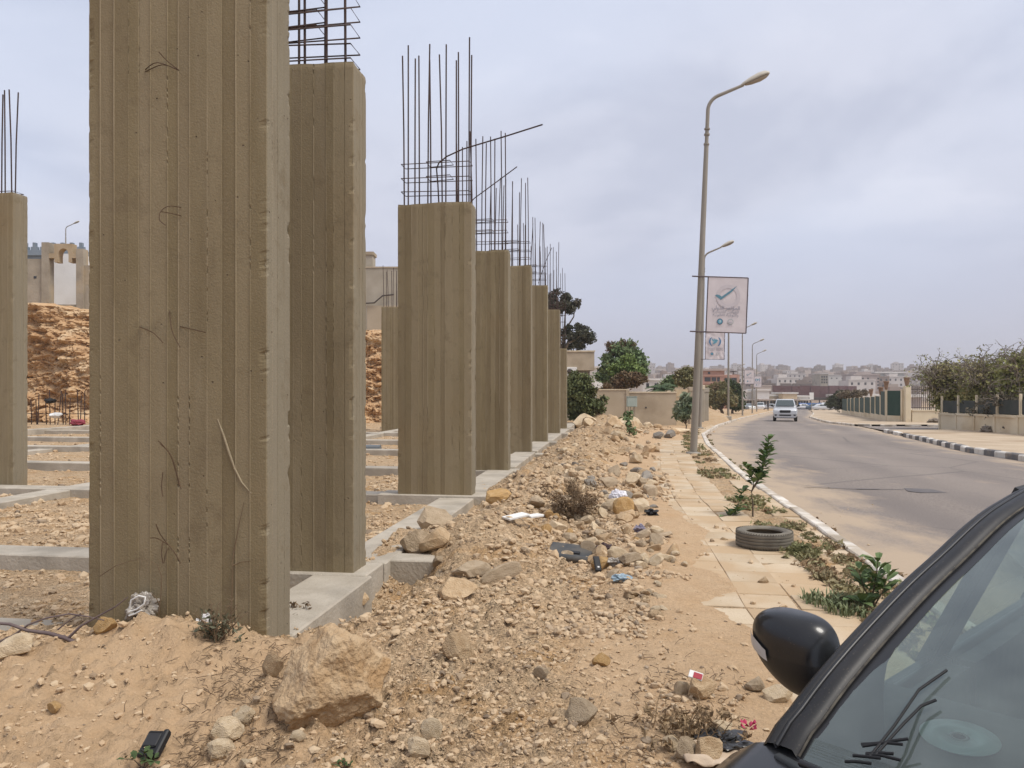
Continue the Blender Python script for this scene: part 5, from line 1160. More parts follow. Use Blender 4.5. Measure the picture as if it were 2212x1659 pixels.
M_BLUEF = mat('blue_hoarding_paint', (0.045, 0.12, 0.33), (0.06, 0.15, 0.38), .5)
def build_town_edge():
    d = 195
    t = building('brick_block', 'unfinished red brick block with dark window openings', 'building', 1508, 1565, 801, d, 12, M_BRICK, [(815, 824, [(1512, 1517), (1522, 1535), (1537, 1547), (1549, 1555)]), (836, 844, [(1512, 1517), (1522, 1535), (1537, 1547)]), (803, 808, [(1529, 1534)])], (.5, .5, M_PINKC), slab=.25)
    X = lambda u: (u - U0) / F_PX * d; Z = lambda v: CAMZ - (v - V0) / F_PX * d
    MB().box(X(1565), X(1600), d + 1, d + 12, Z(905), Z(809)).build('wing', M_BRICK, t)
    for (a, b) in ((1568, 1580), (1582, 1594)): MB().box(X(a), X(b), d + .95, d + 1.2, Z(826), Z(816)).build('window', M_DARK, t)
    MB().lathe([(.001, 0), (.9, .15), (.9, .3), (.001, .35)], 12, Matrix.Translation((X(1594), d + 4, Z(803)))).build('roof_tank', M_DKMETAL, t)
    MB().tube([(X(1594), d + 4, Z(809)), (X(1594), d + 4, Z(803))], .1, 6).build('tank_post', M_DKMETAL, t)
    # shops
    d = 225; X = lambda u: (u - U0) / F_PX * d; Z = lambda v: CAMZ - (v - V0) / F_PX * d
    shops = [(1596, 1612, 846, M_OFFW, 'dark fronted shop with white roof edge by the fourth lamp'), (1613, 1634, 848, M_OFFW, 'white shop between the fourth and fifth lamp poles'), (1635, 1662, 844, M_OFFW, 'white two-storey shop right of the fifth lamp'), (1663, 1690, 856, M_BEIGE, 'low beige shop left of the silver off-road estate'),
             (1691, 1722, 851, M_STONEW, 'sand coloured shop behind the silver off-road estate'), (1723, 1747, 858, M_OFFW, 'low white shop before the maroon hoarding')]
    for i, (a, b, v, m, lb) in enumerate(shops):
        s = building('shop', lb, 'shop', a, b, v, d + 4 * (i % 2), 9, m, [(866, 884, [(a + (b - a) * k / 4 + .6, a + (b - a) * (k + 1) / 4 - .8) for k in range(4)])], (.3, .5, M_OFFW), group=None)
        X2 = lambda u, q=d + 4 * (i % 2): (u - U0) / F_PX * q; MB().box(X2(a), X2(b), d + 4 * (i % 2) - 2.2, d + 4 * (i % 2) - .01, Z(864.5), Z(862)).build('canopy', M_OFFW if i % 2 else M_PINKC, s)
    # maroon hoarding
    d = 262; X = lambda u: (u - U0) / F_PX * d; Z = lambda v: CAMZ - (v - V0) / F_PX * d
    h = thing('maroon_hoarding', 'long maroon hoarding raised above the far shops', 'hoarding')
    n = 9
    for k in range(n):
        a = 1671 + (1851 - 1671) * k / n; b = 1671 + (1851 - 1671) * (k + 1) / n; MB().box(X(a) + .05, X(b) - .05, d + .15 * (k % 2), d + 1.2, Z(858), Z(833 + (k * 7 % 3) * .5)).build('sheet', M_MAROON, h)
        MB().tube([(X(a) + .1, d + .6, Z(905)), (X(a) + .1, d + .6, Z(858))], .2, 6).build('post', M_DKMETAL, h)
    MB().box(X(1671), X(1851), d - .1, d + 1.4, Z(864), Z(858.3)).build('beam', M_DKMETAL, h)
    # blue hoarding and white sign
    d = 196; X = lambda u: (u - U0) / F_PX * d; Z = lambda v: CAMZ - (v - V0) / F_PX * d
    b_ = thing('blue_hoarding', 'blue hoarding behind the white parked cars', 'hoarding')
    for k in range(12):
        a = 1726 + k * 7; MB().box(X(a), X(a + 6.7), d, d + .12, Z(884), Z(870 + (k % 3) * .4)).build('sheet', M_BLUEF, b_)
    d = 150; s = thing('roadside_sign', 'white rectangular sign on a post right of the silver off-road estate', 'sign', (at(1753, 890, d).x, d, float(zb(d))))
    MB().box(-.04, .04, -.03, .05, -.2, 2.6).build('post', M_POLE, s); MB().bbox(-.42, .42, -.06, -.035, CAMZ - (863 - V0) / F_PX * d - float(zb(d)), CAMZ - (848 - V0) / F_PX * d - float(zb(d)), .008).build('panel', M_WHITE, s)
    # long low hall and apartment blocks
    d = 240; t = building('long_hall', 'long low hall with pale flat roof behind the green fence', 'building', 1852, 1990, 858, d, 20, M_PINKC, [(864, 875, [(1880, 1912)]), (862, 866, [(1920, 1940)])], (1.2, .9, M_OFFW))
    d = 420
    building('apartment_block', 'grey pink apartment block with small dark windows', 'building', 1845, 1898, 810, d, 15, M_PINKC,
             [(816 + 7 * k, 819.4 + 7 * k, [(1851 + 11 * j, 1855 + 11 * j) for j in range(5) if (j + k) % 5 != 3]) for k in range(4)], (.4, .6, M_PINKC), 900)
    X = lambda u: (u - U0) / F_PX * d; Z = lambda v: CAMZ - (v - V0) / F_PX * d
    t = bpy.data.objects['apartment_block']; MB().box(X(1852), X(1884), d + 1, d + 10, Z(810) + .62, Z(803)).build('roof_storey', M_PINKC, t)
    d = 520
    building('apartment_block', 'modern grey block with a thin white roof slab', 'building', 1893, 1953, 806, d, 20, mat('cool_concrete', (0.36, 0.36, 0.34), (0.42, 0.42, 0.40), .3), [(815, 819, [(1903, 1908), (1914, 1919), (1928, 1932)]), (823, 827, [(1903, 1908), (1914, 1919), (1928, 1932), (1938, 1942)])], (1.5, .9, M_OFFW), 900)
    building('apartment_block', 'bare concrete frame building on the hillside', 'building', 1772, 1789, 808, 450, 12, M_BLOCKW, [(812 + 6 * k, 816 + 6 * k, [(1774, 1777.5), (1779, 1782.5), (1784, 1787.5)]) for k in range(3)], (.3, .4, M_OFFW), 890)
    building('apartment_block', 'long white walled building on the hillside', 'building', 1790, 1838, 811, 480, 14, M_OFFW, [(816, 818.5, [(1795, 1798), (1806, 1809), (1818, 1821)])], (.3, .4, M_OFFW), 890)
    building('villa', 'white villa seen between the beige house and the large green tree', 'house', 1284, 1330, 795, 85, 10, M_WHITE, [(797, 803, [(1290, 1293), (1304, 1309)])], (.2, .2, M_OFFW), 870)
    building('villa', 'pale house behind the palm and small trees', 'house', 1388, 1440, 822, 110, 10, M_OFFW, [(828, 836, [(1396, 1402), (1414, 1420)])], (.2, .3, M_OFFW), 880)
    building('villa', 'cream house behind the round olive tree', 'house', 1440, 1505, 834, 105, 10, M_CREAM, [(838, 843, [(1484, 1487), (1492, 1495)])], (.2, .2, M_OFFW), 880)
build_town_edge()
def house_mesh(w, dp, h, seed, mw):
    rs = random.Random(seed); V = []; Fs = []; MI = []
    def box(x0, x1, y0, y1, z0, z1, mi):
        b = len(V); V.extend([(x0, y0, z0), (x1, y0, z0), (x1, y1, z0), (x0, y1, z0), (x0, y0, z1), (x1, y0, z1), (x1, y1, z1), (x0, y1, z1)])
        for f in ((4, 5, 6, 7), (0, 1, 5, 4), (1, 2, 6, 5), (2, 3, 7, 6), (3, 0, 4, 7)): Fs.append([b + i for i in f]); MI.append(mi)
    box(-w / 2, w / 2, 0, dp, -6, h, 0)
    if rs.random() < .6: box(-w * .3, w * .1, dp * .3, dp * .8, h, h + 2.6, 0)
    box(-w / 2 - .2, w / 2 + .2, -.2, .3, h, h + .7, 0)
    nf = max(1, int(h / 3.3)); nc = max(2, int(w / 3.4))
    for f in range(nf):
        for c in range(nc):
            if rs.random() < .2: continue
            x = -w / 2 + w * (c + .5) / nc; z = h - 3.3 * (f + 1) + 1.0; box(x - .6, x + .6, -.05, .05, z, z + 1.4, 1)
    me = bpy.data.meshes.new('house'); me.from_pydata(V, [], Fs); me.materials.append(mw); me.materials.append(M_DARK); me.polygons.foreach_set('material_index', MI); me.update(); return me
def build_hill_town():
    rs = random.Random(77); hues = [(0.34, 0.255, 0.20), (0.27, 0.20, 0.155), (0.40, 0.32, 0.26), (0.30, 0.22, 0.17), (0.24, 0.185, 0.15), (0.56, 0.51, 0.47)]
    hm = [mat('house_render', c, tuple(q * .88 for q in c), .2) for c in hues]; ms = []
    for k in range(14): ms.append(house_mesh(rs.uniform(8, 19), rs.uniform(9, 14), rs.choice([3.5, 4, 7, 7, 7, 10.5]), k, hm[k % 6]))
    n = 0
    for row, y0 in enumerate(np.geomspace(430, 1480, 15)):
        u = 1400 + rs.uniform(0, 20)
        while u < 2150:
            y = y0 * rs.uniform(.96, 1.05); x = (u - U0) / F_PX * y; step = rs.uniform(12, 46) * 1.35
            q = rs.randrange(14); o = obj('hillside_house', ms[q], loc=(x, y, Hs(x, y)), rot=(0, 0, rs.uniform(-.5, .5)))
            side = 'left of the brick block' if u < 1508 else 'between the lamp posts' if u < 1640 else 'above the maroon hoarding' if u < 1850 else 'above the gate fence' if u < 1980 else 'behind the thorn trees'
            tag(o, ('tan', 'brown', 'pale tan', 'dull brown', 'dark brown', 'whitish')[q % 6] + ' house ' + ('low on the far slope', 'halfway up the far hill', 'near the far skyline')[0 if row < 5 else 1 if row < 10 else 2] + ', ' + side, 'house', 'houses on the far hillside'); n += 1
            u += step * (500 / y) ** .35
            if n >= 296: return
    return n
build_hill_town()
def build_person():
    d = 160; p = at(1659, 888, d); z = float(zb(d)) - .1
    me = bpy.data.meshes.new('person'); J = [(0, 0, .95), (0, 0, 1.2), (0, 0, 1.42), (0, -.01, 1.52), (0, -.02, 1.66), (.19, 0, 1.40), (.24, .02, 1.12), (.24, -.04, .88), (-.19, 0, 1.40), (-.24, .02, 1.12), (-.24, -.04, .88), (.10, 0, .9), (.11, -.02, .5), (.12, .02, .06), (.12, -.12, .03), (-.10, 0, .9), (-.11, .04, .5), (-.12, .06, .06), (-.12, -.08, .03)]
    E = [(0, 1), (1, 2), (2, 3), (3, 4), (2, 5), (5, 6), (6, 7), (2, 8), (8, 9), (9, 10), (0, 11), (11, 12), (12, 13), (13, 14), (0, 15), (15, 16), (16, 17), (17, 18)]
    me.from_pydata(J, E, []); me.update(); o = obj('person', me, mat('dark_clothes', (0.05, 0.05, 0.055), (0.08, 0.07, 0.06), 5), loc=(p.x, d, z))
    sk = o.modifiers.new('skin', 'SKIN'); rr = [.14, .15, .14, .06, .105, .07, .05, .04, .07, .05, .04, .09, .07, .05, .05, .09, .07, .05, .05]
    for i, v in enumerate(me.skin_vertices[0].data): v.radius = (rr[i], rr[i])
    me.skin_vertices[0].data[0].use_root = True; o.modifiers.new('smooth', 'SUBSURF').levels = 1
    tag(o, 'tiny person in dark clothes standing by the far parked cars', 'person')
build_person()
# ------------------------------------------------------------------ stones
M_LIME = mat('tan_limestone', (0.41, 0.285, 0.165), (0.50, 0.37, 0.23), 5, rough=.95, bump=.012, bscale=22, rand=.16, c3=(0.37, 0.25, 0.14), s3=2.4)
M_PALE = mat('pale_limestone', (0.53, 0.41, 0.265), (0.60, 0.485, 0.335), 6, rough=.95, bump=.010, bscale=26, rand=.10, c3=(0.46, 0.35, 0.22), s3=3)
M_OCHRE = mat('ochre_stone', (0.42, 0.255, 0.10), (0.48, 0.315, 0.15), 5, rough=.95, bump=.012, bscale=22, rand=.12)
M_GREYS = mat('grey_rubble', (0.345, 0.262, 0.17), (0.43, 0.335, 0.23), 5, rough=.95, bump=.010, bscale=24, rand=.18)
M_DGREYS = mat('dark_grey_rubble', (0.21, 0.185, 0.155), (0.28, 0.25, 0.21), 5, rough=.95, bump=.010, bscale=24, rand=.15)
def rock_mesh(seed, sub=2, cuts=9, flat=1.0, rough=.06):
    rs = random.Random(seed); bm = bmesh.new(); bmesh.ops.create_icosphere(bm, subdivisions=sub, radius=1.0)
    pl = []
    for _ in range(cuts):
        n = Vector((rs.gauss(0, 1), rs.gauss(0, 1), rs.gauss(0, 1))).normalized(); pl.append((n, rs.uniform(.45, .82)))
    for v in bm.verts:
        for n, d in pl:
            q = v.co.dot(n) - d
            if q > 0: v.co -= n * q
        v.co *= 1 + rough * mnoise.noise(v.co * 2.5 + Vector((seed, 0, 0))) * 2
        v.co.z *= flat
    xs = [v.co.x for v in bm.verts]; ys = [v.co.y for v in bm.verts]; zs = [v.co.z for v in bm.verts]
    for v in bm.verts: v.co = Vector(((v.co.x - (max(xs) + min(xs)) / 2) / (max(xs) - min(xs)), (v.co.y - (max(ys) + min(ys)) / 2) / (max(ys) - min(ys)), (v.co.z - min(zs)) / (max(zs) - min(zs))))
    me = bpy.data.meshes.new('stone'); bm.to_mesh(me); bm.free(); return me     # unit width, depth, height; base at z=0
ROCKS = {}
def rock_var(mname, i, chunky):
    k = (mname.name, i, chunky)
    if k not in ROCKS:
        me = rock_mesh(100 + i * 7 + (50 if chunky else 0), 3 if chunky else 2, 10, 1.0, .05); me.materials.append(mname); ROCKS[k] = me
    return ROCKS[k]
def ground_at(u, v):
    z = 0.0
    for _ in range(7):
        d = (CAMZ - z) / max(1e-3, (v - V0) / F_PX); x = (u - U0) / F_PX * d; z = .3 * z + .7 * Hs(x, d)
    return x, d, z
def stone(label, u, v, w, h, m=M_LIME, dep=None, i=None, rot=None, group=None, name='stone', sink=.12, cat='stone', big=False):
    """u,v: middle of its foot in the photograph; w,h in photograph pixels"""
    x, d, z = ground_at(u, v); k = d / F_PX; W_ = w * k; H_ = h * k * 1.05; D_ = (dep or w * .8) * k
    i = random.randrange(10) if i is None else i
    o = obj(name, rock_var(m, i, big), loc=(x, d + D_ * .45, z - sink * H_)); o.scale = (W_ * 1.08, D_, H_ * (1 + sink)); o.rotation_euler = rot or (random.gauss(0, .1), random.gauss(0, .1), random.uniform(-.4, .4))
    return tag(o, label, cat, group)
def boulder():
    x, d, z = ground_at(700, 1592); k = d / F_PX; bm = bmesh.new(); bmesh.ops.create_icosphere(bm, subdivisions=6, radius=1.0)
    pl = [(Vector((-.75, -.45, .55)).normalized(), .62), (Vector((.8, -.5, .35)).normalized(), .66), (Vector((.15, -.95, .15)).normalized(), .60), (Vector((-.1, -.2, 1)).normalized(), .80), (Vector((.5, .2, .85)).normalized(), .72), (Vector((-.9, .1, .1)).normalized(), .86), (Vector((.35, -.8, -.6)).normalized(), .62), (Vector((.9, .3, -.3)).normalized(), .8), (Vector((-.5, .8, .4)).normalized(), .7)]
    for v in bm.verts:
        c = v.co
        for n, q in pl:
            e = c.dot(n) - q
            if e > 0: c = c - n * e * .93
        n1 = mnoise.noise(c * 2.2); n2 = mnoise.noise(c * 6 + Vector((3, 1, 7))); n3 = mnoise.noise(c * 15); n4 = abs(mnoise.noise(c * 9 + Vector((9, 2, 4))))
        c = c * (1 + .10 * n1 + .05 * n2 + .022 * n3 - .06 * n4)
        if c.x < -.25 and c.z < -.1: c.x -= .22 * (-.1 - c.z)
        v.co = c
    me = bpy.data.meshes.new('boulder'); bm.to_mesh(me); bm.free(); me.polygons.foreach_set('use_smooth', [True] * len(me.polygons))
    mm = mat('boulder_limestone', (0.42, 0.285, 0.16), (0.51, 0.375, 0.23), 3.0, rough=.95, bump=.02, bscale=14, detail=9, c3=(0.40, 0.255, 0.13), s3=2.0, speck=(30, (0.36, 0.245, 0.15), .6, .74))
    o = obj('boulder', me, mm, loc=(x + .0, d + .23, z + .15)); o.scale = (125 * k * 1.06, .27, 108 * k * 1.28); o.rotation_euler = (R(-4), R(5), R(8))
    tag(o, 'big tan limestone boulder lying before the nearest column', 'boulder')
boulder()
S = stone
S('upper of two cream stones left of the big boulder', 520, 1572, 48, 40, M_PALE, i=1, big=True); S('lower larger cream stone left of the big boulder', 483, 1607, 66, 52, M_PALE, i=2, big=True)
S('greyish flat stone below the two cream stones', 470, 1644, 56, 38, M_PALE, i=3, big=True); S('small cream stone in the bottom row, right of the greyish flat stone', 524, 1658, 30, 24, M_PALE, i=4)
S('pale rock cut by the left picture edge', 8, 1432, 84, 46, M_PALE, i=5, big=True); S('small white stone touching the foot of the big boulder', 640, 1606, 34, 24, M_PALE, i=6)
S('stone sunk in the sand above the big boulder', 588, 1470, 46, 54, M_LIME, i=3, dep=20); S('brown stone propped against the left foot of the nearest column', 222, 1376, 46, 34, M_OCHRE, i=7, big=True)
S('tall ochre clod leaning on the nearest column beside the plastic bag', 262, 1352, 50, 48, M_OCHRE, i=8, big=True); S('small brown clod alone on the smooth sand', 112, 1538, 34, 22, M_OCHRE, i=9)
S('upright broken block standing on the ground beam', 925, 1148, 74, 52, M_GREYS, i=1, big=True, rot=(.3, .5, .3)); S('tilted broken block leaning below the upright block', 890, 1196, 82, 56, M_GREYS, i=2, big=True, rot=(.2, .45, .2)); S('brown broken block right of the two leaning blocks', 945, 1190, 72, 42, M_LIME, i=4, big=True, rot=(-.1, -.3, .1))
S('rounded tan stone beside the side of the ground beam', 768, 1320, 52, 42, M_LIME, i=0, big=True); S('flat brown slab lying on the soil bank', 1016, 1253, 84, 34, M_GREYS, i=5, big=True, dep=50); S('long narrow slab next to the flat brown slab', 1085, 1256, 92, 34, M_GREYS, i=6, dep=24, big=True, rot=(.2, -.35, .3))
S('brown stone buried in the bank below the flat brown slab', 985, 1300, 82, 42, M_LIME, i=7, big=True, sink=.3); S('grey concrete lump half sunk in the soil slope', 1258, 1568, 70, 48, M_GREYS, i=8, big=True, sink=.2); S('small grey shard on the soil slope', 1170, 1470, 34, 26, M_GREYS, i=9, dep=14)
S('yellowish stone in the middle of the soil slope', 985, 1432, 66, 52, M_LIME, i=2, big=True, sink=.3); S('pitted cream stone in the bottom row', 898, 1642, 50, 38, M_PALE, i=3, big=True); S('whitish stone above the pitted cream stone', 930, 1600, 48, 40, M_PALE, i=6, big=True)
S('rusty ochre stone right of the soil slope', 1300, 1442, 40, 24, M_OCHRE, i=5); S('brown stone beside the car mirror', 1636, 1497, 44, 28, M_GREYS, i=4, big=True); S('flat topped stone under the car mirror', 1690, 1520, 62, 30, M_PALE, i=1, big=True)
S('brown block with a cigarette packet on top', 1520, 1512, 64, 44, M_LIME, i=0, big=True); S('pale stone in the dry weeds below the packet', 1478, 1500, 34, 28, M_PALE, i=8); S('cream stone under the dry weeds, by the black bag', 1560, 1606, 52, 42, M_PALE, i=9, big=True)
S('grey jagged stone left of the black bag', 1492, 1652, 56, 50, M_GREYS, i=2, big=True); S('tan wedge of stone before the beige cloth', 1540, 1660, 66, 56, M_LIME, i=7, big=True); S('pale stone at the left end of the bottom stone row', 1450, 1625, 38, 30, M_PALE, i=5)
S('bright ochre stone left of the white plastic bag', 1350, 1112, 44, 36, M_OCHRE, i=6, big=True); S('rectangular grey concrete block in the rubble', 1369, 1222, 48, 24, M_GREYS, i=3, dep=40, big=True); S('round grey boulder beside the white plastic bag', 1322, 1058, 36, 26, M_GREYS, i=0, big=True)
S('tall pointed stone behind the white plastic bag', 1370, 1052, 34, 30, M_PALE, i=7, big=True); S('dark grey block lying near the nearest lamp post', 1449, 947, 26, 17, M_DGREYS, i=5, big=True); S('second dark grey block left of the one near the lamp', 1424, 948, 22, 15, M_DGREYS, i=1, big=True)
S('flat grey slab on the sand right of the rubble', 1436, 1163, 44, 10, M_GREYS, i=2, dep=30); S('small stone lump on the paving below the tyre', 1652, 1262, 24, 14, M_LIME, i=4, big=True); S('brownish pebble on the paving left of the tyre', 1566, 1172, 18, 10, M_LIME, i=8)
S('pale slab lying flat behind the lamp post', 1472, 936, 54, 10, M_PALE, i=3, dep=30); S('ochre boulder wedged at the end of the pad', 1075, 1090, 52, 32, M_OCHRE, i=1, big=True); S('long pale slab in the rubble, right of the grille panel', 1330, 1210, 50, 26, M_PALE, i=6, dep=26, big=True, rot=(.1, .5, .2))
def build_rubble():
    """the rubble whose pieces cannot be told apart, by place"""
    zones = [(105, 1175, 1430, 1095, 1230, (16, 50), 'stone in the rubble heap left of the old tyre', 'stones of the heap left of the old tyre', [M_LIME, M_LIME, M_PALE, M_PALE, M_GREYS, M_OCHRE]),
             (66, 1190, 1425, 1000, 1098, (13, 44), 'stone in the rubble around the white plastic bag', 'stones around the white plastic bag', [M_GREYS, M_GREYS, M_DGREYS, M_PALE, M_LIME]),
             (60, 1190, 1480, 925, 998, (9, 34), 'stone in the broad rubble field before the boundary wall', 'stones of the field before the boundary wall', [M_LIME, M_PALE, M_GREYS, M_LIME]),
             (44, 1252, 1420, 884, 928, (14, 56), 'stone of the pile beneath the boundary wall', 'stones piled beneath the boundary wall', [M_PALE, M_PALE, M_LIME]),
             (26, 1330, 1440, 1240, 1340, (16, 40), 'stone at the near end of the rubble heap', 'stones at the near end of the heap', [M_LIME, M_PALE, M_GREYS, M_LIME]),
             (16, 790, 960, 1185, 1330, (12, 30), 'stone fallen beside the ground beam near the second column', 'stones fallen beside the ground beam', [M_LIME, M_GREYS])]
    rs = random.Random(21)
    for n, u0, u1, v0, v1, (s0, s1), lb, gr, ms in zones:
        for k in range(n):
            u, v = rs.uniform(u0, u1), rs.uniform(v0, v1)
            if s1 == 50: u = u + (v - 1160) * .8; 
            w = s0 + (s1 - s0) * rs.random() ** 1.7; x, d, z = ground_at(u, v)
            if x > tile_r(d) - .5 or x < row_x(d) + .25: continue
            m = rs.choice(ms); kx = d / F_PX; W_ = w * kx
            o = obj('rubble_stone', rock_var(m, rs.randrange(10), False), loc=(x, d, z - .18 * W_)); o.scale = (W_, W_ * rs.uniform(.6, 1.1), W_ * rs.uniform(.4, .85)); o.rotation_euler = (rs.gauss(0, .3), rs.gauss(0, .3), rs.uniform(0, 6.28))
            cn = {M_LIME.name: 'tan', M_PALE.name: 'pale', M_GREYS.name: 'greyish', M_OCHRE.name: 'ochre', M_DGREYS.name: 'dark grey'}[m.name]; sz = 'big' if w > s0 + .55 * (s1 - s0) else 'middling' if w > s0 + .2 * (s1 - s0) else 'small'
            tag(o, sz + ' ' + cn + ' ' + lb, 'stone', gr)
build_rubble()
def build_gravel():
    ico = bmesh.new(); bmesh.ops.create_icosphere(ico, subdivisions=1, radius=1); iv = np.array([v.co[:] for v in ico.verts]); ifc = np.array([[v.index for v in f.verts] for f in ico.faces]); ico.free()
    ov = np.array([(1, 0, 0), (-1, 0, 0), (0, 1, 0), (0, -1, 0), (0, 0, 1), (0, 0, -1)], float); ofc = np.array([(0, 2, 4), (2, 1, 4), (1, 3, 4), (3, 0, 4), (2, 0, 5), (1, 2, 5), (3, 1, 5), (0, 3, 5)])
    def scatter(n, bv, bf, smin, smax, pw, seed, zone):
        r = np.random.default_rng(seed); v = r.uniform(0, 1, n); 
        y = np.exp(r.uniform(math.log(2.3), math.log(42), n)); x = row_x(y) + r.uniform(-1, 1, n) * 0
        u = r.uniform(-150, 1900, n); x = (u - U0) / F_PX * y
        tr = tile_r(y); ok = (x < tr - .3) | ((x > kerb_x(y) + .03) & (x < kerb_x(y) + 2.2) & (r.random(n) < .10)) | ((x > tr - 1.7) & (x < tr) & (r.random(n) < .06))
        dens = .35 + 1.1 * fbm(x, y, .8, 3, 7) + .5 * sstep(-1.2, -.2, x) * (1 - sstep(tr - 2.2, tr - 1.2, x)) - .45 * sstep(-.4, -1.5, x) * (1 - sstep(4.6, 5.2, y)) - .75 * sstep(tr - 2.1, tr - 1.3, x)
        ok &= r.random(n) < np.clip(dens, .03, 1); x, y, tr = x[ok], y[ok], tr[ok]; m = len(x); kx = y / F_PX
        s = smin + (smax - smin) * r.random(m) ** pw; s = np.clip(s * np.clip(y / 5.0, .75, 2.2), 0, .09)
        z = np.where(x > kerb_x(y), zb(y) - .12, np.maximum(H(x, y), np.where((x > tr - 1.6) & (x < tr), zb(y), -99)))
        a = r.uniform(0, 6.28, m); sc = np.stack([s * r.uniform(.7, 1.4, m), s * r.uniform(.7, 1.2, m), s * r.uniform(.45, .9, m)], -1)
        B = bv[None] * (1 + r.uniform(-.28, .28, (m, len(bv), 1))) * sc[:, None, :]; ca, sa = np.cos(a)[:, None], np.sin(a)[:, None]
        tl = r.normal(0, .35, m)[:, None]; Bz = B[..., 2] + B[..., 0] * tl * .5
        V = np.stack([B[..., 0] * ca - B[..., 1] * sa + x[:, None], B[..., 0] * sa + B[..., 1] * ca + y[:, None], Bz + (z + sc[:, 2] * .35)[:, None]], -1).reshape(-1, 3)
        Fc = (bf[None] + (np.arange(m) * len(bv))[:, None, None]).reshape(-1, 3); tone = np.repeat(r.random(m), len(bv)); return V, Fc, tone, np.repeat((r.random(m) < .12) * r.uniform(.5, 1, m), len(bv))
    m = mat('gravel_stone', (0.43, 0.298, 0.178), (0.49, 0.355, 0.22), 8, rough=.95, bump=.003, bscale=90, attr=[('tone', (0.54, 0.42, 0.28)), ('dk', (0.20, 0.15, 0.105))])
    for nm, args, lb in (('gravel', (90000, ov, ofc, .004, .013, 2.2, 61, 0), 'fine loose gravel strewn over the soil and sand'), ('gravel', (26000, iv, ifc, .010, .034, 2.6, 62, 0), 'coarse loose chippings strewn over the soil')):
        V, Fc, tn, dk = scatter(*args); me = np_mesh(nm, V, Fc, False); add_attr(me, 'tone', tn * .8); add_attr(me, 'dk', dk); tag(obj(nm, me, m), lb, kind='stuff')
build_gravel()
def build_small_rubble():
    base = []
    for k in range(8):
        me = rock_mesh(400 + k, 2, 8, 1.0, .05); V = np.array([v.co[:] for v in me.vertices]); Fc = np.array([list(p.vertices) for p in me.polygons]); base.append((V - np.array([0, 0, .3]), Fc)); bpy.data.meshes.remove(me)
    r = np.random.default_rng(64); Vs, Fs, T, Dk = [], [], [], []; nv = 0; n = 0
    zones = [(1150, 1440, 1085, 1250, 900, .022, .075), (1150, 1470, 930, 1085, 1100, .03, .12), (1230, 1450, 885, 930, 350, .06, .28), (790, 1010, 1150, 1330, 420, .015, .06), (700, 1500, 1330, 1650, 700, .010, .035), (1180, 1400, 1230, 1380, 320, .02, .06), (1380, 1620, 1470, 1655, 260, .012, .05), (0, 185, 1060, 1190, 260, .02, .06), (0, 185, 1235, 1330, 140, .015, .05), (790, 860, 985, 1060, 90, .03, .07), (790, 860, 1085, 1180, 110, .02, .06), (1500, 1560, 880, 912, 160, .06, .25)]
    for u0, u1, v0, v1, cnt, s0, s1 in zones:
        u = r.uniform(u0, u1, cnt * 2); v = r.uniform(v0, v1, cnt * 2)
        if u1 - u0 > 250 and v0 > 1080 and v1 < 1260: u = u + (v - 1160) * .7
        d = CAMZ * F_PX / (v - V0)
        for _ in range(6): x = (u - U0) / F_PX * d; d = .4 * d + .6 * (CAMZ - H(x, d)) * F_PX / (v - V0)
        x = (u - U0) / F_PX * d; keep = (fbm(x, d, 1.4 if d.mean() < 12 else .5, 2, 66) > -.10) & (x < tile_r(d) - .75); x, d = x[keep][:cnt], d[keep][:cnt]; z = H(x, d)
        for a, b, c in zip(x, d, z):
            bv, bf = base[r.integers(8)]; s = s0 + (s1 - s0) * r.random() ** 2.2; sc = s * np.array([1, r.uniform(.6, 1.1), r.uniform(.45, .9)]); an = r.uniform(0, 6.28); ca, sa = math.cos(an), math.sin(an); B = bv * sc; tl = r.normal(0, .3)
            Vs.append(np.stack([B[:, 0] * ca - B[:, 1] * sa + a, B[:, 0] * sa + B[:, 1] * ca + b, B[:, 2] + B[:, 0] * tl + c + s * .06], -1)); Fs.append(bf + nv); nv += len(bv); T.append(np.full(len(bv), r.random() * .9)); Dk.append(np.full(len(bv), r.uniform(.2, .9) if r.random() < .2 else 0))
    me = np_mesh('rubble', np.concatenate(Vs), np.concatenate(Fs), False); add_attr(me, 'tone', np.concatenate(T)); add_attr(me, 'dk', np.concatenate(Dk))
    m = mat('broken_stone', (0.43, 0.30, 0.18), (0.49, 0.355, 0.22), 9, rough=.95, bump=.006, bscale=50, attr=[('tone', (0.52, 0.40, 0.265)), ('dk', (0.28, 0.22, 0.16))]); tag(obj('rubble', me, m), 'small broken stones strewn between the larger rubble', kind='stuff')
build_small_rubble()

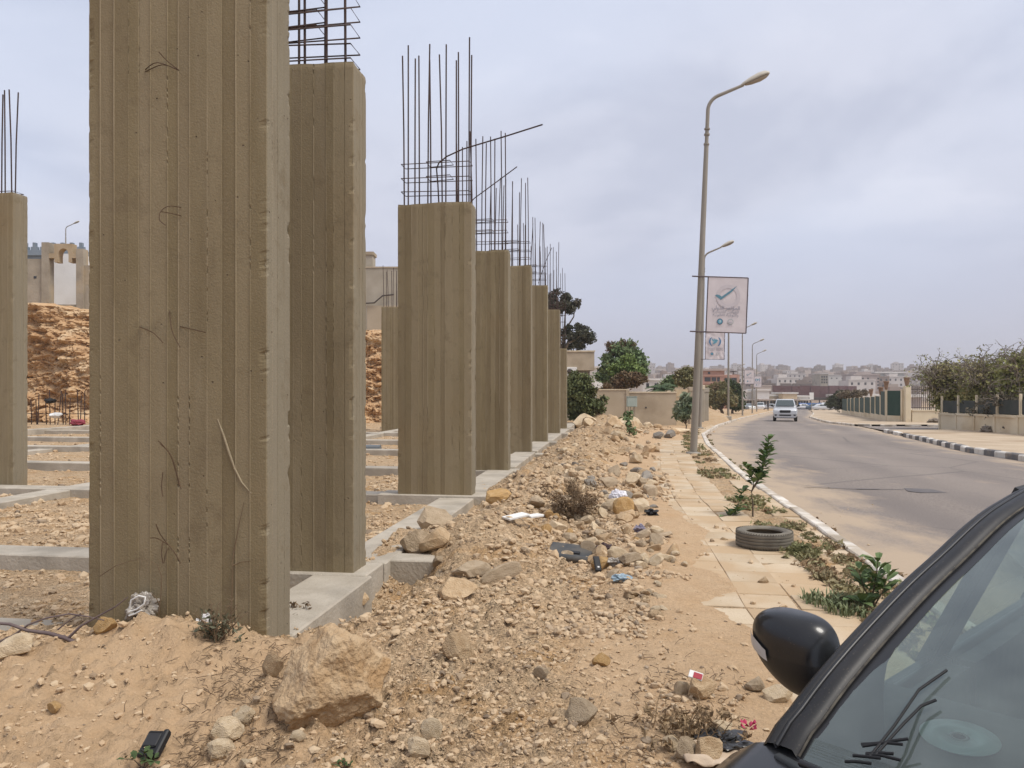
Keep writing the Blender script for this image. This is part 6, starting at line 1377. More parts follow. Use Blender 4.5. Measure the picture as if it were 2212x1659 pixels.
# ------------------------------------------------------------------ old tyre on the paving
def build_tyre():
    x, d = (1651 - U0) / F_PX * 8.2, 8.2; t = thing('old_tyre', 'worn dusty car tyre lying flat on the paving', 'tyre', (x, d, .006), .2); t.scale = (.97, .97, .80)
    m = mat('dusty_tyre', (0.125, 0.11, 0.088), (0.18, 0.16, 0.128), 7, rough=.9, bump=.003, bscale=60, c3=(0.20, 0.175, 0.135), s3=3); md = mat('tyre_groove', (0.045, 0.042, 0.037), rough=.95)
    Ro, hw = .305, .105; prof = [(.19, -.075), (.20, -.092), (.235, -.104), (.27, -.103), (.292, -.092)]
    for k in range(4):
        a = -.078 + k * .041; prof += [(Ro - .002, a), (Ro, a + .014), (Ro, a + .029), (Ro - .003, a + .0305), (Ro - .011, a + .032), (Ro - .011, a + .037), (Ro - .003, a + .039)]
    prof += [(.292, .092), (.27, .103), (.235, .104), (.20, .092), (.19, .075), (.20, .06), (.235, .075), (.27, .07), (.285, 0), (.27, -.07), (.235, -.075), (.20, -.06)]
    mb = MB(); mb.lathe([(r, z + .105) for r, z in prof], 64, close=True, smooth=False); o = mb.build('casing', m, t)
    mb = MB(); mb.lathe([(.188, -.072 + .105), (.193, -.088 + .105)], 48); mb.build('bead', md, t)
    mb = MB()
    for k in range(64):
        a = 2 * math.pi * k / 64; Mx = Matrix.Rotation(a, 4, 'Z') @ Matrix.Translation((Ro - .004, 0, 0))
        for sg in (-1, 1): mb.box(-.010, .0005, -.004, .004, .105 + sg * .093 - .012, .105 + sg * .093 + .010, Mx)
    mb.build('shoulder_lugs', m, t)['kind'] = 'stuff'
build_tyre()

# ------------------------------------------------------------------ small plants
def blade_mesh(name, spots, m, seed, nper=26, h=(.05, .16), spread=.07, wid=.006, label='', kind='stuff', cat=None):
    r = np.random.default_rng(seed); Vs = []; n = 0
    for (x, y, z, s) in spots:
        k = int(nper * s); a = r.uniform(0, 6.28, k); rr = spread * s * np.sqrt(r.random(k)); bx = x + rr * np.cos(a); by = y + rr * np.sin(a); hh = r.uniform(h[0], h[1], k) * (.6 + .5 * s); la = r.uniform(0, 6.28, k); ln = hh * r.uniform(.1, .9, k)
        w = wid * r.uniform(.6, 1.5, k) * (1 + y / 12); px, py = -np.sin(la) * w, np.cos(la) * w
        m1x, m1y, m1z = bx + np.cos(la) * ln * .4, by + np.sin(la) * ln * .4, z + hh * .65
        Vs.append(np.stack([np.stack([bx - px * .6, by - py * .6, np.full(k, z - .01)], -1), np.stack([bx + px * .6, by + py * .6, np.full(k, z - .01)], -1), np.stack([m1x + px, m1y + py, m1z], -1), np.stack([m1x - px, m1y - py, m1z], -1), np.stack([bx + np.cos(la) * ln, by + np.sin(la) * ln, z + hh * .9], -1)], 1))
    V = np.concatenate(Vs).reshape(-1, 3); k = len(V) // 5; b = (np.arange(k) * 5)[:, None]
    me = bpy.data.meshes.new(name); me.from_pydata(V.tolist(), [], (b + np.array([0, 1, 2, 3])).tolist() + (b + np.array([3, 2, 4])).tolist()); me.update(); return obj(name, me, m)
M_WGREEN = leafmat('weed_green', (0.19, 0.20, 0.09), (0.27, 0.25, 0.12), (0.31, 0.235, 0.14)); M_WDRY = mat('dry_straw', (0.30, 0.215, 0.125), (0.22, 0.145, 0.08), 6, rough=.9); M_WRED = mat('dry_reddish', (0.13, 0.085, 0.05), (0.20, 0.14, 0.085), 8, rough=.9)
def build_weeds():
    rs = random.Random(9); sp = []; dr = []
    for k in range(520):
        y = math.exp(rs.uniform(math.log(4.2), math.log(42))); a, b = float(tile_r(y)), float(strip_x(y)); e = rs.random(); x = a + .03 + (b - a) * (.12 * rs.random() if e < .42 else (1 - .2 * rs.random() if e < .72 else rs.random()))
        if float(fbm(x, y, 1.1, 2, 15)) < -.02: continue
        (sp if rs.random() < .68 else dr).append((x, y, Hs(x, y), rs.uniform(.5, 1.5)))
    for k in range(40):
        y = math.exp(rs.uniform(math.log(5), math.log(36))); x = float(kerb_x(y)) + rs.uniform(.01, .12); (sp if rs.random() < .4 else dr).append((x, y, float(zb(y)) - .125, rs.uniform(.4, 1.0)))
    for k in range(30):
        u, v = rs.uniform(1480, 1530), rs.uniform(925, 985); x, d, z = ground_at(u, v); sp.append((x, d, z, rs.uniform(.8, 1.6)))
    def cover(spots, m, sd, n, size, label):
        r = np.random.default_rng(sd); C = []; S_ = []
        for (x, y, z, s) in spots:
            for _ in range(5): C.append((x + r.normal(0, .055) * s, y + r.normal(0, .07) * s, z + .012 + abs(r.normal(0, .014)) * s)); S_.append(.035 * s)
        V, Fc = leaves(C, np.array(S_), n, size, sd, 2.2); V[:, 2] = np.maximum(V[:, 2], -3); tag(obj('weeds', np_mesh('weeds', V, Fc), m), label, kind='stuff')
    cover(sp, M_WGREEN, 3, 17000, .024, 'low green weeds growing in the planting strip'); cover(dr, M_WDRY, 4, 9000, .022, 'low dry weeds growing in the planting strip')
build_weeds()
def leafy_plant(name, label, base, stems, nleaf, lsize, m, seed, lean=None, cat='sapling'):
    """stems: list of polylines relative to base; leaves set along the upper stems as folded blades"""
    t = thing(name, label, cat, base); rs = random.Random(seed)
    for st in stems:
        pts = [Vector(p) for p in st[0]]; mb = MB(); n = len(pts); mb.tube(pts, [st[1] * (1 - .7 * i / (n - 1)) for i in range(n)], 6); mb.build('stem', M_BARK, t, fix=False)
        k = st[2]
        for j in range(k):
            s = st[3] + (1 - st[3]) * (j + rs.random() * .6) / k; f = s * (n - 1); i = min(n - 2, int(f)); p = pts[i].lerp(pts[i + 1], f - i); a = j * 2.4 + rs.uniform(-.4, .4); up = rs.uniform(.1, 1.3)
            dv = Vector((math.cos(a), math.sin(a), up)).normalized(); L_ = lsize * rs.uniform(.65, 1.15) * (1.1 - .4 * s); sd = dv.cross(Vector((0, 0, 1))).normalized() * L_ * .27; dn = Vector((0, 0, -1)) * L_ * .12
            q = p + dv * L_ * .12
            mb = MB(); A = [q, q + dv * L_ * .3 + sd * .8 + dn * -.3, q + dv * L_ * .65 + sd + dn * -.2, q + dv * L_ + dn * 1.5, q + dv * L_ * .65 - sd + dn * -.2, q + dv * L_ * .3 - sd * .8 + dn * -.3, q + dv * L_ * .33 + dn * .4, q + dv * L_ * .68 + dn * .6]
            mb.add(A, [(0, 1, 6), (1, 2, 7, 6), (2, 3, 7), (0, 6, 5), (6, 7, 4, 5), (7, 3, 4)]); mb.build('leaf', m, t, fix=False)
    return t
def build_saplings():
    x, d, z = ground_at(1626, 1116); k = d / F_PX
    def R2(pts): return [((u - 1626) * k, dy, -(v - 1116) * k) for u, v, dy in pts]
    leafy_plant('street_sapling', 'young green street tree in the planting strip behind the tyre', (x, d, z), [(R2([(1626, 1118, 0), (1627, 1090, .01), (1624, 1062, .02)]), .014, 0, .9), (R2([(1624, 1062, .02), (1640, 1040, .05), (1650, 1010, .03), (1656, 975, 0), (1662, 945, 0)]), .011, 62, .22), (R2([(1624, 1062, .02), (1634, 1035, -.05), (1646, 1000, -.06), (1664, 970, -.05)]), .008, 34, .25), (R2([(1625, 1062, .02), (1628, 1045, .0), (1615, 1015, -.03), (1607, 1005, -.02)]), .007, 22, .25),
                  (R2([(1625, 1062, 0), (1612, 1055, .02), (1598, 1072, 0), (1590, 1110, -.03)]), .008, 26, .45), (R2([(1590, 1105, 0), (1580, 1115, -.02), (1570, 1114, -.03)]), .005, 14, .1)], 0, .17, M_LSAPL, 5)
    x, d, z = ground_at(1892, 1316); k = d / F_PX
    def R3(pts): return [((u - 1892) * k, dy, -(v - 1316) * k) for u, v, dy in pts]
    leafy_plant('street_sapling', 'small broad leaved sapling half hidden by the black car', (x, d, z), [(R3([(1888, 1320, 0), (1886, 1280, 0), (1893, 1240, 0), (1898, 1205, 0)]), .009, 18, .3), (R3([(1888, 1310, 0), (1868, 1270, .02), (1855, 1230, 0)]), .007, 12, .35), (R3([(1888, 1310, 0), (1905, 1275, -.02), (1915, 1240, -.02)]), .007, 12, .3), (R3([(1880, 1318, 0), (1860, 1300, -.05), (1838, 1295, -.05)]), .006, 14, .2), (R3([(1890, 1318, 0), (1905, 1320, -.1), (1898, 1345, -.15)]), .006, 12, .2)], 0, .17, leafmat('broad_leaves', (0.09, 0.14, 0.05), (0.14, 0.19, 0.075)), 6)
    sp = [(x - .12 + random.uniform(-.25, .2), d + random.uniform(-.25, .2), z, random.uniform(.8, 1.6)) for _ in range(14)]; tag(blade_mesh('grass_tuft', sp, leafmat('tuft_green', (0.12, 0.15, 0.07), (0.18, 0.20, 0.10)), 8, 34, (.02, .09), .10, .004), 'green grass tuft round the small broad leaved sapling', 'grass')
    for (u, v, lb, sd, s) in ((310, 1662, 'small dark green seedling over the black strap', 7, 1.0), (1080 - 0, 1662, 'tiny seedling at the bottom picture edge', 8, .5)):
        if u == 1080: u = 755 // 2 + 365
        x, d, z = ground_at(u, v); leafy_plant('seedling', lb, (x, d, z), [([(0, 0, 0), (.01 * s, 0, .05 * s), (.0, -.01, .09 * s)], .003, 9, .2), ([(0, 0, 0), (-.04 * s, 0, .04 * s), (-.09 * s, -.01, .05 * s)], .003, 6, .3), ([(0, 0, 0), (.04 * s, 0, .04 * s), (.07 * s, -.03, .05 * s)], .003, 6, .3)], 0, .055 * s, leafmat('seedling_leaf', (0.045, 0.075, 0.025), (0.08, 0.11, 0.04)), sd, cat='seedling')
build_saplings()
def dry_plant(name, label, u, v, stalks, clump, seed, m1, m2, hgt, width, cat='shrub', bushy=1500):
    x, d, z = ground_at(u, v); t = thing(name, label, cat, (x, d, z)); rs = random.Random(seed); mb = MB()
    for k in range(stalks):
        a = rs.uniform(0, 6.28); l = rs.uniform(.1, .9); h = hgt * rs.uniform(.45, 1.0); p = Vector((rs.gauss(0, width * .12), rs.gauss(0, width * .12), 0)); pts = [p]; dv = Vector((math.cos(a) * l, math.sin(a) * l * .6, 1)).normalized()
        for j in range(6): p = p + dv * h / 6; dv = (dv + Vector((rs.gauss(0, .16), rs.gauss(0, .16), -.02))).normalized(); pts.append(p)
        mb.tube(pts, [.0036 - .0004 * j for j in range(7)], 4, caps=False)
        for j in range(2, 7):
            for _ in range(2):
                e = Vector((rs.gauss(0, 1), rs.gauss(0, 1), rs.uniform(.2, 1))).normalized() * h * rs.uniform(.06, .16); mb.tube([pts[j], pts[j] + e], [.0018, .001], 3, caps=False)
    mb.build('stalks', m1, t, fix=False)
    if bushy:
        C = np.array([(rs.gauss(0, width * .28), rs.gauss(0, width * .2), abs(rs.gauss(.0, clump * .6)) + .02) for _ in range(40)]); V, Fc = leaves(C, clump * .35, bushy, .016, seed, 2.4); obj('foliage', np_mesh('foliage', V, Fc), m2, t)
    return t
dry_plant('dry_shrub', 'dry reddish shrub with tall bare stalks in the rubble', 1235, 1122, 34, .26, 3, M_WDRY, M_WRED, .85, .55, bushy=3800)
dry_plant('dry_shrub', 'tangle of straw coloured dry weeds left of the car mirror', 1488, 1592, 34, .07, 4, M_WDRY, M_WDRY, .19, .50, bushy=450)
dry_plant('dry_shrub', 'brown dead weed at the right corner of the nearest column', 612, 1366, 40, .12, 5, M_WRED, M_WRED, .22, .30, bushy=1100)
dry_plant('dry_shrub', 'small green brown weed on the paving edge beside the tyre', 1726, 1200, 16, .10, 6, M_WGREEN, M_WGREEN, .10, .22, bushy=700)
dry_plant('dry_shrub', 'dark withered plant at the foot of the nearest column', 470, 1384, 26, .10, 7, M_WRED, leafmat('withered', (0.11, 0.115, 0.07), (0.16, 0.15, 0.095)), .26, .22, bushy=260)
dry_plant('dry_shrub', 'thin withered shoots rising against the nearest column', 345, 1335, 12, .08, 8, M_WRED, M_WRED, .40, .16, bushy=300)
def build_twigs():
    rs = random.Random(12); mb = MB()
    for k in range(950):
        e = rs.random()
        if e < .45: u, v = rs.gauss(560, 95), rs.gauss(1470, 70)
        elif e < .6: u, v = rs.uniform(380, 620), rs.uniform(1560, 1660)
        elif e < .8: u, v = rs.uniform(1330, 1620), rs.uniform(1450, 1655)
        else: u, v = rs.uniform(700, 1500), rs.uniform(1150, 1650)
        if v < 1372 or v > 1675: continue
        x, d, z = ground_at(u, v); a = rs.uniform(0, 6.28); L_ = rs.uniform(.02, .09); p = Vector((x, d, z + .008)); q = p + Vector((math.cos(a) * L_, math.sin(a) * L_, rs.uniform(0, .03))); m_ = p.lerp(q, .5) + Vector((rs.gauss(0, .008), rs.gauss(0, .008), .006)); mb.tube([p, m_, q], rs.uniform(.001, .0028), 4, caps=False)
    tag(mb.build('dry_twigs', M_WRED, fix=False), 'dry twigs and straw scattered on the soil', kind='stuff')
build_twigs()

# ------------------------------------------------------------------ litter and lost things
def limb(mb, pts, r0, r1): n = len(pts); mb.tube(pts, [r0 + (r1 - r0) * i / (n - 1) for i in range(n)], 6)
def build_litter():
    Q = lambda u, v, h=0.0: (lambda g: Vector((g[0], g[1], g[2] + h)))(ground_at(u, v))
    # dead branch
    mb = MB(); mk = mat('dead_branch', (0.115, 0.085, 0.085), (0.16, 0.12, 0.11), 8, bump=.002, bscale=60); d = 4.6
    A = lambda u, v, dd=d: at(u, v, dd)
    g = thing('dead_branch', 'forked dead branch lying across the left end of the beam', 'branch', A(168, 1392))
    o = Vector(g.location); rel = lambda L_: [p - o for p in L_]
    for nm, pts, r0, r1 in (('main_stem', [A(172, 1392), A(140, 1378), A(105, 1368), A(60, 1362), A(20, 1348), A(-30, 1345)], .014, .008), ('side_branch', [A(150, 1376), A(175, 1352), A(205, 1335), A(250, 1310), A(276, 1290)], .009, .003), ('side_branch', [A(-5, 1388), A(30, 1372), A(60, 1350), A(100, 1335), A(150, 1326), A(190, 1332), A(225, 1340)], .008, .003), ('side_branch', [A(-10, 1388), A(40, 1396), A(80, 1404), A(112, 1420)], .007, .003), ('side_branch', [A(125, 1360), A(150, 1340), A(175, 1325)], .005, .002)):
        m_ = MB(); limb(m_, rel(pts), r0, r1); m_.build(nm, mk, g, fix=False)
    # thin shoots against the column
    g = thing('dry_creeper', 'thin dry creeper stem climbing the nearest column', 'creeper', onface(497, 1400, .01)); o = Vector(g.location)
    for pts in ([(497, 1400), (500, 1330), (502, 1250), (503, 1205), (505, 1185)], [(503, 1205), (515, 1140), (527, 1085)], [(502, 1222), (520, 1214), (545, 1212)]): m_ = MB(); limb(m_, [onface(u, v, .012) - o for u, v in pts], .004, .0015); m_.build('stem', M_WRED, g, fix=False)
    g = thing('dry_creeper', 'curved dry shoot standing before the nearest column', 'creeper', onface(340, 1330, .1)); o = Vector(g.location)
    for pts in ([(342, 1335), (348, 1280), (349, 1245), (340, 1220), (318, 1208)], [(345, 1305), (336, 1290), (325, 1280)], [(215, 1245), (250, 1222), (280, 1212), (304, 1206)]): m_ = MB(); limb(m_, [onface(u, v, .06) - o for u, v in pts], .0035, .0012); m_.build('stem', M_WRED, g, fix=False)
    # plastic bag with white cord, foil scrap
    def crumple(name, label, cat, u, v, w, h, m, seed, amp=.5, fl=1.0, sub=4, sink=.1, off=None):
        p = Q(u, v) if off is None else onface(u, v, off); k = p.y / F_PX; bm = bmesh.new(); bmesh.ops.create_icosphere(bm, subdivisions=sub, radius=1)
        for vv in bm.verts:
            n = mnoise.noise(vv.co * 1.8 + Vector((seed, 3, 1))) + .5 * mnoise.noise(vv.co * 4.5 + Vector((seed, 0, 9))); r_ = abs(mnoise.noise(vv.co * 5 + Vector((1, seed, 0)))); vv.co *= 1 + amp * n - .25 * r_
        me = bpy.data.meshes.new(name); bm.to_mesh(me); bm.free(); o = obj(name, me, m, loc=(p.x, p.y + w * k * .3, p.z + h * k * (.5 - sink))); o.scale = (w * k * .5, w * k * .4, h * k * .52); return tag(o, label, cat)
    film = mat('milky_film', (0.30, 0.26, 0.215), (0.40, 0.36, 0.31), 5, rough=.3, spec=.5); fb = film.node_tree.nodes['Principled BSDF']; fb.inputs['Transmission Weight'].default_value = .15
    crumple('plastic_bag', 'clear plastic bag stuck between clods at the nearest column', 'bag', 298, 1338, 56, 54, film, 3, .8, sub=5, off=.12)
    g = thing('string_loop', 'loop of white cord on the clear plastic bag', 'cord', Q(305, 1340)); o = Vector(g.location); mb = MB()
    for pts in ([(280, 1316), (284, 1296), (300, 1287), (314, 1290), (312, 1304), (296, 1316), (279, 1322)], [(279, 1330), (292, 1326), (306, 1318)]): mb.tube([onface(u, v, .20) - o for u, v in pts], .006, 6)
    mb.build('strand', M_WHITE, g, fix=False)
    foil = mat('silver_wrapper', (0.50, 0.48, 0.47), (0.62, 0.60, 0.58), 9, rough=.35, spec=.6)
    crumple('wrapper', 'crumpled silver wrapper at the foot of the nearest column', 'wrapper', 438, 1376, 38, 44, foil, 5, .6, off=.12); crumple('plastic_bag', 'white knotted plastic bag lying in the rubble', 'bag', 1337, 1090, 40, 34, mat('white_bag', (0.66, 0.64, 0.66), (0.58, 0.56, 0.60), 6, rough=.35, spec=.5), 8, .25)
    crumple('plastic_bag', 'crumpled black bag among the stones left of the car', 'bag', 1572, 1632, 100, 34, mat('black_bag', (0.02, 0.02, 0.022), (0.035, 0.033, 0.03), 6, rough=.3, spec=.6), 9, .8, sub=5); crumple('plastic_bag', 'small black plastic scrap at the edge of the rubble', 'plastic scrap', 1408, 1114, 26, 14, M_BLACKP, 11, .9)
    crumple('wrapper', 'bluish plastic bottle scrap in the rubble', 'plastic scrap', 1345, 1258, 40, 16, mat('blue_scrap', (0.22, 0.30, 0.36), (0.3, 0.38, 0.42), 6, rough=.3), 12, .6); crumple('wrapper', 'mauve wrapper between the rubble stones', 'wrapper', 1382, 1150, 22, 16, mat('mauve_scrap', (0.24, 0.22, 0.28), rough=.4), 13, .7)
    crumple('wrapper', 'dark reddish rag between the rubble stones', 'rag', 1308, 1192, 30, 16, mat('dark_rag', (0.09, 0.05, 0.05), (0.06, 0.05, 0.05), 5), 14, .7); crumple('wrapper', 'pale wrapper in front of the rectangular grey block', 'wrapper', 1330, 1222, 30, 16, film, 15, .7)
    # white strip
    p, q = Q(1092, 1132, .03), Q(1160, 1150, .03); dv = (q - p); L_ = dv.length; a = math.atan2(dv.y, dv.x); w = thing('white_strip', 'broken white plastic strip on the soil', 'strip', p, a)
    MB().bbox(0, L_ * .6, -.06, .06, 0, .025, .004).build('strip_piece', M_WHITE, w, rot=(.1, -.03, 0)); MB().bbox(L_ * .615, L_, -.055, .055, -.012, .012, .004).build('strip_piece', M_WHITE, w, rot=(.05, .02, -.06))
    # dark plastic panel
    dp = mat('dusty_black_plastic', (0.055, 0.058, 0.06), (0.13, 0.115, 0.095), 4, rough=.6, lo=.45, hi=.7); p = Q(1228, 1208); g = thing('bumper_fragment', 'broken black moulded plastic panel in the rubble', 'car bumper', p, R(-14)); g.rotation_euler = (R(14), R(4), R(-14))
    MB().bbox(-.24, .22, -.02, .34, .01, .035, .008).build('sheet', dp, g); m_ = MB(); m_.tube([(-.12, -.04, .05), (.0, -.05, .055), (.25, -.04, .05)], .04, 10); m_.build('lip', dp, g); MB().bbox(-.02, .10, .10, .15, .036, .05, .004).build('clip', M_BLACKP, g)
    p = Q(1293, 1236); g = thing('plastic_trim', 'small black plastic trim with a white dot in the rubble', 'plastic trim', p, .1); g.rotation_euler = (R(40), 0, .1); MB().bbox(-.03, .03, 0, .17, 0, .03, .008).build('body', M_BLACKP, g); MB().box(-.008, .01, .03, .045, .031, .034).build('dot', M_WHITE, g)
    # cigarette packet on its stone
    p = Q(1520, 1512); k = p.y / F_PX; g = thing('cigarette_packet', 'flattened red and white packet on the brown block', 'packet', (p.x - .03, p.y + .05, p.z + 44 * k * 1.0), .3); g.rotation_euler = (R(30), R(12), R(-20)); MB().bbox(-.036, .036, -.024, .024, 0, .010, .002).build('carton', M_WHITE, g); MB().box(-.012, .034, -.022, .014, .0105, .0125).build('red_panel', mat('packet_red', (0.33, 0.04, 0.055), rough=.6), g)
    # pink flower head
    p = Q(1617, 1592, .02); g = thing('pink_flower', 'crimson artificial flower head on the sand by the car', 'flower', p); fm = mat('crimson_petal', (0.42, 0.03, 0.09), (0.52, 0.06, 0.14), 20, rough=.6)
    rs = random.Random(3)
    for k in range(11):
        a = k * 2.4; c = Vector((math.cos(a) * .014, math.sin(a) * .012, .012 + .003 * k)); e = c + Vector((math.cos(a), math.sin(a), .5)) * .022; s_ = Vector((-math.sin(a), math.cos(a), 0)) * .012; MB().add([c, e + s_, e + Vector((0, 0, .012)), e - s_], [(0, 1, 2, 3)]).build('petal', fm, g, fix=False)
    # black clip with strap
    p = Q(322, 1640); g = thing('buckle', 'black plastic buckle with strap lying on the sand', 'buckle', p + Vector((0, .02, .012)), R(20)); g.rotation_euler = (R(38), R(-5), R(-14))
    MB().bbox(-.055, .055, -.02, .10, 0, .03, .008).build('body', M_BLACKP, g); MB().bbox(-.04, .03, .02, .085, .031, .039, .006).build('raised_frame', mat('black_rubber', (0.03, 0.03, 0.032), rough=.6), g); MB().bbox(.035, .06, -.02, .10, .012, .045, .006).build('side_bar', M_BLACKP, g)
    MB().bbox(-.20, -.02, -.075, -.045, -.005, .006, .002).build('strap', M_BLACKP, g, rot=(0, 0, .35)); MB().bbox(-.155, -.10, .0, .012, -.012, -.004, .002).build('clasp', M_BLACKP, g, rot=(0, 0, .9))
    # beige cloth
    p = Q(1560, 1668); P_ = []; nx, ny = 60, 34
    for i in range(nx):
        row = []
        for j in range(ny):
            x, y = (i / (nx - 1) - .5) * .42, (j / (ny - 1) - .5) * .22; s_ = x * 38 + 3.0 * math.sin(y * 22) + 4 * mnoise.noise(Vector((x * 7, y * 7, 2))); h = .018 * abs(math.sin(s_ * .5)) + .03 * mnoise.noise(Vector((x * 14, y * 20, 5))) + .02
            gx, gy = p.x + .07 + x + .02 * mnoise.noise(Vector((x * 9, y * 9, 9))), p.y + .10 + y + .35 * x * .0; row.append((gx, gy, Hs(gx, gy) + max(.006, h)))
        P_.append(row)
    o = MB().grid(P_).build('cloth', mat('beige_cloth', (0.46, 0.35, 0.245), (0.53, 0.42, 0.31), 8, rough=.9, bump=.002, bscale=120), fix=False); so = o.modifiers.new('thick', 'SOLIDIFY'); so.thickness = .004; tag(o, 'crumpled beige cloth lying between stones and car', 'cloth')
    # pipe and timber on the site floor
    p = at(806, 969, 22.2); tag(MB().tube([(p.x - 1.2, 22.2, .02), (p.x + .25, 22.0, .02)], .10, 12).build('plastic_pipe', mat('grey_pipe', (0.16, 0.17, 0.175), rough=.5)), 'dark grey plastic pipe on the site floor behind the second column', 'pipe')
    for (u, v, dd) in ((1548, 898, 60.5),):
        p = at(u, v, dd); tag(MB().bbox(p.x - .9, p.x + 1.2, dd, dd + .35, float(zb(dd)) - .1, float(zb(dd)) + .35, .03).build('concrete_sleeper', M_BEAM), 'long concrete sleeper lying beside the third lamp post', 'concrete sleeper')
build_litter()
# ------------------------------------------------------------------ black car parked in front of the viewer (x = rearwards, y = towards its right side)
def build_car():
    CA = R(48); t = thing('black_car', 'black car parked nose towards the viewer, cut by the right picture edge', 'car', (0.509, 1.533, 0.0), R(42))
    paint = mat('black_car_paint', (0.012, 0.0125, 0.014), (0.02, 0.02, 0.021), 3, rough=.30, spec=.35, coat=.25, speck=(240, (0.07, 0.06, 0.048), .66, .74)); trim = mat('black_trim', (0.014, 0.014, 0.015), rough=.4, spec=.5); satin = mat('satin_black', (0.022, 0.022, 0.023), (0.03, 0.029, 0.027), 14, rough=.55, bump=.0004, bscale=400)
    cloth = mat('seat_cloth', (0.055, 0.055, 0.06), (0.08, 0.078, 0.078), 60, rough=.9); dashm = mat('dashboard_plastic', (0.055, 0.06, 0.062), (0.08, 0.082, 0.082), 18, rough=.7)
    pmat = mat('dusty_black_paint', (0.014, 0.0145, 0.016), (0.024, 0.023, 0.023), 5, rough=.45, spec=.3, speck=(200, (0.07, 0.06, 0.048), .62, .74))
    def glassmat(name, tint, refl, dust):
        m = bpy.data.materials.new(name); m.use_nodes = True; nt = m.node_tree; nt.nodes.clear(); N = nt.nodes.new; L = nt.links.new; out = N('ShaderNodeOutputMaterial'); tr = N('ShaderNodeBsdfTransparent'); tr.inputs[0].default_value = (*tint, 1); gl = N('ShaderNodeBsdfGlossy'); gl.inputs['Roughness'].default_value = .015; gl.inputs[0].default_value = (.95, 1, 1, 1); df = N('ShaderNodeBsdfDiffuse'); df.inputs[0].default_value = (.36, .42, .395, 1)
        fr = N('ShaderNodeFresnel'); fr.inputs[0].default_value = 1.5; mu = N('ShaderNodeMath'); mu.operation = 'MULTIPLY_ADD'; L(fr.outputs[0], mu.inputs[0]); mu.inputs[1].default_value = 1.1; mu.inputs[2].default_value = refl; mx = N('ShaderNodeMixShader'); L(mu.outputs[0], mx.inputs[0]); L(tr.outputs[0], mx.inputs[1]); L(gl.outputs[0], mx.inputs[2])
        nz = N('ShaderNodeTexNoise'); nz.inputs['Scale'].default_value = 6; nz.inputs['Detail'].default_value = 6; tc = N('ShaderNodeTexCoord'); L(tc.outputs['Object'], nz.inputs[0]); mr = N('ShaderNodeMapRange'); L(nz.outputs[0], mr.inputs[0]); mr.inputs[1].default_value = .3; mr.inputs[2].default_value = .75; mr.inputs[3].default_value = dust * .5; mr.inputs[4].default_value = dust * 1.4
        m2 = N('ShaderNodeMixShader'); L(mr.outputs[0], m2.inputs[0]); L(mx.outputs[0], m2.inputs[1]); L(df.outputs[0], m2.inputs[2]); L(m2.outputs[0], out.inputs[0]); return m
    wsg = glassmat('windscreen_glass', (.60, .72, .66), .045, .19); sdg = glassmat('side_glass', (.66, .74, .70), .02, .03)
    YC = -.72
    PX_ = [0, .075, .23, .34, .465, .66, .80, .93, 1.08, 1.3]; PZ_ = [.95, 1.008, 1.093, 1.142, 1.2, 1.268, 1.327, 1.356, 1.386, 1.412]
    xs = np.linspace(0, 1.3, 34); zz = np.interp(xs, PX_, PZ_); zz = np.convolve(np.pad(zz, 2, mode='edge'), np.ones(5) / 5, 'valid'); zz[0] = .95
    def edge(i, off=0.0, up=0.0, side=1): 
        y = -.15 * xs[i] - off; return Vector((xs[i] - off * .10, y if side > 0 else 2 * YC - y, zz[i] + up))
    n_ws = int(np.searchsorted(xs, .99)) + 1
    for side in (1, -1):
        cr = [(-.004, -.06), (-.012, -.012), (0, 0), (.014, .004), (.018, -.004), (.024, .001), (.030, .006), (.055, .006), (.062, -.002), (.066, -.006)]
        mb = MB(); mb.grid([[edge(i, o_, u_, side) for (o_, u_) in cr] for i in range(len(xs))]); mb.build('pillar', pmat, t, fix=False)
        mb = MB(); mb.tube([edge(i, .021, .002, side) for i in range(len(xs))], .005, 6); mb.build('drip_trim', trim, t, fix=False)
        wid = lambda i: .098 + .15 * max(0, 1 - xs[i] / .26) ** 1.3
        mb = MB(); mb.grid([[edge(i, .066 + (wid(i) - .066) * q, -.006 + .004 * q, side) for q in (0, .5, 1)] for i in range(n_ws)]); mb.build('black_border', trim, t, fix=False)
        mb = MB(); mb.tube([edge(i, .070, -.001, side) for i in range(n_ws)], .0026, 6); mb.build('glass_seal', mat('dusty_seal', (0.13, 0.115, 0.09), (0.05, 0.045, 0.04), 30, rough=.9, spec=.1), t, fix=False)
    # windscreen
    P_ = []
    for i in range(n_ws):
        a, b = edge(i, .066, -.0085), edge(i, .066, -.0085, -1); row = []
        for j in range(25):
            q = j / 24; p = a.lerp(b, q); s_ = math.sin(math.pi * q); row.append(p + Vector((-.13 * s_, 0, .030 * s_)))
        P_.append(row)
    mb = MB(); mb.grid(P_); mb.build('windscreen', wsg, t, fix=False)
    # roof, header, rear
    P_ = []
    for i in range(n_ws - 1, len(xs)):
        a, b = edge(i, .062, -.002), edge(i, .062, -.002, -1); P_.append([a.lerp(b, q / 16) + Vector((-.13 * math.sin(math.pi * q / 16) * (1 - (i - n_ws + 1) / (len(xs) - n_ws)), 0, .032 * math.sin(math.pi * q / 16))) for q in range(17)])
    for x, z in ((1.7, 1.43), (2.2, 1.41), (2.6, 1.35)):
        a, b = Vector((x, -.20, z)), Vector((x, 2 * YC + .20, z)); P_.append([a.lerp(b, q / 16) + Vector((0, 0, .03 * math.sin(math.pi * q / 16))) for q in range(17)])
    mb = MB(); mb.grid(P_); o = mb.build('roof', paint, t, fix=False); o.modifiers.new('s', 'SOLIDIFY').thickness = .03
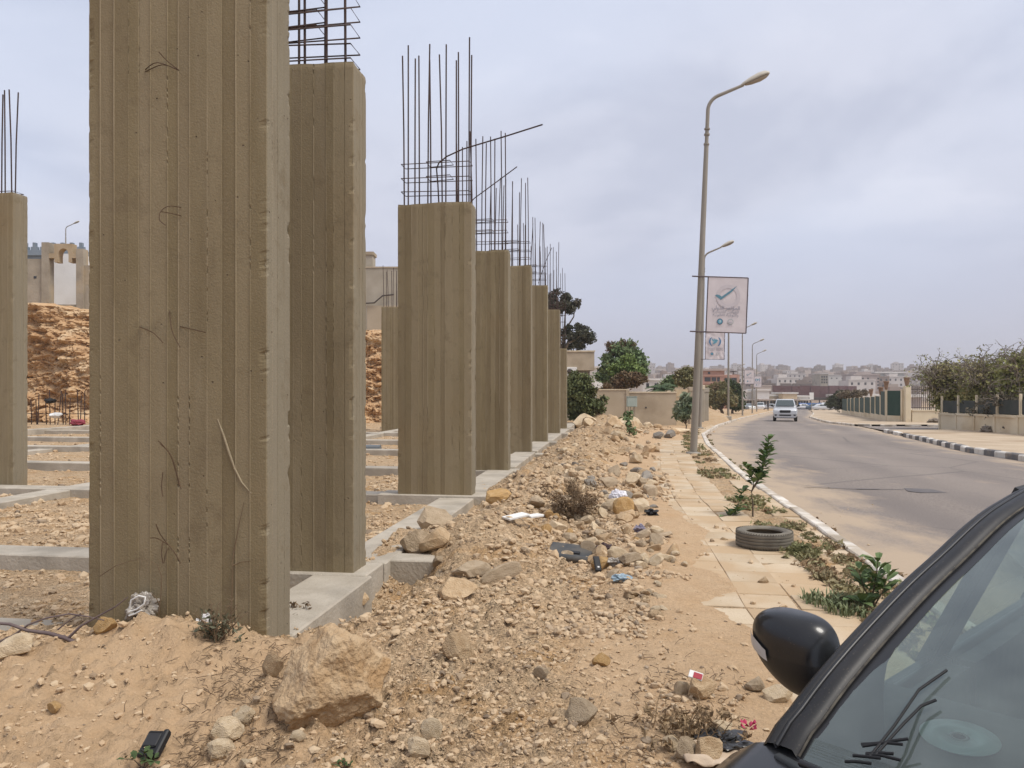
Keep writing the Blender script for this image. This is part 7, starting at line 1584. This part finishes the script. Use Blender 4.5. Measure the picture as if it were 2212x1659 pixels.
    for side in (1, -1):
        sy = lambda y: y if side > 0 else 2 * YC - y
        rail = [Vector((x, sy(y), z)) for x, y, z in ((1.28, -.195, 1.408), (1.7, -.20, 1.425), (2.2, -.20, 1.405), (2.6, -.195, 1.345), (3.0, -.10, 1.12), (3.2, -.04, .97))]
        mb = MB(); mb.tube(rail, .03, 8); mb.build('roof_rail', paint, t, fix=False)
        for (x0, x1) in ((1.02, 1.14), (2.05, 2.17)):
            xa = x0; za = float(np.interp((x0 + x1) / 2, [1.0, 1.3, 1.7, 2.2], [1.36, 1.39, 1.405, 1.385])); mb = MB(); mb.add([(x0 - .03, sy(.055), .84), (x1, sy(.055), .84), (x1 + .03, sy(-.185), za), (x0 + .03, sy(-.185), za)], [(0, 1, 2, 3)]); o = mb.build('side_pillar', satin, t, fix=False); o.modifiers.new('s', 'SOLIDIFY').thickness = .04
        # doors, with the belt line
        for (x0, x1) in ((.10, 1.08), (1.09, 2.15)):
            prof = [(.02, .86), (.07, .87), (.10, .80), (.125, .62), (.12, .42), (.09, .28), (.02, .26)]; mb = MB(); mb.loft([[Vector((x, sy(y), z)) for y, z in prof] for x in (x0, (x0 + x1) / 2, x1)]); mb.build('door', paint, t)
            MB().box(x0 + .02, x1 - .02, min(sy(.018), sy(-.035)), max(sy(.018), sy(-.035)), .45, .855).build('door_trim', dashm, t)
        mb = MB(); bot = [Vector((x, sy(.05), .865)) for x in np.linspace(.16, 1.02, 10)]; top = [Vector((x, sy(-.15 * x + .002), float(np.interp(x, xs, zz)) - .02)) for x in np.linspace(.16, 1.08, 10)]; mb.grid([bot, top]); mb.build('side_window', sdg, t, fix=False)
        mb = MB(); mb.add([(1.14, sy(.05), .865), (2.05, sy(.05), .865), (2.10, sy(-.17), 1.385), (1.2, sy(-.175), 1.385)], [(0, 1, 2, 3)]); mb.build('side_window', sdg, t, fix=False)
    mb = MB(); mb.add([(2.62, -.2, 1.34), (2.62, 2 * YC + .2, 1.34), (3.18, 2 * YC + .05, .98), (3.18, -.05, .98)], [(0, 1, 2, 3)]); mb.build('rear_window', sdg, t, fix=False)
    # front wings with bonnet, rear body
    def sect(x, top, w, bulge): 
        a = .11 - w; b = 2 * YC - a; P2 = [(a - .02, .24), (a, .42), (a + .004, .66), (a - .02, top - .055), (a - .075, top - .012), (a - .11, top)]
        P2 += [(YC + (a - .11 - YC) * q, top + bulge * (1 - q * q)) for q in (.6, .2, -.2, -.6)]; P2 += [(2 * YC - y, z) for y, z in reversed(P2[:6])]
        return [Vector((x, y, z)) for y, z in P2]
    mb = MB(); mb.loft([sect(-1.02, .60, .16, .02), sect(-.98, .70, .09, .03), sect(-.85, .77, .045, .035), sect(-.55, .845, .01, .03), sect(-.28, .895, .0, .025), sect(-.08, .932, .0, .02), sect(.015, .946, .0, .005)]); mb.build('front_body', paint, t)
    mb = MB(); mb.loft([sect(2.14, .88, .0, 0), sect(2.6, .93, .0, .02), sect(3.05, .96, .02, .03), sect(3.25, .88, .05, .02), sect(3.3, .6, .08, .02)]); mb.build('rear_body', paint, t)
    MB().box(-.9, 3.1, 2 * YC - .0, 0.0, .22, .26).build('floor_pan', satin, t)
    for s in (1, -1):
        sy = lambda y: y if s > 0 else 2 * YC - y
        MB().prism([(-.99, .60), (-.80, .70), (-.55, .78), (-.66, .66), (-.95, .54)], 'y', sy(.055), sy(.085)).build('headlight', M_HEADL, t)
        for x in (-.52, 2.35):
            Mx = Matrix.Translation((x, sy(.015), .31)) @ Matrix.Rotation(R(-90) * s, 4, 'X'); w = bpy.data.objects.new('wheel', None); COL.objects.link(w); w.parent = t
            MB().lathe([(.2, -.1), (.285, -.105), (.31, -.08), (.31, .08), (.285, .105), (.2, .1)], 28, Mx, close=True).build('tyre', M_TYRE, w); MB().lathe([(.205, -.05), (.2, .08), (.17, .09), (.05, .07), (.001, .075)], 16, Mx).build('rim', M_RIM, w)
    MB().box(-1.035, -1.0, YC - .38, YC + .38, .42, .56).build('grille', trim, t)
    # scuttle, dashboard, seats
    P_ = []
    for k in range(9):
        q = k / 8; y = -.03 + (2 * YC + .06) * q; bow = -.13 * math.sin(math.pi * q); P_.append([(x + bow * (1 if x < .06 else .6 if x < .2 else 0), y, z) for x, z in ((-.03, .935), (.02, .925), (.05, .918), (.10, .925), (.30, .932), (.50, .938), (.56, .90), (.58, .70))])
    mb = MB(); mb.grid(P_); o = mb.build('dashboard', dashm, t, fix=False); o.modifiers.new('s', 'SOLIDIFY').thickness = .012
    def seat(x, y, w, nm):
        s_ = bpy.data.objects.new(nm, None); COL.objects.link(s_); s_.parent = t; MB().bbox(x, x + .5, y - w / 2, y + w / 2, .38, .54, .05).build('cushion', cloth, s_)
        MB().bbox(-.07, .07, -w / 2, w / 2, 0, .60, .05, Matrix.Translation((x + .5, y, .46)) @ Matrix.Rotation(R(18), 4, 'Y')).build('backrest', cloth, s_); MB().bbox(-.05, .05, -.13, .13, .64, .82, .04, Matrix.Translation((x + .5, y, .46)) @ Matrix.Rotation(R(14), 4, 'Y')).build('headrest', cloth, s_)
    seat(1.0, -.38, .5, 'front_seat'); seat(1.0, 2 * YC + .38, .5, 'front_seat'); seat(1.85, YC, 1.25, 'rear_bench')
    MB().lathe([(.18, -.012), (.195, 0), (.18, .012), (.165, 0)], 28, Matrix.Translation((.72, 2 * YC + .38, .86)) @ Matrix.Rotation(R(65), 4, 'Y'), close=True).build('steering_wheel', satin, t)
    # door mirror: one shaped shell, lower cover, lamp strip, foot
    mr = bpy.data.objects.new('wing_mirror', None); COL.objects.link(mr); mr.parent = t; mr.location = (.497, .200, .989); mr.rotation_euler = (0, 0, R(-6))
    NU, NV = 48, 30
    def shp(u, v):
        sg = lambda q, e: math.copysign(abs(q) ** e, q); cu, su, cv, sv = math.cos(u), math.sin(u), math.cos(v), math.sin(v)
        y = sg(cv, .52) * sg(su, .70); x = sg(cv, .60) * sg(cu, .80); z = sg(sv, .80)
        tip = max(0, y); X_ = x * (.085 if x < 0 else .035) * (1 - .35 * tip ** 2); Z_ = (z * .088 if z > 0 else z * .125) * (1 - .20 * tip ** 1.6); Y_ = y * .122
        if z < 0: Y_ = Y_ * (1 - .30 * z * z) - .030 * z * z; X_ *= 1 - .30 * z * z
        if z > 0: Y_ += .006 * z; Z_ += .012 * tip * 0
        return Vector((X_, Y_, Z_))
    up_, lo_, ln_ = MB(), MB(), MB()
    def quad(i, j): return [shp(2 * math.pi * (i + a) / NU, -math.pi / 2 + math.pi * (j + b) / NV) for a, b in ((0, 0), (1, 0), (1, 1), (0, 1))]
    tops, bots = [], []
    for i in range(NU):
        for j in range(NV):
            q = quad(i, j); c = sum(q, Vector()) / 4; (tops if c.z > -.018 - .25 * max(0, c.y) * 0 + (-.012 if c.x > 0 else 0) else bots).append(q)
    for L_, m_, nm in ((tops, paint, 'shell'), (bots, trim, 'lower_cover')):
        mb = MB()
        for q in L_: mb.add(q, [(0, 1, 2, 3)], True)
        me = mb.mesh(nm); bm = bmesh.new(); bm.from_mesh(me); bmesh.ops.remove_doubles(bm, verts=bm.verts[:], dist=1e-5); bmesh.ops.recalc_face_normals(bm, faces=bm.faces[:]); bm.to_mesh(me); bm.free(); obj(nm, me, m_, mr)
    lens = mat('indicator_lens', (0.42, 0.41, 0.40), (0.5, 0.49, 0.48), 30, rough=.25, spec=.6); rows = []
    for a in np.linspace(0, 1, 12):
        row = []
        for b in np.linspace(0, 1, 4):
            u = R(116) + R(56) * a; vv = R(11) - R(15) * b * (1 - .3 * a) - R(13) * a; p = shp(u, vv); row.append(p * 1.025 + Vector((-.003, .001, 0)))
        rows.append(row)
    mb = MB(); mb.grid(rows); mb.build('indicator', lens, mr, fix=False)
    mb = MB(); mb.tube([(.0, -.035, -.085), (-.005, -.075, -.115), (-.01, -.125, -.125)], [.045, .035, .04], 12); mb.build('mirror_foot', trim, mr)
    mb = MB(); mb.add([(.034, y, z) for y, z in ((-.055, -.05), (-.06, .03), (-.04, .04), (.04, .04), (.055, .02), (.05, -.03), (.02, -.06))], [tuple(range(7))]); mb.build('mirror_glass', mat('mirror_silver', (.7, .72, .72), rough=.03, metal=1), mr, fix=False)
    # wiper at the foot of the screen
    mb = MB(); mb.tube([(-.06, -.10, .965), (-.13, -.5, .985), (-.165, -.95, .985)], .007, 6); mb.build('wiper', trim, t, fix=False)
    inv = (Matrix.Translation(t.location) @ Matrix.Rotation(R(42), 4, 'Z'))
    # disc and black stalks behind the screen
    c = inv @ Vector((.305, -.249, .952)); g = thing('compact_disc', 'pale compact disc lying on the dashboard of the black car', 'disc', c, 0); g.rotation_euler = (R(4), R(-3), 0)
    MB().lathe([(.018, 0), (.018, .0015), (.072, .0015), (.072, 0)], 48, close=True).build('disc', mat('disc_face', (.50, .62, .62), (.56, .66, .65), 9, rough=.25, spec=.6), g); MB().lathe([(.012, .0005), (.012, .002), (.0178, .002), (.0178, .0005)], 32, close=True).build('hub', mat('disc_hub', (.25, .28, .28), rough=.3), g)
    Pw = inv @ edge(4, .10, 0); Nw = (inv @ edge(18, .10, 0) - Pw).cross(inv @ (edge(4, .10, 0) + Vector((-.13 * .6, -.5, .02))) - Pw).normalized()
    b0 = inv @ Vector((.10, -.125, .94)); g = thing('stalk_bunch', 'bunch of thin black stalks lying on the car windscreen', 'stalks', b0); mk = mat('black_stalk', (.012, .012, .013), rough=.6)
    for uv in ([(1878, 1635), (1930, 1570), (1985, 1490), (2045, 1448)], [(1890, 1632), (1950, 1565), (1990, 1525), (2022, 1512)], [(1860, 1608), (1905, 1605), (1930, 1600), (1962, 1596)], [(1862, 1612), (1912, 1604), (1950, 1608)], [(1870, 1628), (1900, 1626), (1930, 1628)], [(1870, 1630), (1905, 1632), (1945, 1642)], [(1842, 1632), (1870, 1634), (1902, 1638)], [(1825, 1645), (1850, 1645), (1882, 1649)]):
        n = len(uv); pts = []
        for i, (u, v) in enumerate(uv):
            k_ = at(u, v, 1.0) - Vector((0, 0, CAMZ)); s_ = (Pw - Vector((0, 0, CAMZ))).dot(Nw) / k_.dot(Nw); pts.append(Vector((0, 0, CAMZ)) + k_ * (s_ - .035) - Vector(b0))
        m_ = MB(); m_.tube(pts, .0028, 6); m_.build('stalk', mk, g, fix=False)
build_car()

# ------------------------------------------------------------------ hazy air over the town
def build_haze():
    o = MB().box(-912, 2262, -46, 2402, -12.5, 95).build('haze', None); o['kind'] = 'stuff'; o['label'] = 'pale dusty haze hanging over the whole place'
    m = bpy.data.materials.new('haze_air'); m.use_nodes = True; nt = m.node_tree; nt.nodes.clear(); out = nt.nodes.new('ShaderNodeOutputMaterial'); v = nt.nodes.new('ShaderNodeVolumePrincipled'); v.inputs['Color'].default_value = (.93, .885, .875, 1); v.inputs['Density'].default_value = HAZE; v.inputs['Anisotropy'].default_value = .2; nt.links.new(v.outputs[0], out.inputs['Volume']); o.data.materials.append(m); o.display_type = 'BOUNDS'
HAZE = 0.00045
build_haze()
